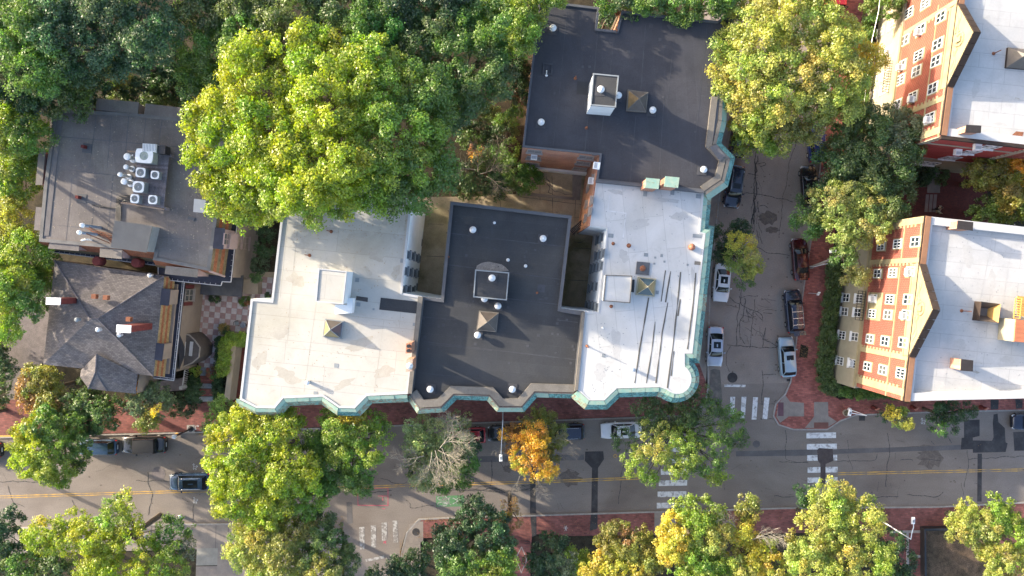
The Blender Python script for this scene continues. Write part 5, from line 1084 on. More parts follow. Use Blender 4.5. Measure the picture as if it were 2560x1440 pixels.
# grime on the white roofs: irregular thin films of dirt, scuffs and leaf crumbs
rg = random.Random(21)
m_film = [mat('dirt_film_cream', (.375, .350, .30), .9, .1, .8, fine=.05), mat('dirt_film_cool', (.405, .40, .39), .9, .08, .8, fine=.05), mat('dirt_film_dark', (.34, .325, .29), .9, .15, 1.2, fine=.1)]
def film(parent, px, py, rx, ry, z, m, nm='dirt_stain', rot=0.0):
    mm = M(); n_ = 26; a1, a2 = rg.uniform(0, 6), rg.uniform(0, 6); pts = []
    for t in range(n_):
        th = t * 6.283 / n_; k = 1 + .25 * math.sin(2 * th + a1) + .16 * math.sin(5 * th + a2) + rg.uniform(-.08, .08)
        x, y = math.cos(th) * rx * k, math.sin(th) * ry * k; pts.append(tuple(P(px + x * math.cos(rot) - y * math.sin(rot), py - (x * math.sin(rot) + y * math.cos(rot)), z)))
    mm.add(pts, [tuple(range(n_))]); mm.build(nm, m, parent)
zz_ = ZA - .118
for q in [(760, 570, 30, 14, 0), (900, 590, 40, 18, 0), (940, 640, 30, 16, 0), (700, 830, 34, 22, 0), (900, 860, 50, 20, 1), (720, 940, 40, 26, 1), (960, 930, 34, 22, 0), (650, 900, 18, 40, 0), (860, 960, 36, 14, 1), (990, 680, 14, 26, 0), (740, 700, 24, 30, 1)]:
    film(A, q[0], q[1], q[2] * .8, q[3] * .6, zz_ + .0006 * rg.random(), m_film[0], rot=rg.uniform(-.4, .4))
for q in [(1540, 480, 24, 10, 1), (1600, 560, 40, 16, 1), (1700, 540, 26, 20, 0), (1560, 640, 18, 24, 1), (1540, 860, 22, 50, 1), (1500, 930, 26, 30, 0), (1640, 900, 12, 40, 1), (1700, 950, 20, 14, 0), (1660, 500, 50, 10, 1), (1735, 700, 8, 60, 0)]:
    film(Cc, q[0], q[1], q[2] * .7, q[3] * .6, ZC - .055 + .0006 * rg.random(), m_film[1], rot=rg.uniform(-.4, .4))
for q in [(2420, 640, 26, 40, 1), (2480, 700, 20, 34, 0), (2400, 860, 34, 16, 1), (2520, 900, 26, 18, 1), (2360, 620, 16, 30, 0), (2350, 960, 30, 10, 1), (2440, 930, 12, 6, 2)]:
    film(H, q[0], q[1], q[2] * .6, q[3] * .6, zH - .545 + .0006 * rg.random(), m_film[max(1, q[4])], rot=rg.uniform(-.4, .4))
for q in [(2470, 60, 24, 30, 1), (2440, 220, 18, 34, 0), (2520, 250, 20, 30, 1), (2500, 310, 26, 8, 0), (2545, 247, 12, 4, 2)]:
    film(G, q[0], q[1], q[2] * .6, q[3] * .6, zH - .545 + .0006 * rg.random(), m_film[max(1, q[4])], rot=rg.uniform(-.4, .4))
for x0, y0, x1, y1 in [(650, 765, 1040, 808), (640, 860, 1010, 902), (625, 935, 1000, 975), (722, 535, 700, 745), (745, 560, 718, 860), (800, 690, 760, 980), (905, 560, 880, 690), (960, 800, 935, 985), (730, 590, 820, 600), (700, 700, 788, 708), (668, 822, 740, 830), (668, 832, 740, 840)]:
    mm = M(); mm.ribbon(PP([(x0, y0), (x1, y1)], ZA - .12), .07, ZA - .116, jit=.012, step=1.2); mm.build('membrane_seam', m_film[0], A)
for x0, y0, x1, y1 in [(2360, 560, 2340, 640), (2420, 600, 2385, 760), (2480, 600, 2450, 750), (2530, 610, 2500, 800), (2380, 840, 2360, 980), (2450, 830, 2430, 985), (2510, 830, 2490, 985), (2370, 640, 2560, 662), (2345, 900, 2560, 915), (2390, 777, 2350, 773)]:
    mm = M(); mm.ribbon(PP([(x0, y0), (x1, y1)], zH - .55), .06, zH - .543, jit=.012, step=1.2); mm.build('membrane_seam', m_film[1], H)
for x0, y0, x1, y1 in [(2450, 10, 2425, 180), (2500, 10, 2470, 300), (2550, 180, 2530, 340), (2400, 130, 2560, 150), (2395, 230, 2560, 250), (2420, 40, 2560, 52)]:
    mm = M(); mm.ribbon(PP([(x0, y0), (x1, y1)], zH - .55), .06, zH - .543, jit=.012, step=1.2); mm.build('membrane_seam', m_film[1], G)
def crumbs(name, boxes, z, m, parent, n):
    mm = M()
    for (x0, y0, x1, y1) in boxes:
        for _ in range(n):
            c_ = P(rg.uniform(x0, x1), rg.uniform(y0, y1), z); r_ = rg.uniform(.025, .09); an = rg.uniform(0, 3)
            mm.add([(c_.x + math.cos(an) * r_, c_.y + math.sin(an) * r_, z), (c_.x - math.sin(an) * r_ * .6, c_.y + math.cos(an) * r_ * .6, z), (c_.x - math.cos(an) * r_, c_.y - math.sin(an) * r_, z + .004), (c_.x + math.sin(an) * r_ * .6, c_.y - math.cos(an) * r_ * .6, z)], [(0, 1, 2, 3)])
    o = mm.build(name, m, parent); o['kind'] = 'stuff'
crumbs('leaf_crumbs', [(712, 535, 1020, 600), (712, 560, 1000, 730), (640, 780, 1020, 980)], ZA - .105, m_tanwall, A, 130)
crumbs('grit', [(1120, 520, 1420, 760), (1060, 800, 1440, 970)], ZB - .285, m_seam, B, 120)
crumbs('grit', [(1330, 40, 1480, 360), (1500, 100, 1780, 460), (1770, 60, 1800, 140)], ZD - .185, m_seam, D, 110)
crumbs('grit', [(1500, 470, 1740, 570), (1530, 580, 1740, 960), (1480, 800, 1540, 990)], ZC - .045, m_grey, Cc, 60)
crumbs('grit', [(2350, 560, 2560, 980)], zH - .54, m_grey, H, 130)
crumbs('leaf_crumbs', [(150, 290, 440, 420), (120, 430, 300, 590), (420, 420, 530, 650)], zE + .012, m_tanwall, E, 110)
# ================================================================ VEHICLES
def paint(name, col, rough=0.25, met=0.3):
    m = mat(name, col, rough, 0.04, 2, metallic=met, spec=0.6, coat=0.9); return m
m_cglass = glass_mat('car_glass', (0.01, 0.013, 0.016), 0.05)
m_trim = mat('black_trim', (0.015, 0.015, 0.016), 0.6, 0.1, 3)
m_chrome = mat('bright_trim', (0.6, 0.61, 0.62), 0.25, 0.03, 3, metallic=0.8)
WHEEL = {}
KIND = {  # hood end, windscreen top, roof end, rear glass end (fractions of length from the nose), height, belt, rear deck height
    'sedan': (0.27, 0.40, 0.68, 0.83, 1.45, 0.92, 0.98),
    'suv': (0.25, 0.36, 0.88, 0.95, 1.72, 1.05, 1.05),
    'hatch': (0.24, 0.37, 0.84, 0.95, 1.58, 1.0, 1.0),
    'boxy': (0.30, 0.36, 0.80, 0.84, 1.78, 1.10, 1.08),
    'van': (0.12, 0.20, 0.97, 0.99, 2.0, 1.1, 1.1)}
def car(name, label, cat, px, py, head, Lc, Wc, kind, pm, roofm=None, sunroof=0, rails=False, open_tail=False, taxi=None):
    """head: compass of the nose in degrees, 0 = right of the picture, 90 = up"""
    r_ = root(name, label, cat, (0, 0, 0))
    fh, fw, fr, fg, Hh, belt, rd = KIND[kind]
    X = lambda f: Lc / 2 - f * Lc
    # body shell lofted along the length
    st = [0.0, 0.012, 0.04, 0.09, 0.16, fh, (fh + fw) / 2 + .02, 0.5, fr, fg, 0.95, 0.985, 1.0]; st = sorted(set(st))
    mm = M(); rows = []
    for f in st:
        t = 2 * f - 1; e = abs(t)
        if f < .5: w = Wc / 2 * (1 - .20 * max(0, (e - .62) / .38) ** 2.2 - (.14 if f == 0 else .05 if f < .02 else 0))
        else: w = Wc / 2 * (1 - .13 * max(0, (e - .7) / .3) ** 2.2 - (.12 if f == 1 else .04 if f > .98 else 0))
        if f < fh: zt = .70 + (belt - .70) * (f / fh) ** .55
        elif f > fg: zt = rd - (.10 if f > .99 else .02)
        else: zt = belt
        if f == 0: zt = .58
        zs = min(zt, belt) ; x = X(f)
        cr = .035 if f < fh else .02
        rows.append([(x, w * .93, .24), (x, w, .42), (x, w, zs * .74), (x, w * .97, zs * .93), (x, w * .86, zs + .0), (x, w * .45, zt + cr), (x, 0, zt + cr * 1.3)])
    n = len(rows[0]); ring_n = 2 * n - 1
    for row in rows: mm.v += row + [(p[0], -p[1], p[2]) for p in row[-2::-1]]
    for i in range(len(rows) - 1):
        for k in range(ring_n - 1):
            a = i * ring_n + k; mm.f.append((a, a + 1, a + ring_n + 1, a + ring_n)); mm.m.append(0)
    mm.f.append(tuple(range(ring_n))[::-1]); mm.m.append(0); b = (len(rows) - 1) * ring_n; mm.f.append(tuple(b + k for k in range(ring_n))); mm.m.append(0)
    body = mm.build('body', pm, r_, smooth=True)
    # glasshouse
    wb, wt = Wc / 2 * .84, Wc / 2 * .66
    if kind in ('boxy', 'van'): wt = Wc / 2 * .76
    xa, xb, xc, xd = X(fh + .005), X(fw), X(fr), X(fg - .005)
    zr = Hh - .04
    def face(name, pts, m): q = M(); q.add(pts, [tuple(range(len(pts)))]); return q.build(name, m, r_)
    mid = (xa + xb) / 2 + .02, (belt + zr) / 2 + .05
    q = M(); ng = 6
    for (x0, y0, z0), (x1, y1, z1) in (((xa, wb, belt + .02), (xb, wt, zr)),):
        for j in range(ng + 1):
            s = 1 - 2 * j / ng; bow = .10 * (1 - s * s)
            q.v += [(x0 + bow, y0 * s, z0), (mid[0] + bow * .8, (wb + wt) / 2 * s, mid[1]), (x1 + bow * .5, y1 * s, z1 + .03 * (1 - s * s))]
        for j in range(ng):
            for k in range(2): a = j * 3 + k; q.f.append((a, a + 1, a + 4, a + 3)); q.m.append(0)
    q.build('windscreen', m_cglass, r_, smooth=True)
    q = M()
    for j in range(ng + 1):
        s = 1 - 2 * j / ng; bow = .07 * (1 - s * s)
        q.v += [(xc - bow * .5, wt * s, zr + .03 * (1 - s * s)), (xd - bow, wb * .97 * s, max(belt, rd - .03) + .03)]
    for j in range(ng): a = j * 2; q.f.append((a, a + 1, a + 3, a + 2)); q.m.append(0)
    q.build('rear_window', m_cglass, r_, smooth=True)
    for s in (1, -1):
        face('side_window', [(xa, wb * s, belt + .01), (xb, wt * s, zr), (xc, wt * s, zr), (xd, wb * .97 * s, belt + .01)][::s], m_cglass)
    # roof panel with a slight crown
    q = M(); nx, ny = 5, 6
    for i in range(nx + 1):
        f = i / nx; x = xb + .06 + (xc - .06 - xb - .06) * f
        for j in range(ny + 1):
            s = 1 - 2 * j / ny; q.v.append((x + (.05 * (1 - s * s) if i == 0 else -.035 * (1 - s * s) if i == nx else 0), (wt + .035) * s, zr + .01 + .05 * (1 - abs(s) ** 2.5) + .02 * math.sin(math.pi * f) - (.02 if i in (0, nx) else 0)))
    for i in range(nx):
        for j in range(ny): a = i * (ny + 1) + j; q.f.append((a, a + 1, a + ny + 2, a + ny + 1)); q.m.append(0)
    rf_ = q.build('roof', roofm or pm, r_, smooth=True)
    q = M()
    for s in (1, -1):
        q.tube([(xa + .02, wb * s, belt + .02), (mid[0] + .01, (wb + wt) / 2 * s, mid[1]), (xb + .04, (wt + .02) * s, zr + .01), (xc - .04, (wt + .02) * s, zr + .01), (xd, wb * .97 * s, belt + .02)], .045, 5)
        xm = (xb + xc) / 2 - .1; q.tube([(xm, (wt + .01) * s, zr), (xm, (wb + .005) * s, belt)], .035, 4)
    q.build('pillars', pm, r_)
    if sunroof:
        sx = xb - .32; sl = sunroof; q = M(); q.box((sx - sl / 2, 0, zr + .072), (sl, wt * 1.35, .012)); q.build('sunroof', m_cglass, r_)
    if rails:
        for s in (1, -1): q = M(); q.tube([(xb - .15, (wt - .03) * s, zr + .03), (xb - .3, (wt - .03) * s, zr + .10), (xc + .3, (wt - .03) * s, zr + .10), (xc + .15, (wt - .03) * s, zr + .03)], .022, 5); q.build('roof_rail', m_chrome, r_)
        if rails == 2:
            for k in range(3): xx = xb - .7 - k * .75; q = M(); q.box((xx, 0, zr + .12), (.06, wt * 1.9, .03)); q.build('roof_bar', m_chrome, r_)
    for fx in (.17, .80):
        for s in (1, -1):
            if 'w' not in WHEEL:
                q = M(); ang = 20; b = len(q.v); prof = [(.20, -.11), (.31, -.11), (.33, -.07), (.33, .07), (.31, .11), (.20, .11)]
                for rr, yy in prof:
                    for k in range(ang): an = 2 * math.pi * k / ang; q.v.append((math.cos(an) * rr, yy, math.sin(an) * rr))
                for i in range(len(prof) - 1):
                    for k in range(ang): l = (k + 1) % ang; q.f.append((i * ang + k, (i + 1) * ang + k, (i + 1) * ang + l, i * ang + l)); q.m.append(0)
                w_ = q.build('wheel', m_tyre, local=True)
                q = M(); q.tube([(0, -.09, 0), (0, .09, 0)], .2, 14); q.tube([(0, -.1, 0), (0, .1, 0)], .06, 8); ri = q.build('rim', m_rim, local=True)
                WHEEL['w'] = (w_.data, ri.data); bpy.data.objects.remove(w_); bpy.data.objects.remove(ri)
            w_ = bpy.data.objects.new('wheel', WHEEL['w'][0]); COL.objects.link(w_); w_.parent = r_; w_.location = (X(fx), s * (Wc / 2 - .10), .33)
            ri = bpy.data.objects.new('rim', WHEEL['w'][1]); COL.objects.link(ri); ri.parent = w_; ri.location = (0, s * .02, 0)
    for s in (1, -1):
        q = M(); q.box((X(.035), s * Wc * .36, .62), (.30, Wc * .17, .13), -s * .35); q.build('headlight', m_lampwh, r_)
        q = M(); q.box((X(.975), s * Wc * .385, .82), (.16, Wc * .14, .16), s * .25); q.build('tail_light', m_lampred, r_)
        q = M(); q.box((xa - .35, s * (Wc / 2 + .10), belt + .03), (.14, .22, .14), s * .2, top=.8); q.build('wing_mirror', pm, r_)
    q = M(); q.box((X(1.0) - .01, 0, .62), (.03, .5, .14)); q.build('number_plate', m_plate, r_)
    q = M(); q.box((X(.005), 0, .42), (.06, Wc * .72, .2)); q.build('grille', m_trim, r_)
    q = M(); q.obox((xa + .08, -wb * .92, belt + .055), Vector((.05, 0, 0)), Vector((0, wb * 1.84, 0)), Vector((0, 0, .02))); q.build('wiper_cowl', m_trim, r_)
    if open_tail:
        q = M(); q.obox((xd - .02, -wb * .85, Hh + .02), Vector((-.5, 0, .12)), Vector((0, wb * 1.7, 0)), Vector((0, 0, .05))); q.build('raised_tailgate', pm, r_)
    p = P(px, py, 0.55); r_.location = (p.x, p.y, 0.028); r_.rotation_euler = (0, 0, R(head))
    return r_
p_navy = paint('dark_navy_paint', (0.012, 0.02, 0.045)); p_black = paint('black_paint', (0.012, 0.012, 0.014))
p_white = paint('white_paint', (0.62, 0.63, 0.66), .3, 0); p_silver = paint('silver_paint', (0.40, 0.42, 0.48), .3, .5)
p_maroon = paint('maroon_paint', (0.055, 0.006, 0.01)); p_sky = paint('light_blue_paint', (0.27, 0.38, 0.46), .3, .3)
p_steel = paint('steel_blue_paint', (0.028, 0.06, 0.11)); p_red = paint('red_paint', (0.35, 0.015, 0.02)); p_blue = paint('deep_blue_paint', (0.02, 0.04, 0.16)); p_grey = paint('dark_grey_paint', (0.04, 0.042, 0.05))
car('parked_car', 'dark navy estate car parked nose down beside the copper cornice of the top block', 'car', 1834, 467, -98, 4.9, 1.95, 'suv', p_navy, sunroof=.6, rails=True)
car('parked_car', 'white car with sunroof parked nose down, half under the small yellow green tree', 'car', 1804, 706, -95, 4.5, 1.85, 'sedan', p_white, sunroof=.8)
car('parked_car', 'silver grey saloon with sunroof parked nose down near the storm drain', 'car', 1787, 866, -92, 4.6, 1.85, 'sedan', p_silver, sunroof=.75)
car('parked_car', 'maroon car parked nose up beside the brick pavement', 'car', 1999, 648, 97 - 3, 4.9, 1.85, 'sedan', p_maroon)
car('parked_car', 'dark navy car with roof bars and raised tailgate behind the maroon car', 'car', 1983, 778, 95, 5.0, 1.95, 'suv', p_navy, rails=2, sunroof=0, open_tail=True)
car('parked_car', 'light blue hatchback with sunroof parked nose up near the corner', 'car', 1966, 892, 94, 4.6, 1.85, 'hatch', p_sky, sunroof=.55)
car('parked_car', 'deep blue car half hidden between the big yellow maple and the dull green tree', 'car', 2038, 358, 94, 4.5, 1.85, 'suv', p_blue)
car('parked_car', 'black car parked under the dull green street tree with only its left side showing', 'car', 2022, 465, 94, 4.7, 1.85, 'sedan', p_black)
car('parked_car', 'dark car almost hidden under the yellow green maple ahead of the navy estate', 'car', 1846, 345, -95, 4.5, 1.85, 'sedan', p_grey)
car('parked_car', 'black boxy off-road car with grey roof parked on the avenue at the left', 'car', 362, 1111, 180, 5.1, 2.0, 'boxy', p_black, roofm=mat('grey_car_roof', (0.025, 0.026, 0.03), .6, .1, 3, spec=.2))
car('parked_car', 'dark blue car parked on the avenue, its nose under the round lime tree', 'car', 247, 1117, 180, 4.5, 1.85, 'hatch', p_steel)
car('parked_car', 'black car at the left edge of the picture on the avenue', 'car', -42, 1124, 180, 4.5, 1.85, 'sedan', p_black)
car('moving_car', 'steel blue car with black glass roof driving left along the yellow centre line', 'car', 476, 1203, 181, 4.7, 1.95, 'suv', p_steel, sunroof=1.7, rails=True)
car('parked_car', 'red car on the avenue with only its rear showing beside the tree with bare branches', 'car', 1166, 1088, 182, 4.5, 1.85, 'hatch', p_red)
car('parked_car', 'black car on the avenue under the street lamp arm beside the orange tree', 'car', 1270, 1082, 182, 4.6, 1.85, 'sedan', p_black)
car('parked_car', 'navy blue estate on the avenue showing its rear right of the orange tree', 'car', 1410, 1079, 182, 4.7, 1.9, 'suv', p_navy, rails=True)
car('parked_car', 'white saloon parked on the avenue, its tail under the broad sparse tree', 'car', 1552, 1075, 182, 4.7, 1.85, 'sedan', p_white, sunroof=.7)
car('parked_car', 'dark navy car at the right edge of the picture on the avenue', 'car', 2578, 1054, 180, 4.6, 1.85, 'hatch', p_navy)
tr = root('red_van', 'red van at the top edge of the picture beside the brick pavement', 'van', P(2095, -20, 0))
c = P(2088, -12, 1.2); c.z = 0
mm = M(); mm.box((c.x, c.y + 1, 1.35), (2.0, 5.2, 1.9), -.07, top=.95); mm.build('body', p_red, tr, smooth=False)
mm = M(); mm.box((c.x + .2, c.y - 1.7, 1.9), (1.6, .1, .6), -.07); mm.build('rear_window', m_cglass, tr)
mm = M(); mm.box((c.x + .15, c.y - 1.62, .55), (1.9, .2, .25), -.07); mm.build('bumper', m_trim, tr)
for sx in (-1, 1):
    for sy in (-.6, 2.9):
        w_ = bpy.data.objects.new('wheel', WHEEL['w'][0]); COL.objects.link(w_); w_.parent = tr; w_.location = Vector((c.x + sx * .92 , c.y + sy, .33)) - Vector(tr.location); w_.rotation_euler = (0, 0, R(88))

# ================================================================ ROOFTOP MACHINERY ON THE MANSARD HOUSE
pf = root('equipment_platform', 'grey boarded platform on the left dark roof carrying the air conditioners', 'platform', P(382, 455, 10.5))
zp_ = 11.35
c0, c1, c2, c3 = P(339, 385, zp_), P(423, 386, zp_), P(409, 521, zp_), P(305, 507, zp_)
cT, cB = (P(345, 384, zp_), P(423, 386, zp_)), (P(330, 510, zp_), P(409, 521, zp_))
NB = 26
for k in range(NB):
    f0, f1 = k / NB, (k + .9) / NB
    a = cT[0].lerp(cB[0], f0); b = cT[1].lerp(cB[1], f0); c_2 = cT[1].lerp(cB[1], f1); d_2 = cT[0].lerp(cB[0], f1)
    mm = M(); mm.prism([a, b, c_2, d_2], zp_ - .05, zp_); mm.build('board', m_deckwood, pf)
for px, py in [(335, 388), (424, 388), (411, 521), (330, 508)]:
    b = P(px, py, zp_); mm = M(); mm.box((b.x, b.y, (zp_ + 10.5) / 2 - .03), (.25, .25, zp_ - 10.56)); mm.build('post', m_deckwood, pf)
mm = M(); a, b = P(319, 378, zp_), P(345, 380, zp_); mm.tube([a, b], .1, 4); a, b = P(303, 507, zp_), P(411, 523, zp_); mm.tube([a, b], .1, 4); mm.build('beam', mat('new_timber_beam', (.3, .22, .17), .9), pf)
def condenser(px, py, wx, wy, h, body, label, rusty=False, rz=-.08, fan_r=None):
    z1 = zp_ + h; c = P(px, py, z1); r_ = root('air_conditioner', label, 'air conditioner', (c.x, c.y, zp_), 'condensers on the rooftop platform')
    mm = M(); mm.box((c.x, c.y, zp_ + h / 2), (wx * .94, wy * .94, h - .06), rz); mm.build('coil_casing', body, r_)
    mm = M(); nl = 8
    for k in range(nl): mm.box((c.x, c.y, zp_ + .12 + (h - .2) * k / nl), (wx * .965, wy * .965, .025), rz)
    mm.build('louvre', m_grey, r_)
    fr = fan_r or min(wx, wy) * .38
    mm = M(); n = 24; ca, sa = math.cos(rz), math.sin(rz)
    outer = []; inner = []
    for k in range(n):
        an = 2 * math.pi * k / n; x, y = math.cos(an), math.sin(an); s = min(wx / 2 / max(abs(x), 1e-3), wy / 2 / max(abs(y), 1e-3)); s = min(s, (wx + wy) / 4 * 1.22)
        outer.append((c.x + (x * s) * ca - (y * s) * sa, c.y + (x * s) * sa + (y * s) * ca)); inner.append((c.x + x * fr, c.y + y * fr))
    mm.v += [(*p, z1) for p in outer] + [(*p, z1 + .015) for p in inner] + [(*p, z1 - .07) for p in outer] + [(*p, z1 - .12) for p in inner]
    for k in range(n):
        l = (k + 1) % n; mm.f += [(k, l, n + l, n + k), (2 * n + k, 2 * n + l, l, k), (n + k, n + l, 3 * n + l, 3 * n + k)]; mm.m += [0] * 3
    mm.build('top_cover', m_white if not rusty else m_white, r_)
    mm = M(); mm.lathe((c.x, c.y, z1 - .125), [(fr, 0), (fr * .2, .005)], 16); mm.build('fan_well', m_tar, r_)
    mm = M()
    for k in range(3):
        an = k * 2.094 + px; p = Vector((c.x, c.y, z1 - .06)); dv = Vector((math.cos(an), math.sin(an), 0)); nv = Vector((-dv.y, dv.x, 0))
        mm.add([p + dv * fr * .15 - nv * fr * .1, p + dv * fr * .85 - nv * fr * .38, p + dv * fr * .95 + nv * fr * .2 + Vector((0, 0, .03)), p + dv * fr * .2 + nv * fr * .15 + Vector((0, 0, .02))], [(0, 1, 2, 3)])
    mm.lathe((c.x, c.y, z1 - .06), [(fr * .22, 0), (fr * .18, .05)], 10); mm.build('fan', m_rust if rusty else m_metal, r_)
    mm = M()
    for rr in (.33, .55, .78, .97):
        mm.tube([(c.x + math.cos(t * .524) * fr * rr, c.y + math.sin(t * .524) * fr * rr, z1 + .02) for t in range(13)], .007, 3, cap=False)
    for k in range(8): an = k * math.pi / 4; mm.tube([(c.x, c.y, z1 + .025), (c.x + math.cos(an) * fr, c.y + math.sin(an) * fr, z1 + .02)], .007, 3)
    mm.build('fan_guard', m_grey, r_)
m_sage = mat('sage_enamel', (.45, .5, .42), .6, .05, 2)
condenser(360, 389.5, 1.75, 1.4, 1.1, m_sage, 'largest air conditioner, sage green, at the top of the platform', fan_r=.43)
condenser(351, 431, .95, .95, .85, m_grey, 'round cornered air conditioner left of the rusty fan unit')
condenser(387, 437, .82, .8, .7, m_grey, 'smaller air conditioner with a rusty fan near the platform edge', True)
condenser(345.5, 467, 1.1, 1.1, 1.0, m_grey, 'mid sized air conditioner standing alone on the third row of the platform')
condenser(336.5, 496.5, .85, .88, .75, m_grey, 'air conditioner at the lower left corner of the platform')
condenser(381.5, 499, .88, .88, .75, m_grey, 'air conditioner at the lower right corner of the platform')
z1 = zp_ + 1.2; c = P(373, 369, z1); ob = root('supply_unit', 'white ribbed air handling box behind the sage unit at the top of the platform', 'air handling unit', (c.x, c.y, zp_))
mm = M(); mm.box((c.x, c.y, zp_ + .6), (1.35, .75, 1.2), -.05); mm.build('housing', m_white, ob)
mm = M()
for k in range(9): mm.box((c.x - .6 + k * .15, c.y, z1 + .012), (.04, .7, .02), -.05)
mm.build('grille', m_grey, ob)
c = P(403, 373, z1); mm = M(); mm.box((c.x - .1, c.y, zp_ + .5), (.8, .8, 1.0), -.05); mm.build('duct', m_black, ob)
for px, py, r, h, nm in [(316, 391, .30, 1.3, 'fat white vent stack uppermost of the four beside the platform'), (313, 417, .22, 1.3, 'slim white vent stack second from the top beside the platform'), (298, 435.5, .2, 1.8, 'tall leaning looking white vent stack standing farthest from the platform'), (308.5, 453, .28, 1.4, 'wide white vent stack lowest of the four beside the platform')]:
    c = P(px, py, 10.5 + h); b = Vector((c.x, c.y, 10.5)); vs = root('vent_stack', nm, 'vent stack', b, 'vent stacks beside the platform')
    mm = M(); mm.lathe((c.x, c.y, 10.5), [(r * 1.5, 0), (r * 1.4, .08), (r * .75, .1), (r * .75, h - .35)], 14); mm.build('pipe', m_metal, vs, smooth=False)
    mm = M(); mm.lathe((c.x, c.y, 10.5 + h - .33), [(r * .8, 0), (r * 1.15, .06), (r * 1.15, .25), (r * .7, .33)], 16); mm.build('cowl', m_white, vs)
for px, py, ex, ey, nm in [(205, 563, 278, 600, 'upper tall flue with a white cap leaning out beside the stair hut'), (197.5, 581, 275, 608, 'lower tall flue with a white cap leaning out beside the stair hut')]:
    t = P(px, py, 13.6); b = Vector((t.x, t.y, 10.5)); fl = root('tall_flue', nm, 'flue', b)
    mm = M(); mm.tube([b, t], .14, 10); mm.build('pipe', mat('blue_grey_pipe', (.2, .25, .33), .5) if 'blue_grey_pipe' not in bpy.data.materials else bpy.data.materials['blue_grey_pipe'], fl)
    mm = M(); mm.lathe((t.x, t.y, 13.45), [(.16, 0), (.24, .05), (.22, .2), (.08, .3)], 12); mm.build('cap', m_white, fl)
    mm = M(); e = P(ex, ey, 12.0); mm.tube([t - Vector((0, 0, .9)), e], .05, 6); mm.build('stay', m_rust, fl)
t = P(214, 598, 11.5); b = Vector((t.x, t.y, 10.5)); el = root('elbow_flue', 'short white elbow pipe below the two tall flues', 'flue', b)
mm = M(); mm.tube([b, b + Vector((0, 0, .7)), b + Vector((-.1, -.02, .9)), b + Vector((-.5, -.12, .9))], .09, 8); mm.build('pipe', m_white, el)
# refrigerant lines and conduits
lines = M()
for k in range(5):
    x = 292 + k * 3; pts = [(x - 3, 552), (x - 1 - k * .3, 520), (x, 505 - (4 - k) * 2.5), (x + 8, 490 + k * 4), (330, 488 + k * 4)]
    lines.tube(PP(pts, 10.62), .035, 5)
lines.tube(PP([(231, 512.5), (252, 517), (280, 521), (293, 520), (303, 509), (312, 500), (330, 503)], 10.6), .05, 5)
lines.build('conduit_bundle', m_black, label='black pipes and conduits running from the platform to the roof hut', cat='pipes')
cx_ = M()
for k in range(7):
    cx_.tube(PP([(215 + k * 6, 570 + k * 3), (235 + k * 4, 575 + (k * 7) % 15), (255 + k * 2, 580 + (k * 5) % 16), (280, 585 + k * 4)], 10.7), .035, 5)
cx_.build('cable_tangle', m_rust, label='tangle of rusty pipes and cables between the flues and the roof hut', cat='pipes')

# ================================================================ STREET FURNITURE
def lamp(label, base, top, zt, head, hz_, arm=None, m=m_metal, hd=90, zb=.14, pole_r=.09):
    b = P(*base, zb); t = P(*top, zt); r_ = root('street_lamp', label, 'street lamp', b)
    t2 = Vector((b.x, b.y, zt)) if arm is None else t
    mm = M(); mm.lathe(tuple(b), [(.2, 0), (.2, .3), (.12, .35)], 10); mm.tube([b, t], pole_r, 8, r1=pole_r * .6); mm.build('pole', m, r_)
    h = P(*head, hz_)
    mm = M(); pts = [t] + [P(*q, zt + .1 * (i + 1)) for i, q in enumerate(arm or [])] + [h]; mm.tube(pts, .045, 6); mm.build('arm', m, r_)
    mm = M(); mm.box(tuple(h), (.75, .34, .16), R(hd), top=.85); hd_ = mm.build('lamp_head', m_white, r_)
    mm = M(); mm.box((h.x, h.y, h.z + .09), (.3, .2, .03), R(hd)); mm.build('sensor', m_grey, hd_)
    return r_
lamp('street lamp on a long straight arm over the black car, left of the orange tree', (1257, 1020), (1257, 1052), 8.2, (1252, 1145), 8.5, hd=92)
lamp('street lamp at the right side of the side street among the yellow green leaves', (2027, 668), (2112, 634), 8.0, (2083, 628), 8.3, hd=5, m=mat('weathered_pole', (.36, .3, .25), .9, .2, 2), pole_r=.16)
lamp('street lamp rising from the lime tree at the lower left', (452, 1290), (366, 1364), 8.0, (365, 1345), 8.3, hd=88)
lamp('street lamp with a bent white arm beside the bare brown yard', (2180, 1287), (2277, 1348), 8.2, (2283, 1302), 8.5, arm=[(2280, 1330), (2284, 1318)], m=m_white, hd=88)
lamp('street lamp lying out over the avenue kerb by the brick corner', (2122, 1023), (2167, 1039), 4.2, (2125, 1032), 4.3, hd=78, m=m_white, pole_r=.06)
b = P(477, 1072, .14); t = P(456, 1079, 2.6); lp = root('short_lamp_post', 'short black lamp post on the brick pavement right of the boxy black car', 'lamp post', b)
mm = M(); mm.lathe(tuple(b), [(.35, 0), (.35, .05), (.2, .1), (.16, .3)], 12); mm.tube([b, b + Vector((0, 0, 3.6))], .1, 8); mm.build('post', m_black, lp)
mm = M(); mm.lathe((b.x, b.y, 3.7), [(.1, 0), (.22, .15), (.26, .5), (.1, .65)], 10); mm.build('lantern', m_lampwh, lp)
mm = M(); mm.box((b.x, b.y, .152), (.9, .9, .02)); mm.build('footing', m_granite, lp)
b = P(444, 1086, .14); pm_ = root('yellow_box', 'small yellow box at the kerb beside the short lamp post', 'utility box', b); mm = M(); mm.box((b.x, b.y, .4), (.25, .35, .5)); mm.build('case', m_yellow_paint, pm_); mm = M(); mm.box((b.x, b.y, .67), (.3, .4, .04)); mm.build('lid', m_yellow_paint, pm_)
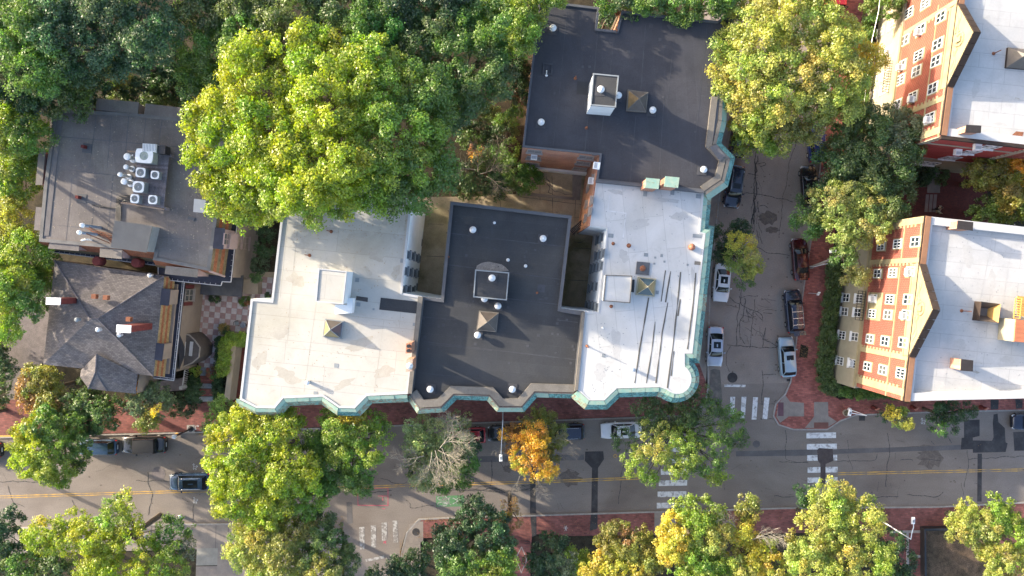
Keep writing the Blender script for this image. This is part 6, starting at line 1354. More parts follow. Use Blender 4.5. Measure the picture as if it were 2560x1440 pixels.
def sign(name, label, base, h, w, hh, m, rz=0.0, z0=.14):
    b = P(*base, z0); r_ = root(name, label, 'sign', b)
    mm = M(); mm.tube([b, b + Vector((0, 0, h))], .03, 6); mm.build('post', m_metal, r_)
    mm = M(); mm.box((b.x, b.y, z0 + h - hh / 2), (w, .03, hh), rz); mm.build('panel', m, r_)
sign('street_sign', 'thin post with a small pale sign on the brick pavement beside the hedge', (2021, 733), 2.9, .45, .6, m_white, R(60))
b = P(2014, 668, .14); bd = root('leaning_board', 'white painted board standing by the lamp pole next to the maroon car', 'board', b)
mm = M(); mm.obox(b, Vector((1.5, .35, 0)), Vector((0, .05, 0)), Vector((.4, 0, 1.5))); mm.build('panel', m_white, bd); mm = M(); mm.tube([b, b + Vector((.4, 0, 1.5))], .04, 5); mm.build('edge_post', m_grey, bd)
for (px, py), lb in zip([(2182, 1019), (2279, 1018), (2452, 1018)], ['dark red kerb post nearest the crossing, left of the small yellow tree', 'dark red kerb post between the small yellow tree and the dark tree', 'dark red kerb post beside the fresh black patches at the right']):
    b = P(px, py, .14); r_ = root('kerb_post', lb, 'post', b, 'red posts along the avenue kerb')
    mm = M(); mm.lathe(tuple(b), [(.28, 0), (.26, .25), (.16, .4), (.13, .95)], 10); mm.build('post', m_redbrick, r_)
    mm = M(); mm.box((b.x, b.y, 1.15), (.45, .14, .2), .5); mm.build('head', mat('pink_faded_paint', (.5, .22, .17), .7) if 'pink_faded_paint' not in bpy.data.materials else bpy.data.materials['pink_faded_paint'], r_)
b = P(2113, 1031, .14); r_ = root('planter', 'round brown planter on the brick pavement beside the kerb lamp', 'planter', b)
mm = M(); mm.lathe(tuple(b), [(.34, 0), (.42, .45), (.36, .46), (.34, .3)], 14); mm.build('pot', m_tanwall, r_)
mm = M(); mm.lathe((b.x, b.y, .45), [(.33, 0), (.2, .04)], 12); mm.build('soil', m_sh_green, r_)
# wires along the upper right hedge and facade
mm = M(); mm.tube([P(2206, -60, 7.5), P(2196, 30, 7.2), P(2180, 100, 6.9), P(2160, 260, 6.6)], .02, 4); mm.build('overhead_wire', m_metal, label='thin pale wire hanging over the hedge of the upper right house', cat='wire')
# stone post and patio furniture
b = P(1252, 492, 1.2); r_ = root('stone_post', 'pale stone post standing at the shrub edge above the middle dark roof', 'stone post', b); mm = M(); mm.box((b.x, b.y, 1.75), (.35, .35, 1.1), -.1); mm.build('shaft', m_granite, r_); mm = M(); mm.box((b.x, b.y, 2.33), (.42, .42, .06), -.1); mm.build('cap_stone', m_granite, r_)

# ================================================================ PATIO AND GARDEN BETWEEN HOUSE AND WHITE BLOCK
zt_ = .2
pt = root('patio', None, None, P(560, 800, 0.1)); pt['kind'] = 'structure'
def inpoly(x, y, poly):
    c_ = False; j = len(poly) - 1
    for i in range(len(poly)):
        if (poly[i][1] > y) != (poly[j][1] > y) and x < (poly[j][0] - poly[i][0]) * (y - poly[i][1]) / (poly[j][1] - poly[i][1]) + poly[i][0]: c_ = not c_
        j = i
    return c_
ppoly = [(484, 728), (500, 715), (600, 680), (705, 680), (690, 760), (640, 830), (575, 835), (545, 850), (540, 925), (500, 922), (495, 905), (478, 900), (484, 800)]
TM = {}
for i in range(-2, 17):
    for j in range(-4, 14):
        x, y = 506 + i * 13.6 - j * 1.35, 741 + i * 1.4 + j * 14.3
        if not inpoly(x, y, ppoly): continue
        mt = m_tile_a if (i + j) % 2 else m_tile_b; k = mt.name
        if k not in TM:
            mm = M(); mm.box((0, 0, 0), (.62, .65, .06), 0); to = mm.build('patio_tile', mt, local=True); TM[k] = to.data; bpy.data.objects.remove(to)
        c = P(x, y, zt_); share('patio_tile', TM[k], pt, (c.x, c.y, zt_ - .03 + random.uniform(-.004, .004)), R(-6))
mm = M(); mm.prism(PP(ppoly, .13), .0, .13); mm.build('mortar_bed', m_court, pt)
sp_ = root('garden_steps', 'flight of red brick steps with blue grey stone treads leading down from the patio', 'steps', P(518, 965, 0))
yy = 918
for k, (hgt, mt) in enumerate([(14, m_gstone), (6, m_gstone), (18, None), (12, m_gstone), (18, None), (13, m_gstone)]):
    zz = .9 - k * .12
    q = [(502 - k * .8, yy), (536 - k * .6, yy + 1), (535 - k * .6, yy + hgt), (501 - k * .8, yy + hgt)]
    mm = M(); mm.prism(PP(q, .2), 0.05, .32 - k * .03); mm.build('stone_tread' if mt else 'brick_landing', mt or m_brickwalk2, sp_)
    yy += hgt + 1
gw = root('garden_wall', 'tan garden wall running down beside the sunken brick alley', 'wall', P(577, 930, 0))
mm = M(); mm.prism(PP([(578, 866), (589, 864), (572, 1005), (560, 1004)], 2.2), 0, 2.15); mm.build('wall_body', m_tanwall, gw)
mm = M(); mm.prism(PP([(577, 865), (590, 863), (573, 1006), (559, 1005)], 2.25), 2.16, 2.25); mm.build('coping', m_tanwall, gw)
def chair(px, py, rz, label):
    b = P(px, py, .2); r_ = root('patio_chair', label, 'chair', b)
    mm = M(); mm.lathe((b.x, b.y, .62), [(.24, 0), (.25, .03), (.1, .04)], 14); mm.build('seat', m_grey, r_)
    mm = M()
    for k in range(4): an = rz + .78 + k * 1.57; mm.tube([(b.x + math.cos(an) * .2, b.y + math.sin(an) * .2, .62), (b.x + math.cos(an) * .34, b.y + math.sin(an) * .34, .2)], .02, 5)
    mm.build('legs', m_black, r_)
    mm = M(); mm.tube([(b.x + math.cos(rz + t) * .3, b.y + math.sin(rz + t) * .3, .95) for t in np.linspace(-1.3, 1.3, 9)], .025, 5)
    for t in (-1.2, -.4, .4, 1.2): mm.tube([(b.x + math.cos(rz + t) * .3, b.y + math.sin(rz + t) * .3, .95), (b.x + math.cos(rz + t) * .24, b.y + math.sin(rz + t) * .24, .63)], .015, 4)
    mm.build('backrest', m_black, r_)
chair(596, 808, 2.5, 'black wrought iron chair left of the small blue table')
b = P(613, 812, .2); r_ = root('patio_table', 'small blue grey mosaic table against the white block', 'table', b)
mm = M(); mm.lathe((b.x, b.y, .9), [(.34, 0), (.34, .03), (.1, .04)], 18); mm.build('tabletop', mat('blue_mosaic', (.18, .2, .25), .6, .5, 12), r_); mm = M(); mm.tube([(b.x, b.y, .2), (b.x, b.y, .9)], .04, 6); mm.lathe((b.x, b.y, .2), [(.2, 0), (.05, .04)], 10); mm.build('pedestal', m_black, r_)
# the pond fence at the avenue end
b0_ = P(1301, 1357, .14); fc = root('garden_gate', 'low dark iron gate at the head of the brick garden path with the diamond', 'gate', b0_)
mm = M(); a, b = P(1302, 1357, 1.0), P(1324, 1360, 1.0); mm.tube([a, b], .03, 5); mm.tube([a - Vector((0, 0, .7)), b - Vector((0, 0, .7))], .03, 5)
for k in range(8): q = a.lerp(b, k / 7); mm.tube([q, q - Vector((0, 0, .85))], .02, 4)
mm.build('bars', m_black, fc)

# ================================================================ PERSON (walking in the garden court, seen from high above) AND DOG
def skinned(name, joints, edges, radii, m, parent, lvl=1, root_i=0):
    me = bpy.data.meshes.new(name); me.from_pydata([tuple(j) for j in joints], edges, []); me.update()
    o = bpy.data.objects.new(name, me); COL.objects.link(o); o.parent = parent
    md = o.modifiers.new('skin', 'SKIN'); md.use_smooth_shade = True
    sv = me.skin_vertices
    if not sv:
        import bmesh
        bm = bmesh.new(); bm.from_mesh(me); bm.verts.layers.skin.verify(); bm.to_mesh(me); bm.free(); sv = me.skin_vertices
    for i, r_ in enumerate(radii): sv[0].data[i].radius = (r_, r_) if not isinstance(r_, tuple) else r_
    for i in range(len(radii)): sv[0].data[i].use_root = (i == root_i)
    sb = o.modifiers.new('sub', 'SUBSURF'); sb.levels = lvl; sb.render_levels = lvl
    me.materials.append(m); return o
pb = P(2334, 523, .14)
pe = root('person', 'person with dark hair, cream top and dark trousers walking in the brick court', 'person', pb)
m_skin = mat('skin', (.42, .27, .2), .6, .05, 3); m_top = mat('cream_jumper', (.5, .43, .34), .9, .1, 3); m_trs = mat('dark_trousers', (.03, .025, .03), .9, .1, 3); m_hair = mat('dark_hair', (.02, .015, .012), .7, .2, 6)
# body: one continuous figure, mid-stride, facing right of the picture
J = [(0, 0, .95), (0, 0, 1.15), (.02, 0, 1.38), (.02, 0, 1.48), (.03, 0, 1.60), (.04, 0, 1.68),
     (.0, .1, .9), (.12, .11, .5), (.05, .11, .08), (.2, .11, .04), (0, -.1, .9), (-.05, -.11, .5), (-.28, -.11, .1), (-.16, -.11, .03),
     (.0, .2, 1.36), (-.08, .25, 1.1), (.1, .26, .92), (.16, .25, .86), (.0, -.2, 1.36), (.1, -.25, 1.1), (.28, -.22, .98), (.34, -.2, .95)]
E_ = [(0, 1), (1, 2), (2, 3), (3, 4), (4, 5), (0, 6), (6, 7), (7, 8), (8, 9), (0, 10), (10, 11), (11, 12), (12, 13), (2, 14), (14, 15), (15, 16), (16, 17), (2, 18), (18, 19), (19, 20), (20, 21)]
Rr = [.13, .12, .13, .055, .085, .07, .085, .06, .04, .035, .085, .06, .04, .035, .06, .045, .032, .03, .06, .045, .032, .03]
skinned('body', J, E_, Rr, m_skin, pe)
skinned('jumper', [J[i] for i in (0, 1, 2, 14, 15, 16, 18, 19, 20)], [(0, 1), (1, 2), (2, 3), (3, 4), (4, 5), (2, 6), (6, 7), (7, 8)], [.16, .15, .16, .085, .065, .05, .085, .065, .05], m_top, pe)
skinned('trousers', [J[i] for i in (0, 6, 7, 8, 10, 11, 12)], [(0, 1), (1, 2), (2, 3), (0, 4), (4, 5), (5, 6)], [.15, .105, .08, .06, .105, .08, .06], m_trs, pe)
skinned('hair', [(.0, 0, 1.70), (-.05, 0, 1.62), (-.06, 0, 1.52)], [(0, 1), (1, 2)], [.10, .09, .06], m_hair, pe)
pe.rotation_euler = (0, 0, R(-20))
db = P(2343, 531, .14); dg = root('dog', 'small pale yellow dog beside the walking person in the brick court', 'dog', db)
m_fur = mat('pale_fur', (.5, .42, .27), .95, .15, 6)
DJ = [(-.2, 0, .36), (0, 0, .37), (.2, 0, .38), (.3, 0, .48), (.38, 0, .52), (.5, 0, .49), (-.3, 0, .45), (-.4, 0, .52),
      (.19, .08, .3), (.2, .08, .15), (.21, .08, .02), (.19, -.08, .3), (.22, -.08, .15), (.25, -.08, .02), (-.2, .08, .28), (-.16, .08, .2), (-.24, .08, .13), (-.22, .08, .02), (-.2, -.08, .28), (-.16, -.08, .2), (-.25, -.08, .13), (-.24, -.08, .02), (.37, .05, .6), (.37, -.05, .6)]
DE = [(0, 1), (1, 2), (2, 3), (3, 4), (4, 5), (0, 6), (6, 7), (2, 8), (8, 9), (9, 10), (2, 11), (11, 12), (12, 13), (0, 14), (14, 15), (15, 16), (16, 17), (0, 18), (18, 19), (19, 20), (20, 21), (4, 22), (4, 23)]
DR = [.09, .095, .11, .07, .075, .035, .03, .02, .05, .03, .025, .05, .03, .025, .06, .045, .027, .025, .06, .045, .027, .025, .025, .025]
skinned('body', DJ, DE, DR, m_fur, dg, root_i=1); dg.rotation_euler = (0, 0, R(150))
# ================================================================ TREES, HEDGES AND SHRUBS
rng = np.random.default_rng(11)
LT = 0.30                                   # leaf spray length in metres
PAL = {  # leaf base colours
    'lime': [(.34, .40, .03), (.24, .34, .035), (.42, .42, .04)],
    'fresh': [(.24, .34, .045), (.17, .27, .04), (.30, .36, .05)],
    'green': [(.10, .19, .045), (.07, .15, .04), (.14, .22, .05)],
    'dull': [(.085, .14, .05), (.06, .11, .045), (.12, .16, .055)],
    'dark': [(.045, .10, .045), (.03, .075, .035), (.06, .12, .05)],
    'blue': [(.07, .15, .08), (.05, .11, .06), (.09, .17, .08)],
    'ygreen': [(.27, .31, .07), (.19, .25, .05), (.38, .35, .08)],
    'street': [(.22, .27, .07), (.14, .20, .055), (.30, .31, .09)],
    'olive': [(.19, .20, .045), (.13, .16, .04), (.24, .22, .05)],
    'yellow': [(.50, .43, .06), (.38, .38, .06), (.50, .38, .055)],
    'gold': [(.62, .34, .04), (.58, .42, .06), (.5, .24, .04)],
    'brown': [(.24, .14, .055), (.18, .12, .05), (.3, .17, .06)],
    'grey': [(.12, .16, .09), (.09, .13, .075), (.16, .2, .1)],
    'pale': [(.22, .26, .11), (.16, .21, .085), (.27, .28, .12)],
    'red': [(.3, .06, .05), (.2, .09, .05), (.12, .15, .05)],
}
def leaf_mesh(name, C, N, S, colr, parent, m=LEAF, kind=None):
    """one small bent two-triangle spray per row of C (centres), N (normals), S (lengths)"""
    n = len(C)
    rnd = rng.normal(size=(n, 3)); N = N / np.maximum(np.linalg.norm(N, axis=1, keepdims=True), 1e-6)
    U = np.cross(N, rnd); U /= np.maximum(np.linalg.norm(U, axis=1, keepdims=True), 1e-6); V = np.cross(N, U)
    asp = rng.uniform(.9, 1.5, (n, 1)); S = S[:, None]
    a = C + U * S * .5; b = C + V * S * .5 * asp + N * S * .10; c = C - U * S * .5; d = C - V * S * .5 * asp + N * S * .10
    v = np.stack([a + V * S * .12, b - U * S * .25, c], 1).reshape(-1, 3)
    off = np.array(wpos(parent)); v = v - off
    me = bpy.data.meshes.new(name); me.vertices.add(3 * n); me.vertices.foreach_set('co', v.astype(np.float32).ravel())
    me.loops.add(3 * n); me.loops.foreach_set('vertex_index', np.arange(3 * n, dtype=np.int32))
    me.polygons.add(n); me.polygons.foreach_set('loop_start', np.arange(0, 3 * n, 3, dtype=np.int32)); me.polygons.foreach_set('loop_total', np.full(n, 3, dtype=np.int32))
    me.update(calc_edges=True)
    at = me.attributes.new('leaf_colour', 'FLOAT_COLOR', 'FACE')
    cc = np.concatenate([np.clip(colr, 0, 1), np.ones((n, 1))], 1).astype(np.float32); at.data.foreach_set('color', cc.ravel())
    me.materials.append(m); o = bpy.data.objects.new(name, me); COL.objects.link(o); o.parent = parent
    if kind: o['kind'] = kind
    return o
def clumps_to_leaves(K, Kr, Kc, dens, leaf):
    """K clump centres, Kr radii, Kc colours -> leaves spread over each clump"""
    cnt = np.maximum(4, (1.15 * dens * 4 * math.pi * Kr ** 2 * .62 / (leaf * leaf * .33)).astype(int))
    idx = np.repeat(np.arange(len(K)), cnt); n = len(idx)
    D = rng.normal(size=(n, 3)); D /= np.linalg.norm(D, axis=1, keepdims=True); D[:, 2] = np.abs(D[:, 2]) * .9 + D[:, 2] * .1
    rad = Kr[idx] * (rng.uniform(.35, 1.0, n) ** .6) * (1 + .25 * rng.normal(size=n) * .5)
    C = K[idx] + D * rad[:, None] * np.array([1, 1, .75])
    N = D + rng.normal(size=(n, 3)) * .55; N[:, 2] += .35
    col = Kc[idx] * rng.uniform(.72, 1.3, (n, 1)) * (1 + rng.normal(size=(n, 3)) * .05)
    S = leaf * rng.uniform(.7, 1.35, n)
    return C, N, S, col
def pick(pal, n):
    p = np.array(PAL[pal]) * np.array({'lime': [.92, .98, .8], 'fresh': [1.0, 1.05, .9], 'ygreen': [1.3, 1.3, 1.15], 'street': [1.35, 1.3, 1.2], 'gold': [1.15, 1.2, 1.0], 'yellow': [1.15, 1.2, 1.1], 'blue': [1.08, 1.02, .75], 'dark': [1.15, 1.1, .8], 'dull': [1.2, 1.2, .85], 'green': [1.25, 1.25, .9], 'pale': [1.3, 1.3, 1.1]}.get(pal, [1.35, 1.35, 1.1])); w = rng.dirichlet([1.2] * len(p), n); return w @ p
FILL = 1.45
def tree(name, label, lobes, H, pal, clump=.85, dens=.55, leaf=LT, depth=.75, fill=1.0, group=None, trunk=True, inner=None, cat='tree', base_z=.1, skip=0.0, limbs=True):
    """lobes: (px, py, radius px, palette or None, height offset or 0); H is the height of the crown's top"""
    clump *= .62; leaf *= .67
    L3 = []
    for l in lobes:
        px, py, rp = l[:3]; pl = l[3] if len(l) > 3 and l[3] else pal; dz = l[4] if len(l) > 4 else 0
        zc = H + dz; s = (HC - (zc - 1.5)) / F; rx = rp * s; rz_ = max(.8, min(rx * depth, (zc - base_z) * .55)); zc2 = zc - rz_
        c = P(px, py, zc - min(rz_, 2.0) * .8); L3.append((c.x, c.y, zc2, rx, rz_, pl))
    tot = sum(l[3] ** 2 for l in L3); bx = sum(l[0] * l[3] ** 2 for l in L3) / tot; by = sum(l[1] * l[3] ** 2 for l in L3) / tot
    r_ = root(name, label, cat, (bx, by, base_z), group)
    # every lobe is itself a cluster of boughs with creases between them
    L4 = []
    for (x, y, z, rx, rz_, pl) in L3:
        if rx < 1.5: L4.append((x, y, z, rx, rz_, pl)); continue
        L4.append((x, y, z - .08 * rz_, rx * .80, rz_ * .80, pl))
        m_ = int(7 + rx * 1.6); gold = 2.39996
        for k in range(m_):
            zz_ = 1 - 1.15 * (k + .5) / m_; rr_ = math.sqrt(max(0, 1 - zz_ * zz_)); an = k * gold + rng.uniform(-.4, .4) + x
            sr = rng.uniform(.28, .44) * rx * (1 if rx < 3.5 else .85); od = rng.uniform(.66, .84)
            L4.append((x + math.cos(an) * rr_ * rx * od, y + math.sin(an) * rr_ * rx * od, z + zz_ * rz_ * rng.uniform(.62, .9), sr, sr * rng.uniform(.6, .85), pl))
    L3o = L3; L3 = L4
    Ks, Rs, Cs = [], [], []
    for (x, y, z, rx, rz_, pl) in L3:
        area = 2 * math.pi * rx * (rx * .5 + rz_ * .75)
        n = max(5, int(fill * FILL * area / (math.pi * clump ** 2)))
        D = rng.normal(size=(n, 3)); D /= np.linalg.norm(D, axis=1, keepdims=True)
        lo = D[:, 2] < -.35; D[lo, 2] *= -1
        rr = 1 - np.abs(rng.normal(size=n)) * .16 + .03 * rng.normal(size=n)
        k = np.stack([x + D[:, 0] * rx * rr, y + D[:, 1] * rx * rr, z + D[:, 2] * rz_ * rr], 1)
        # large-scale unevenness: hollows and bulges
        nz = np.sin(k[:, 0] * .9 + x) * np.sin(k[:, 1] * .8 + y) + .6 * np.sin(k[:, 0] * 1.9 + k[:, 2] * 1.3 + y) 
        k[:, 2] += nz * .45 * min(1, rx / 3.0)
        keep = np.ones(n, bool)
        for (x2, y2, z2, rx2, rz2, _) in L3:
            if (x2, y2) == (x, y) and rx2 == rx: continue
            q = ((k[:, 0] - x2) / rx2) ** 2 + ((k[:, 1] - y2) / rx2) ** 2 + ((k[:, 2] - z2) / rz2) ** 2
            keep &= q > .55
        nz2 = np.sin(k[:, 0] * 1.7 + k[:, 1] * .6 + x * 3) + np.sin(k[:, 1] * 1.9 - k[:, 0] * .5 + y * 3) + np.sin(k[:, 2] * 2.3 + k[:, 0])
        keep &= rng.uniform(size=n) < .88 + .30 * nz2
        if skip: keep &= rng.uniform(size=n) > skip
        k = k[keep]; n = len(k)
        if n == 0: continue
        kr = clump * rng.uniform(.4, 1.45, n) ** 1.1
        Ks.append(k); Rs.append(kr); Cs.append(pick(pl, n) * rng.uniform(.75, 1.22, (n, 1)) * (1 + rng.normal(size=3) * np.array([.075, .055, .08])))
        # sparser inner fill of the same leaves, inner shade darkened into their colour
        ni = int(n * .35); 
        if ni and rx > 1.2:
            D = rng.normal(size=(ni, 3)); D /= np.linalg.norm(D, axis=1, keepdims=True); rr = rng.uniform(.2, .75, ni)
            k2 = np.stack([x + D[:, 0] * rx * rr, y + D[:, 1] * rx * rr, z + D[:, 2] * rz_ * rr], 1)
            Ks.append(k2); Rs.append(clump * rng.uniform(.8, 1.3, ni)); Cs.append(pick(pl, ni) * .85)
    K = np.concatenate(Ks); Kr = np.concatenate(Rs); Kc = np.concatenate(Cs)
    K[:, 2] = np.maximum(K[:, 2], base_z + .3)
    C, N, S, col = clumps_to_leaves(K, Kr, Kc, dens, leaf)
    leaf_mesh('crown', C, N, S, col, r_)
    L3 = L3o
    if trunk:
        zt = max(L3, key=lambda l: l[3])[2]
        mm = M(); r0 = min(.45, .10 + .022 * H); rv = random.Random(int(bx * 100) + 5)
        top = Vector((bx, by, zt)); mm.tube([(bx, by, base_z), (bx + rv.uniform(-.1, .1), by + rv.uniform(-.1, .1), zt * .55), tuple(top)], r0, 8, r1=r0 * .55)
        if limbs:
            for (x, y, z, rx, rz_, pl) in L3:
                s_ = Vector((bx, by, zt * rv.uniform(.55, .8)))
                for k in range(3):
                    an = rv.uniform(0, 6.28); e = Vector((x + math.cos(an) * rx * .55, y + math.sin(an) * rx * .55, z + rz_ * rv.uniform(.2, .7)))
                    md = s_.lerp(e, .5) + Vector((rv.uniform(-.3, .3), rv.uniform(-.3, .3), .4)); mm.tube([s_, md, e], r0 * .28, 5, r1=.02)
        mm.build('trunk', m_trunk, r_)
    return r_
def bare(parent, starts, H, n=6, length=3.0, name='bare_branches', m=m_branch, seed=3, r0=.06, spread=.5, zf=.25):
    """leafless twiggy boughs: starts are (px, py, direction in degrees)"""
    rv = random.Random(seed)
    def grow(p, d, L, r, lev):
        pts = [p]; q = p.copy(); dd = d.copy()
        for i in range(4):
            dd = (dd + Vector((rv.uniform(-.18, .18), rv.uniform(-.18, .18), rv.uniform(-.08, .12)))).normalized(); q = q + dd * L / 4; pts.append(q.copy())
            if lev > 0:
                for s in ((-1, 1) if rv.random() < .7 else (rv.choice((-1, 1)),)):
                    an = s * rv.uniform(.4, .9); e = Vector((dd.x * math.cos(an) - dd.y * math.sin(an), dd.x * math.sin(an) + dd.y * math.cos(an), dd.z + rv.uniform(-.1, .25)))
                    grow(q.copy(), e.normalized(), L * rv.uniform(.38, .6), r * .5, lev - 1)
        mm.tube(pts, r, 4 if lev else 3, r1=r * .4, cap=False)
    for px, py, deg in starts:
        mm = M(); p = P(px, py, H); an = R(deg); grow(p, Vector((math.cos(an), math.sin(an), zf)), length * rv.uniform(.8, 1.15), r0, 3)
        mm.build('bare_bough', m, parent)
# --- the big maple and the wood behind it
tree('maple_tree', 'huge yellow green maple overhanging the cream roof, largest tree in view', [
    (560, 300, 90, None, -1.5), (640, 180, 105), (660, 330, 120), (780, 130, 80, None, -.5), (820, 240, 140, None, 1), (600, 440, 110, 'lime', -3), (700, 480, 80, 'fresh', -3), (780, 400, 150, None, 1),
    (930, 180, 110, 'fresh'), (960, 330, 150, 'fresh', 0), (900, 450, 100, 'fresh', -2), (1040, 250, 100, 'green', -1), (1050, 380, 105, 'green', -2), (620, 520, 55, 'lime', -5), (1000, 460, 90, 'green', -3), (530, 370, 75, 'lime', -3), (800, 505, 60, 'fresh', -3.5)],  # lime west, greener east: partly sun and shade put into the leaf colour
    20.5, 'lime', 1.0, .5, .34, .6)
tree('deciduous_tree', 'mid green tree right of the big maple, above the middle block', [(1150, 150, 110), (1100, 230, 80), (1200, 190, 80, 'dull'), (1060, 100, 90, 'dull'), (1130, 280, 50, 'blue', -3), (1210, 80, 80, 'green')], 17, 'green', .9, .5)
tree('deciduous_tree', 'dull yellow green tree overhanging the upper left corner of the slate blue roof', [(1270, 60, 80), (1320, 20, 70), (1350, -20, 60), (1300, 90, 40)], 16.5, 'fresh', .8, .45)
tree('deciduous_tree', 'dark green tree at the top edge directly above the big maple', [(720, 40, 120), (830, 20, 100), (620, 110, 80, 'green'), (900, 60, 80, 'green')], 18, 'dull', .9, .5, group='trees along the top edge')
tree('deciduous_tree', 'dark tree at the top edge between the big maple and the slate blue roof', [(1010, 10, 100), (1100, 10, 90, 'dark'), (960, 70, 60, 'green')], 17, 'dark', .9, .5, group='trees along the top edge')
tree('deciduous_tree', 'dull green tree at the top edge left of the big maple', [(540, 110, 90, 'green'), (580, 40, 90), (500, 20, 70), (490, 190, 50, 'green', -2)], 16.5, 'dull', .9, .5, group='trees along the top edge')
tree('deciduous_tree', 'broad blue green tree filling the top left corner of the picture', [(60, 60, 120, 'green'), (170, 90, 120), (280, 60, 120), (370, 90, 80), (90, 160, 80, 'green'), (330, -20, 100)], 19, 'blue', .95, .5)
tree('deciduous_tree', 'dark green tree under the top left corner tree, left of the mansard house', [(60, 220, 90), (150, 230, 80, 'dull'), (220, 180, 60, 'dark', -2), (230, 230, 45, 'dark', -4)], 14.5, 'dark', .85, .5)
tree('deciduous_tree', 'small olive tree lit by one sun patch above the mansard house', [(300, 190, 40, 'olive'), (330, 220, 38, 'dark', -1), (280, 165, 30, 'olive')], 10, 'olive', .55, .5)
tree('deciduous_tree', 'fresh green tree at the left edge beside the mansard house', [(30, 310, 80), (70, 340, 60, 'green'), (60, 420, 60, None, -3), (20, 440, 60, None, -3), (90, 400, 40, 'green', -3.5), (50, 480, 35, None, -4)], 13, 'fresh', .8, .5)
tree('deciduous_tree', 'golden green tree at the left edge opposite the shingled house', [(30, 560, 60, 'ygreen'), (50, 640, 70, None, 1.5), (20, 720, 70, None, 2.5), (60, 760, 50, 'green', 2), (20, 820, 45, None, 1.5), (90, 700, 40, 'green', -2), (0, 640, 60, 'ygreen')], 9.5, 'fresh', .8, .5)
tree('shrub', 'dark green shrubbery between the golden tree and the shingled house roof', [(125, 640, 30), (110, 690, 30), (100, 760, 30), (115, 600, 20)], 5, 'dark', .6, .5, cat='shrub', limbs=False)
tree('deciduous_tree', 'dark tree pressed against the left side of the slate blue roof', [(1290, 170, 45), (1300, 230, 35), (1270, 120, 40), (1290, 290, 25, 'green', -1), (1300, 100, 30)], 10, 'dark', .7, .5)
tree('deciduous_tree', 'bright green trees over the slate blue roof nearest the yellow maple', [(1760, 0, 55), (1700, 10, 50), (1640, -5, 45), (1820, 5, 40)], 14.5, 'green', .7, .5)
tree('deciduous_tree', 'green tree over the top edge by the notch of the slate blue roof', [(1530, -5, 40), (1590, 0, 45), (1560, 15, 30, 'dull')], 14, 'green', .7, .5)
tree('shrub', 'dark shrub with grey bare twigs and a few orange leaves above the middle dark roof', [(1180, 450, 35, 'dark'), (1225, 455, 40, 'dark'), (1200, 400, 30, 'dull'), (1170, 420, 25, 'dark')], 4.5, 'dark', .5, .4, cat='shrub')
b_ = bare(bpy.data.objects['shrub.001'], [(1195, 430, 100), (1200, 435, 20), (1215, 440, -30), (1190, 425, 160), (1225, 430, 60)], 5.2, length=2.6, seed=8, r0=.05)
tree('shrub', 'light green shrub at the foot of the orange brick rear wall', [(1290, 440, 40), (1325, 450, 32), (1270, 410, 28, 'green'), (1310, 425, 30)], 4.5, 'green', .55, .5, cat='shrub')
tree('shrub', 'low dark bushes along the left side of the orange brick wall', [(1270, 330, 26), (1275, 370, 24, 'green'), (1255, 300, 22, 'green')], 4, 'dark', .5, .5, cat='shrub', limbs=False)
tree('shrub', 'small orange leaved bush in the dark garden above the courtyard', [(1200, 385, 16, 'gold'), (1185, 395, 12, 'gold'), (1180, 375, 14, 'brown')], 3.5, 'gold', .35, .3, .22, cat='shrub', limbs=False)
# --- the big yellow maple on the side street and its neighbours
tree('maple_tree', 'big yellow green maple covering the top of the side street', [
    (1950, 80, 130), (1880, 150, 105, None, -.5), (2050, 110, 110), (1960, 200, 120, None, 0), (2080, 200, 100, 'ygreen', -.5), (2140, 150, 62, 'yellow', -2), (1830, 190, 70, None, -2), (1990, 20, 80), (1890, 270, 80, 'ygreen', -2), (1980, 290, 85, 'olive', -2.5), (1890, 350, 52, 'fresh', -4), (2060, 270, 60, 'olive', -3), (1900, 60, 70, None, -1)],
    15.5, 'ygreen', .85, .5, .30, .6)
tree('deciduous_tree', 'dull green street tree between the yellow maple and the upper right house', [(2160, 320, 80), (2240, 330, 65, 'grey'), (2130, 390, 80), (2210, 410, 80), (2100, 440, 55, 'dark', -1), (2270, 370, 45)], 11.5, 'dull', .75, .45)
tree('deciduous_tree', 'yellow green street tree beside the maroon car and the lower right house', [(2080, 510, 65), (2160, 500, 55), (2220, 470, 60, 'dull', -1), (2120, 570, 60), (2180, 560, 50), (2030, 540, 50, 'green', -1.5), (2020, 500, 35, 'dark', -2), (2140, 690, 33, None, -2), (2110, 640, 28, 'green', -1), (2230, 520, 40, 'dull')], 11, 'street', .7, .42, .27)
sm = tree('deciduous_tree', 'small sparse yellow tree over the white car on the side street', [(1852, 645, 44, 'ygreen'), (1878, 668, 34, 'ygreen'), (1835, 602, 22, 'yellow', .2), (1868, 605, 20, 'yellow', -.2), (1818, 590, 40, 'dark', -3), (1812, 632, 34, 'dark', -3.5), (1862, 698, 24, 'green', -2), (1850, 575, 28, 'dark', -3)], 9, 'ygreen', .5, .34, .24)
bare(sm, [(1862, 650, 40), (1865, 610, 30)], 9.0, length=1.1, seed=5, r0=.02)
tree('deciduous_tree', 'olive and gold tree at the right edge in the court between the brick houses', [(2490, 430, 60), (2540, 410, 60, 'gold'), (2450, 440, 40, 'olive'), (2560, 450, 60, 'yellow'), (2520, 480, 45, 'olive')], 9, 'olive', .65, .5)
tree('deciduous_tree', 'green tree at the upper edge of the lower right white roof', [(2470, 525, 42), (2530, 510, 50), (2440, 540, 25), (2580, 520, 50, 'fresh')], 8, 'green', .65, .5)
tree('shrub', 'round dark green bush at the wall of the upper right house', [(2300, 440, 32), (2320, 425, 22)], 2.2, 'dark', .45, .5, cat='shrub', limbs=False)
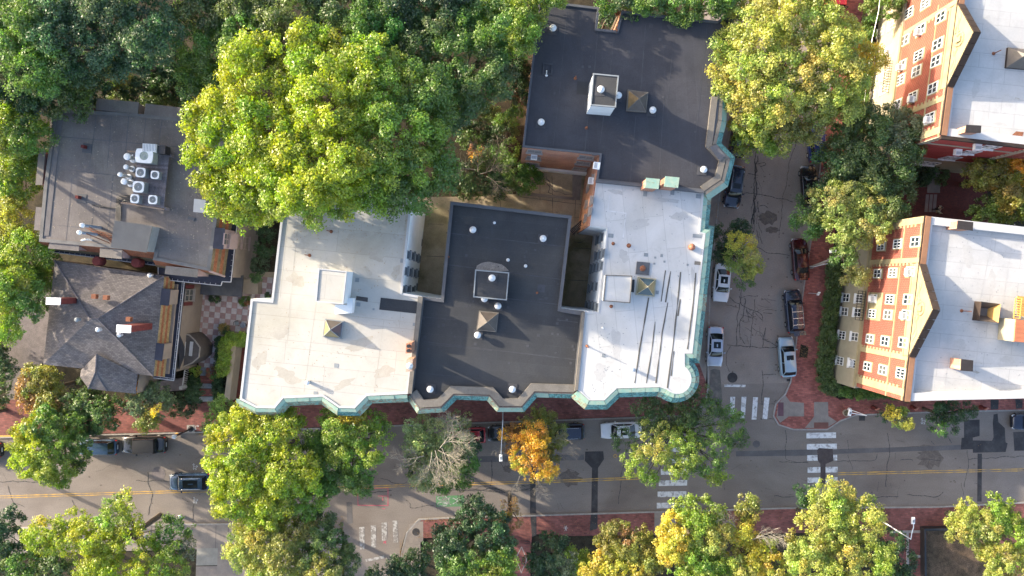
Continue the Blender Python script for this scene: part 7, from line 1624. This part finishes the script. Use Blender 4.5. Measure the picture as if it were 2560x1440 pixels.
tree('shrub', 'narrow green bush beside the granite walk of the garden court', [(2352, 450, 14), (2358, 435, 12)], 1.6, 'dull', .35, .45, cat='shrub', limbs=False)
tree('deciduous_tree', 'green tree at the top edge beside the red van and the pale stone wall', [(2210, 15, 40), (2180, 0, 30), (2240, -10, 40, 'dull')], 6, 'green', .55, .45)
# --- lower left, in front of the shingled house
tree('deciduous_tree', 'round lime green tree on the avenue at the lower left, over the dark blue car', [(90, 1110, 75), (140, 1140, 78, 'fresh'), (165, 1100, 60, 'green', -.5), (110, 1070, 50, 'green'), (75, 1150, 45, 'lime'), (190, 1150, 38, 'dull', -1.5)], 9, 'lime', .6, .5, .26)
tree('deciduous_tree', 'brown tinged tree beside the drive at the lower left', [(100, 955, 48, 'olive'), (75, 1000, 34, 'brown'), (130, 1000, 38, 'olive'), (60, 960, 26, 'brown')], 7, 'olive', .55, .45)
tree('deciduous_tree', 'green tree below the shingled house roof, left of the grey green one', [(210, 1000, 55), (260, 1030, 48), (180, 1040, 35, 'dull'), (230, 1060, 30, 'dark', -1)], 7, 'dull', .6, .48)
tree('deciduous_tree', 'grey green tree with a few yellow sprays above the boxy black car', [(350, 1010, 45), (390, 1000, 42), (370, 1045, 35, 'olive'), (395, 1030, 14, 'yellow', .4), (345, 970, 10, 'gold', .3)], 7, 'grey', .55, .42)
tree('shrub', 'dark clipped shrub right of the grey green tree on the brick pavement', [(460, 1010, 32), (430, 1020, 25), (485, 985, 20)], 3, 'dark', .45, .5, cat='shrub', limbs=False)
tree('deciduous_tree', 'largest lime tree over the avenue, its left side over the driving car', [(640, 1070, 85), (570, 1120, 65), (700, 1090, 65), (610, 1180, 90), (720, 1190, 85), (580, 1240, 60, None, -1), (660, 1270, 55, None, -1), (770, 1240, 50, 'fresh', -2), (780, 1150, 45, 'green', -2.5)], 12.5, 'lime', .75, .5, .3)
tree('deciduous_tree', 'small fresh green tree beside the sunken alley and the pale copper corner', [(545, 1035, 32), (560, 1010, 22), (530, 1060, 25)], 6, 'green', .5, .45)
tree('deciduous_tree', 'yellow flecked green tree over the avenue left of the one with bare boughs', [(860, 1080, 75, 'fresh'), (900, 1110, 70, 'fresh'), (830, 1160, 60, 'green', -1), (930, 1070, 45, 'fresh', -1), (890, 1190, 55, 'green', -1), (800, 1110, 40, 'green', -2), (880, 1050, 30, 'yellow', -.3), (820, 1210, 40, 'green', -2)], 11.5, 'fresh', .7, .48)
bt = tree('deciduous_tree', 'tree with a fan of bare grey boughs over the avenue beside the red car', [(1060, 1085, 58, 'pale'), (1128, 1090, 62, 'pale', -1), (1078, 1150, 66, 'pale', -1.5), (1140, 1170, 54, 'green', -2), (1090, 1195, 36, 'green', -2.5), (1040, 1170, 32, 'dull', -2.5), (1160, 1110, 38, 'dark', -2)], 10, 'green', .65, .42, skip=.15)
bare(bt, [(1100, 1120, 65), (1110, 1110, 40), (1095, 1125, -35), (1088, 1125, -75), (1105, 1120, -55), (1060, 1140, 200), (1130, 1095, 80), (1080, 1130, -105), (1115, 1105, 15)], 10.2, length=2.5, seed=2, r0=.05)
ot = tree('deciduous_tree', 'bright orange yellow autumn tree beside the long lamp arm', [(1322, 1120, 52, 'gold', .5), (1340, 1160, 48, 'gold', .3), (1310, 1150, 35, 'yellow'), (1335, 1090, 40, 'gold', .2), (1345, 1060, 50, 'olive', -1.5), (1385, 1090, 35, 'olive', -2), (1290, 1080, 30, 'brown', -1.5), (1280, 1110, 26, 'brown', -2), (1370, 1130, 32, 'olive', -2), (1365, 1185, 18, 'yellow', -.5), (1260, 1085, 12, 'gold', -1)], 9.5, 'gold', .5, .4, .26, skip=.1)
bare(ot, [(1372, 1110, 35), (1385, 1130, 0), (1300, 1190, -110), (1345, 1195, -80), (1275, 1120, 180)], 8.0, length=1.5, seed=6, r0=.022)
tree('deciduous_tree', 'broad sparse tree at the street corner covering half the zebra crossing', [(1640, 1040, 60, 'dull', -1.5), (1730, 1030, 75, 'dull', -1), (1800, 1060, 62, 'green', -1), (1640, 1110, 58, 'ygreen', 0), (1700, 1130, 68, 'fresh', 0), (1770, 1130, 60, 'green', -.5), (1600, 1150, 45, 'fresh', -.5), (1790, 1175, 40, 'fresh', -1), (1560, 1100, 32, 'dull', -2), (1625, 1195, 22, 'fresh', -1), (1840, 1090, 35, 'dull', -2)], 10, 'fresh', .55, .34, .25, skip=.2, depth=.55)
# --- south side of the avenue
tree('deciduous_tree', 'lime tree at the bottom left with the street lamp head poking out', [(180, 1340, 62), (130, 1330, 55), (90, 1340, 35), (290, 1290, 45, 'fresh'), (250, 1360, 60), (330, 1330, 45), (430, 1330, 45, 'green', -1.5), (420, 1390, 62, 'fresh', -1), (250, 1420, 70, 'lime'), (360, 1430, 62, 'lime'), (470, 1370, 32, 'grey', -2), (320, 1255, 25, 'lime')], 11, 'lime', .65, .42, .28, skip=.08)
tree('deciduous_tree', 'dark green tree at the very bottom left corner', [(10, 1300, 45), (20, 1350, 45), (60, 1420, 60, 'green'), (130, 1430, 50, 'dull'), (30, 1440, 50)], 9, 'dark', .7, .5)
tree('deciduous_tree', 'pale olive tree at the bottom edge under the largest lime tree', [(640, 1370, 75, 'ygreen'), (720, 1360, 80, 'olive'), (800, 1350, 70, 'dull', -.5), (850, 1400, 55, 'dull', -1), (680, 1430, 75, 'ygreen'), (620, 1320, 40, 'ygreen', -.5), (800, 1420, 60, 'olive')], 10.5, 'olive', .65, .48, .27)
tree('deciduous_tree', 'dark green tree with lime lower boughs right of the zebra crossing on the side road', [(1180, 1290, 50), (1220, 1330, 62), (1140, 1350, 62), (1200, 1380, 68, 'green'), (1250, 1410, 50, 'fresh', -.5), (1140, 1420, 50, 'green'), (1220, 1440, 50, 'fresh'), (1175, 1250, 26)], 9.5, 'dark', .65, .5)
tree('deciduous_tree', 'small brown orange tinged tree beside the black trench patch', [(1275, 1265, 22), (1285, 1300, 24), (1262, 1285, 18, 'gold'), (1270, 1320, 16)], 8, 'brown', .4, .3, .22, skip=.2)
tree('shrub', 'dark hedge clump at the bottom left of the crossing, under the olive tree', [(990, 1420, 35), (1040, 1410, 35), (940, 1440, 25), (1075, 1380, 25)], 3.5, 'dark', .5, .5, cat='shrub', limbs=False)
tree('deciduous_tree', 'dark grey green tree at the bottom beside the brick path', [(1375, 1370, 45), (1350, 1400, 38), (1400, 1410, 48, 'grey'), (1440, 1400, 38, 'fresh', -.3), (1370, 1440, 45)], 6.5, 'dark', .6, .48)
tree('deciduous_tree', 'brown and yellow tree at the bottom centre right of the grey green one', [(1540, 1350, 52, 'olive'), (1590, 1360, 48, 'olive'), (1565, 1345, 30, 'brown'), (1510, 1410, 48, 'yellow'), (1570, 1420, 60, 'yellow'), (1630, 1400, 40, 'olive'), (1480, 1430, 30, 'yellow')], 8, 'olive', .55, .46, .26)
tree('deciduous_tree', 'bright yellow tree at the bottom, right of the zebra crossing on the avenue', [(1730, 1290, 55, 'fresh'), (1690, 1330, 50, 'yellow'), (1770, 1340, 55, 'ygreen'), (1680, 1370, 42, 'yellow', -.5), (1740, 1410, 65, 'fresh', -.5), (1780, 1280, 35, 'fresh', -.5)], 10.5, 'yellow', .6, .46, .27)
yt = tree('deciduous_tree', 'yellow tree with orange twigs at the bottom, left of the brightest broad tree', [(1870, 1270, 36, 'olive'), (1850, 1330, 36, 'yellow'), (1900, 1390, 55, 'yellow'), (1850, 1420, 50, 'ygreen'), (1860, 1300, 26, 'brown', -1), (1950, 1430, 50, 'ygreen'), (1800, 1430, 50, 'fresh')], 9.5, 'yellow', .55, .42, .26, skip=.08)
bare(yt, [(1880, 1350, 40), (1890, 1340, 10), (1840, 1320, 120)], 9.3, length=2.2, seed=9, r0=.04)
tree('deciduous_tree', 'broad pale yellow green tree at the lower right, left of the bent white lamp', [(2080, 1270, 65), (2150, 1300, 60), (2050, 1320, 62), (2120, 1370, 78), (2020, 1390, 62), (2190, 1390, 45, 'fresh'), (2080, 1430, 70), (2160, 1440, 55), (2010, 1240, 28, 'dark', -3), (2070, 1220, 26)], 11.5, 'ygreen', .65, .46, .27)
tree('shrub', 'dark green hedge bushes behind the bent white lamp', [(2240, 1350, 25), (2265, 1400, 25), (2250, 1440, 30), (2220, 1380, 28)], 3.5, 'dark', .5, .5, cat='shrub', limbs=False)
tree('deciduous_tree', 'yellow green tree at the bottom right corner beside the bare yard', [(2440, 1310, 55), (2500, 1290, 50, 'fresh'), (2400, 1320, 38), (2480, 1360, 60), (2540, 1340, 60, 'fresh'), (2530, 1410, 50), (2490, 1420, 40)], 9.5, 'ygreen', .6, .46, .26)
tree('deciduous_tree', 'small bright yellow tree at the avenue kerb below the lower right house', [(2250, 1045, 28, 'ygreen'), (2235, 1035, 22, 'yellow'), (2265, 1055, 18, 'ygreen'), (2215, 1030, 22, 'dark', -1.5)], 5.5, 'ygreen', .4, .42, .22)
tree('deciduous_tree', 'dark feathery tree at the avenue kerb beside the black road patches', [(2350, 1035, 38), (2385, 1030, 35), (2370, 1065, 26), (2345, 1065, 22, 'green'), (2420, 1025, 22)], 5.5, 'dark', .45, .36, .24, skip=.1)
# unseen trees added outside the left edge to shade the block and dapple the road
for k, (x, y, lb) in enumerate([(-160, 90, 'added unseen tall tree just outside the left edge, uppermost of the row'), (-190, 300, 'added unseen tall tree just outside the left edge, second of the row')]):
    tree('deciduous_tree', lb, [(x, y, 110), (x - 60, y + 60, 90), (x + 20, y - 70, 80)], 19, 'dull', 1.3, .4, .5, group='added unseen trees outside the left edge')
for k, (x, y, lb) in enumerate([(-120, 1040, 'added unseen sparse tree just outside the left edge on the north pavement'), (-150, 1180, 'added unseen sparse tree just outside the left edge nearer the centre line')]):
    tree('deciduous_tree', lb, [(x, y, 48), (x + 45, y + 20, 34), (x - 20, y + 40, 36)], 8.5, 'fresh', .6, .4, .3, skip=.3, group='added unseen trees outside the left edge')
# --- hedges
def hedge(label, line, w, h, pal, clump=.32, dens=.6, leaf=.16, z0=.12, name='hedge'):
    pts = PP(line, h); c = sum(pts, Vector()) / len(pts); r_ = root(name, label, 'hedge', (c.x, c.y, z0))
    K = []; 
    for a, b in zip(pts, pts[1:]):
        Ls = (b - a).length; t = (b - a).normalized(); nn = Vector((-t.y, t.x, 0)); n = int(Ls * (w + h) * 2.2 / (clump ** 2 * 2))
        for _ in range(n):
            s = rng.uniform(0, Ls); o = rng.uniform(-.5, .5) * w; zz = h - abs(rng.normal()) * .2 if rng.uniform() < .7 else rng.uniform(z0 + .2, h); q = a + t * s + nn * o; K.append((q.x, q.y, zz + .1 * math.sin(q.x * 2.2) * math.sin(q.y * 2.6)))
    K = np.array(K); C, N, S, col = clumps_to_leaves(K, clump * rng.uniform(.6, 1.2, len(K)), pick(pal, len(K)) * rng.uniform(.7, 1.25, (len(K), 1)), dens, leaf)
    leaf_mesh('foliage', C, N, S, col, r_)
    mm = M(); sb = PP(line, z0)
    for a, b in zip(pts, pts[1:]):
        k = max(2, int((b - a).length / .7))
        for j in range(k): q = a.lerp(b, (j + .5) / k); mm.tube([(q.x, q.y, z0), (q.x, q.y, h * .8)], .03, 4)
    mm.build('stems', m_trunk, r_, kind='stuff')
    return r_
hedge('long dark green hedge between the brick pavement and the lower right house', [(2096, 640), (2085, 720), (2075, 800), (2068, 880), (2062, 940), (2075, 968), (2100, 978)], 1.7, 1.3, 'dull')
hedge('clipped green hedge along the foot of the lower right house beside the avenue', [(2100, 978), (2150, 985), (2210, 982), (2280, 990)], 1.1, 1.2, 'green')
hedge('green hedge strip between the top brick pavement and the upper right house', [(2185, -20), (2172, 80), (2165, 160), (2158, 250), (2140, 330)], 1.3, 1.0, 'green')
hedge('bright yellow green vine over the garden wall beside the checkered patio', [(615, 851), (590, 847), (565, 850), (560, 880), (556, 915), (552, 940)], 1.2, 2.7, 'fresh', .35)
hedge('dark ivy edge between the checkered patio and the bright vine', [(546, 845), (545, 880), (546, 915)], .6, 1.4, 'dark', .3)
hedge('dark hedge on the right of the garden steps', [(545, 950), (544, 985), (548, 1005)], 1.1, 1.0, 'dark')
hedge('dark hedge on the left of the garden steps', [(485, 940), (485, 965), (478, 985)], 1.4, .9, 'dark')
def bush(label, px, py, r, pals, flow=None):
    return tree('potted_bush', label, [(px, py, r, pals[0]), (px + r * .4, py + r * .3, r * .6, pals[-1])], 1.7, pals[0], .3, .5, .17, .8, cat='bush', trunk=True, limbs=False, base_z=.2)
bush('small dark bush with yellow flowers under the porch roof', 537, 744, 14, ['dark', 'green'])
bush('small green bush by the porch steps on the patio', 612, 751, 14, ['green', 'red'])
bush('dark bronze bush beside the wrought iron chair', 560, 822, 14, ['brown', 'dark'])
bush('yellow green bush at the top left of the garden steps', 488, 926, 15, ['fresh', 'olive'])
bush('red and green bush at the top right of the garden steps', 532, 932, 16, ['red', 'green'])
bush('tiny dark bush in the corner where the patio meets the white block', 672, 740, 9, ['dark', 'green'])
tree('conifer_shrub', 'dark feathery shrub in the gap between the mansard house and the cream roofed block', [(660, 620, 24), (650, 660, 24), (665, 580, 20), (645, 690, 16, 'dull')], 5, 'dark', .45, .4, .22, cat='shrub', limbs=False)
tree('shrub', 'dark undergrowth between the top trees above the mansard house', [(400, 210, 40), (430, 160, 40), (380, 250, 30, 'dull'), (200, 255, 25, 'dull'), (300, 250, 30, 'dull')], 5, 'dark', .6, .45, cat='shrub', limbs=False)
tree('shrub', 'dark ivy and saplings covering the garden left of the orange brick wall', [(1190, 300, 38), (1230, 340, 36), (1170, 350, 30, 'dull'), (1245, 390, 28, 'green'), (1220, 280, 30, 'dull'), (1160, 300, 28)], 2.6, 'dark', .55, .4, cat='shrub', limbs=False)
tree('shrub', 'low dark shrubs at the left edge between the drive and the brick pavement', [(5, 920, 32), (0, 980, 34, 'dull'), (-20, 870, 40)], 3, 'dark', .5, .42, cat='shrub', limbs=False)
tree('shrub', 'dark shrubs in the gap right of the top left corner tree', [(420, 100, 45), (440, 200, 40), (410, 240, 35, 'dull'), (470, 250, 28)], 4.5, 'dark', .6, .4, cat='shrub', limbs=False)
tree('shrub', 'dark saplings in the notch at the top of the slate blue roof', [(1520, 45, 24), (1505, 60, 16)], 3.5, 'dark', .5, .4, cat='shrub', limbs=False)
tree('shrub', 'dark green undergrowth along the head of the courtyard, right of the big maple', [(1130, 462, 26), (1165, 480, 22, 'dull'), (1110, 440, 26, 'green'), (1245, 480, 20), (1205, 485, 18, 'dull')], 3.0, 'dark', .5, .45, cat='shrub', limbs=False)
# fallen leaves in the gutters and under the trees
def litter(label, boxes, n, pal, z=.16, nm='fallen_leaves'):
    r_ = root(nm, label, None, P(boxes[0][0], boxes[0][1], z)); r_['kind'] = 'stuff'
    C = []
    for (x0, y0, x1, y1, zz) in boxes:
        a = np.stack([rng.uniform(x0, x1, n), rng.uniform(y0, y1, n)], 1)
        for x, y in a: p = P(x, y, zz); C.append((p.x, p.y, zz + .01))
    C = np.array(C); N = np.tile([0., 0, 1], (len(C), 1)) + rng.normal(size=(len(C), 3)) * .15
    o = leaf_mesh('leaves', C, N, rng.uniform(.05, .11, len(C)), pick(pal, len(C)) * rng.uniform(.5, 1.3, (len(C), 1)), r_); o['kind'] = 'stuff'
litter('brown and yellow fallen leaves scattered along kerbs and in the gardens', [(490, 1080, 520, 1088, .035), (1790, 500, 1804, 620, .155), (1765, 760, 1775, 900, .155), (1060, 1296, 1130, 1304, .16), (1000, 1350, 1008, 1440, .16), (1040, 1330, 1120, 1345, .16), (1180, 250, 1300, 470, .02), (2080, 650, 2100, 700, .15), (1995, 850, 2030, 900, .15), (830, 1290, 860, 1330, .04)], 160, 'brown')
litter('brown and yellow fallen leaves scattered along kerbs and in the gardens', [(700, 990, 1700, 1050, .15), (1200, 1290, 1960, 1340, .16), (1790, 300, 2100, 950, .035), (2100, 990, 2560, 1025, .15), (0, 1090, 2560, 1280, .035)], 260, 'brown')
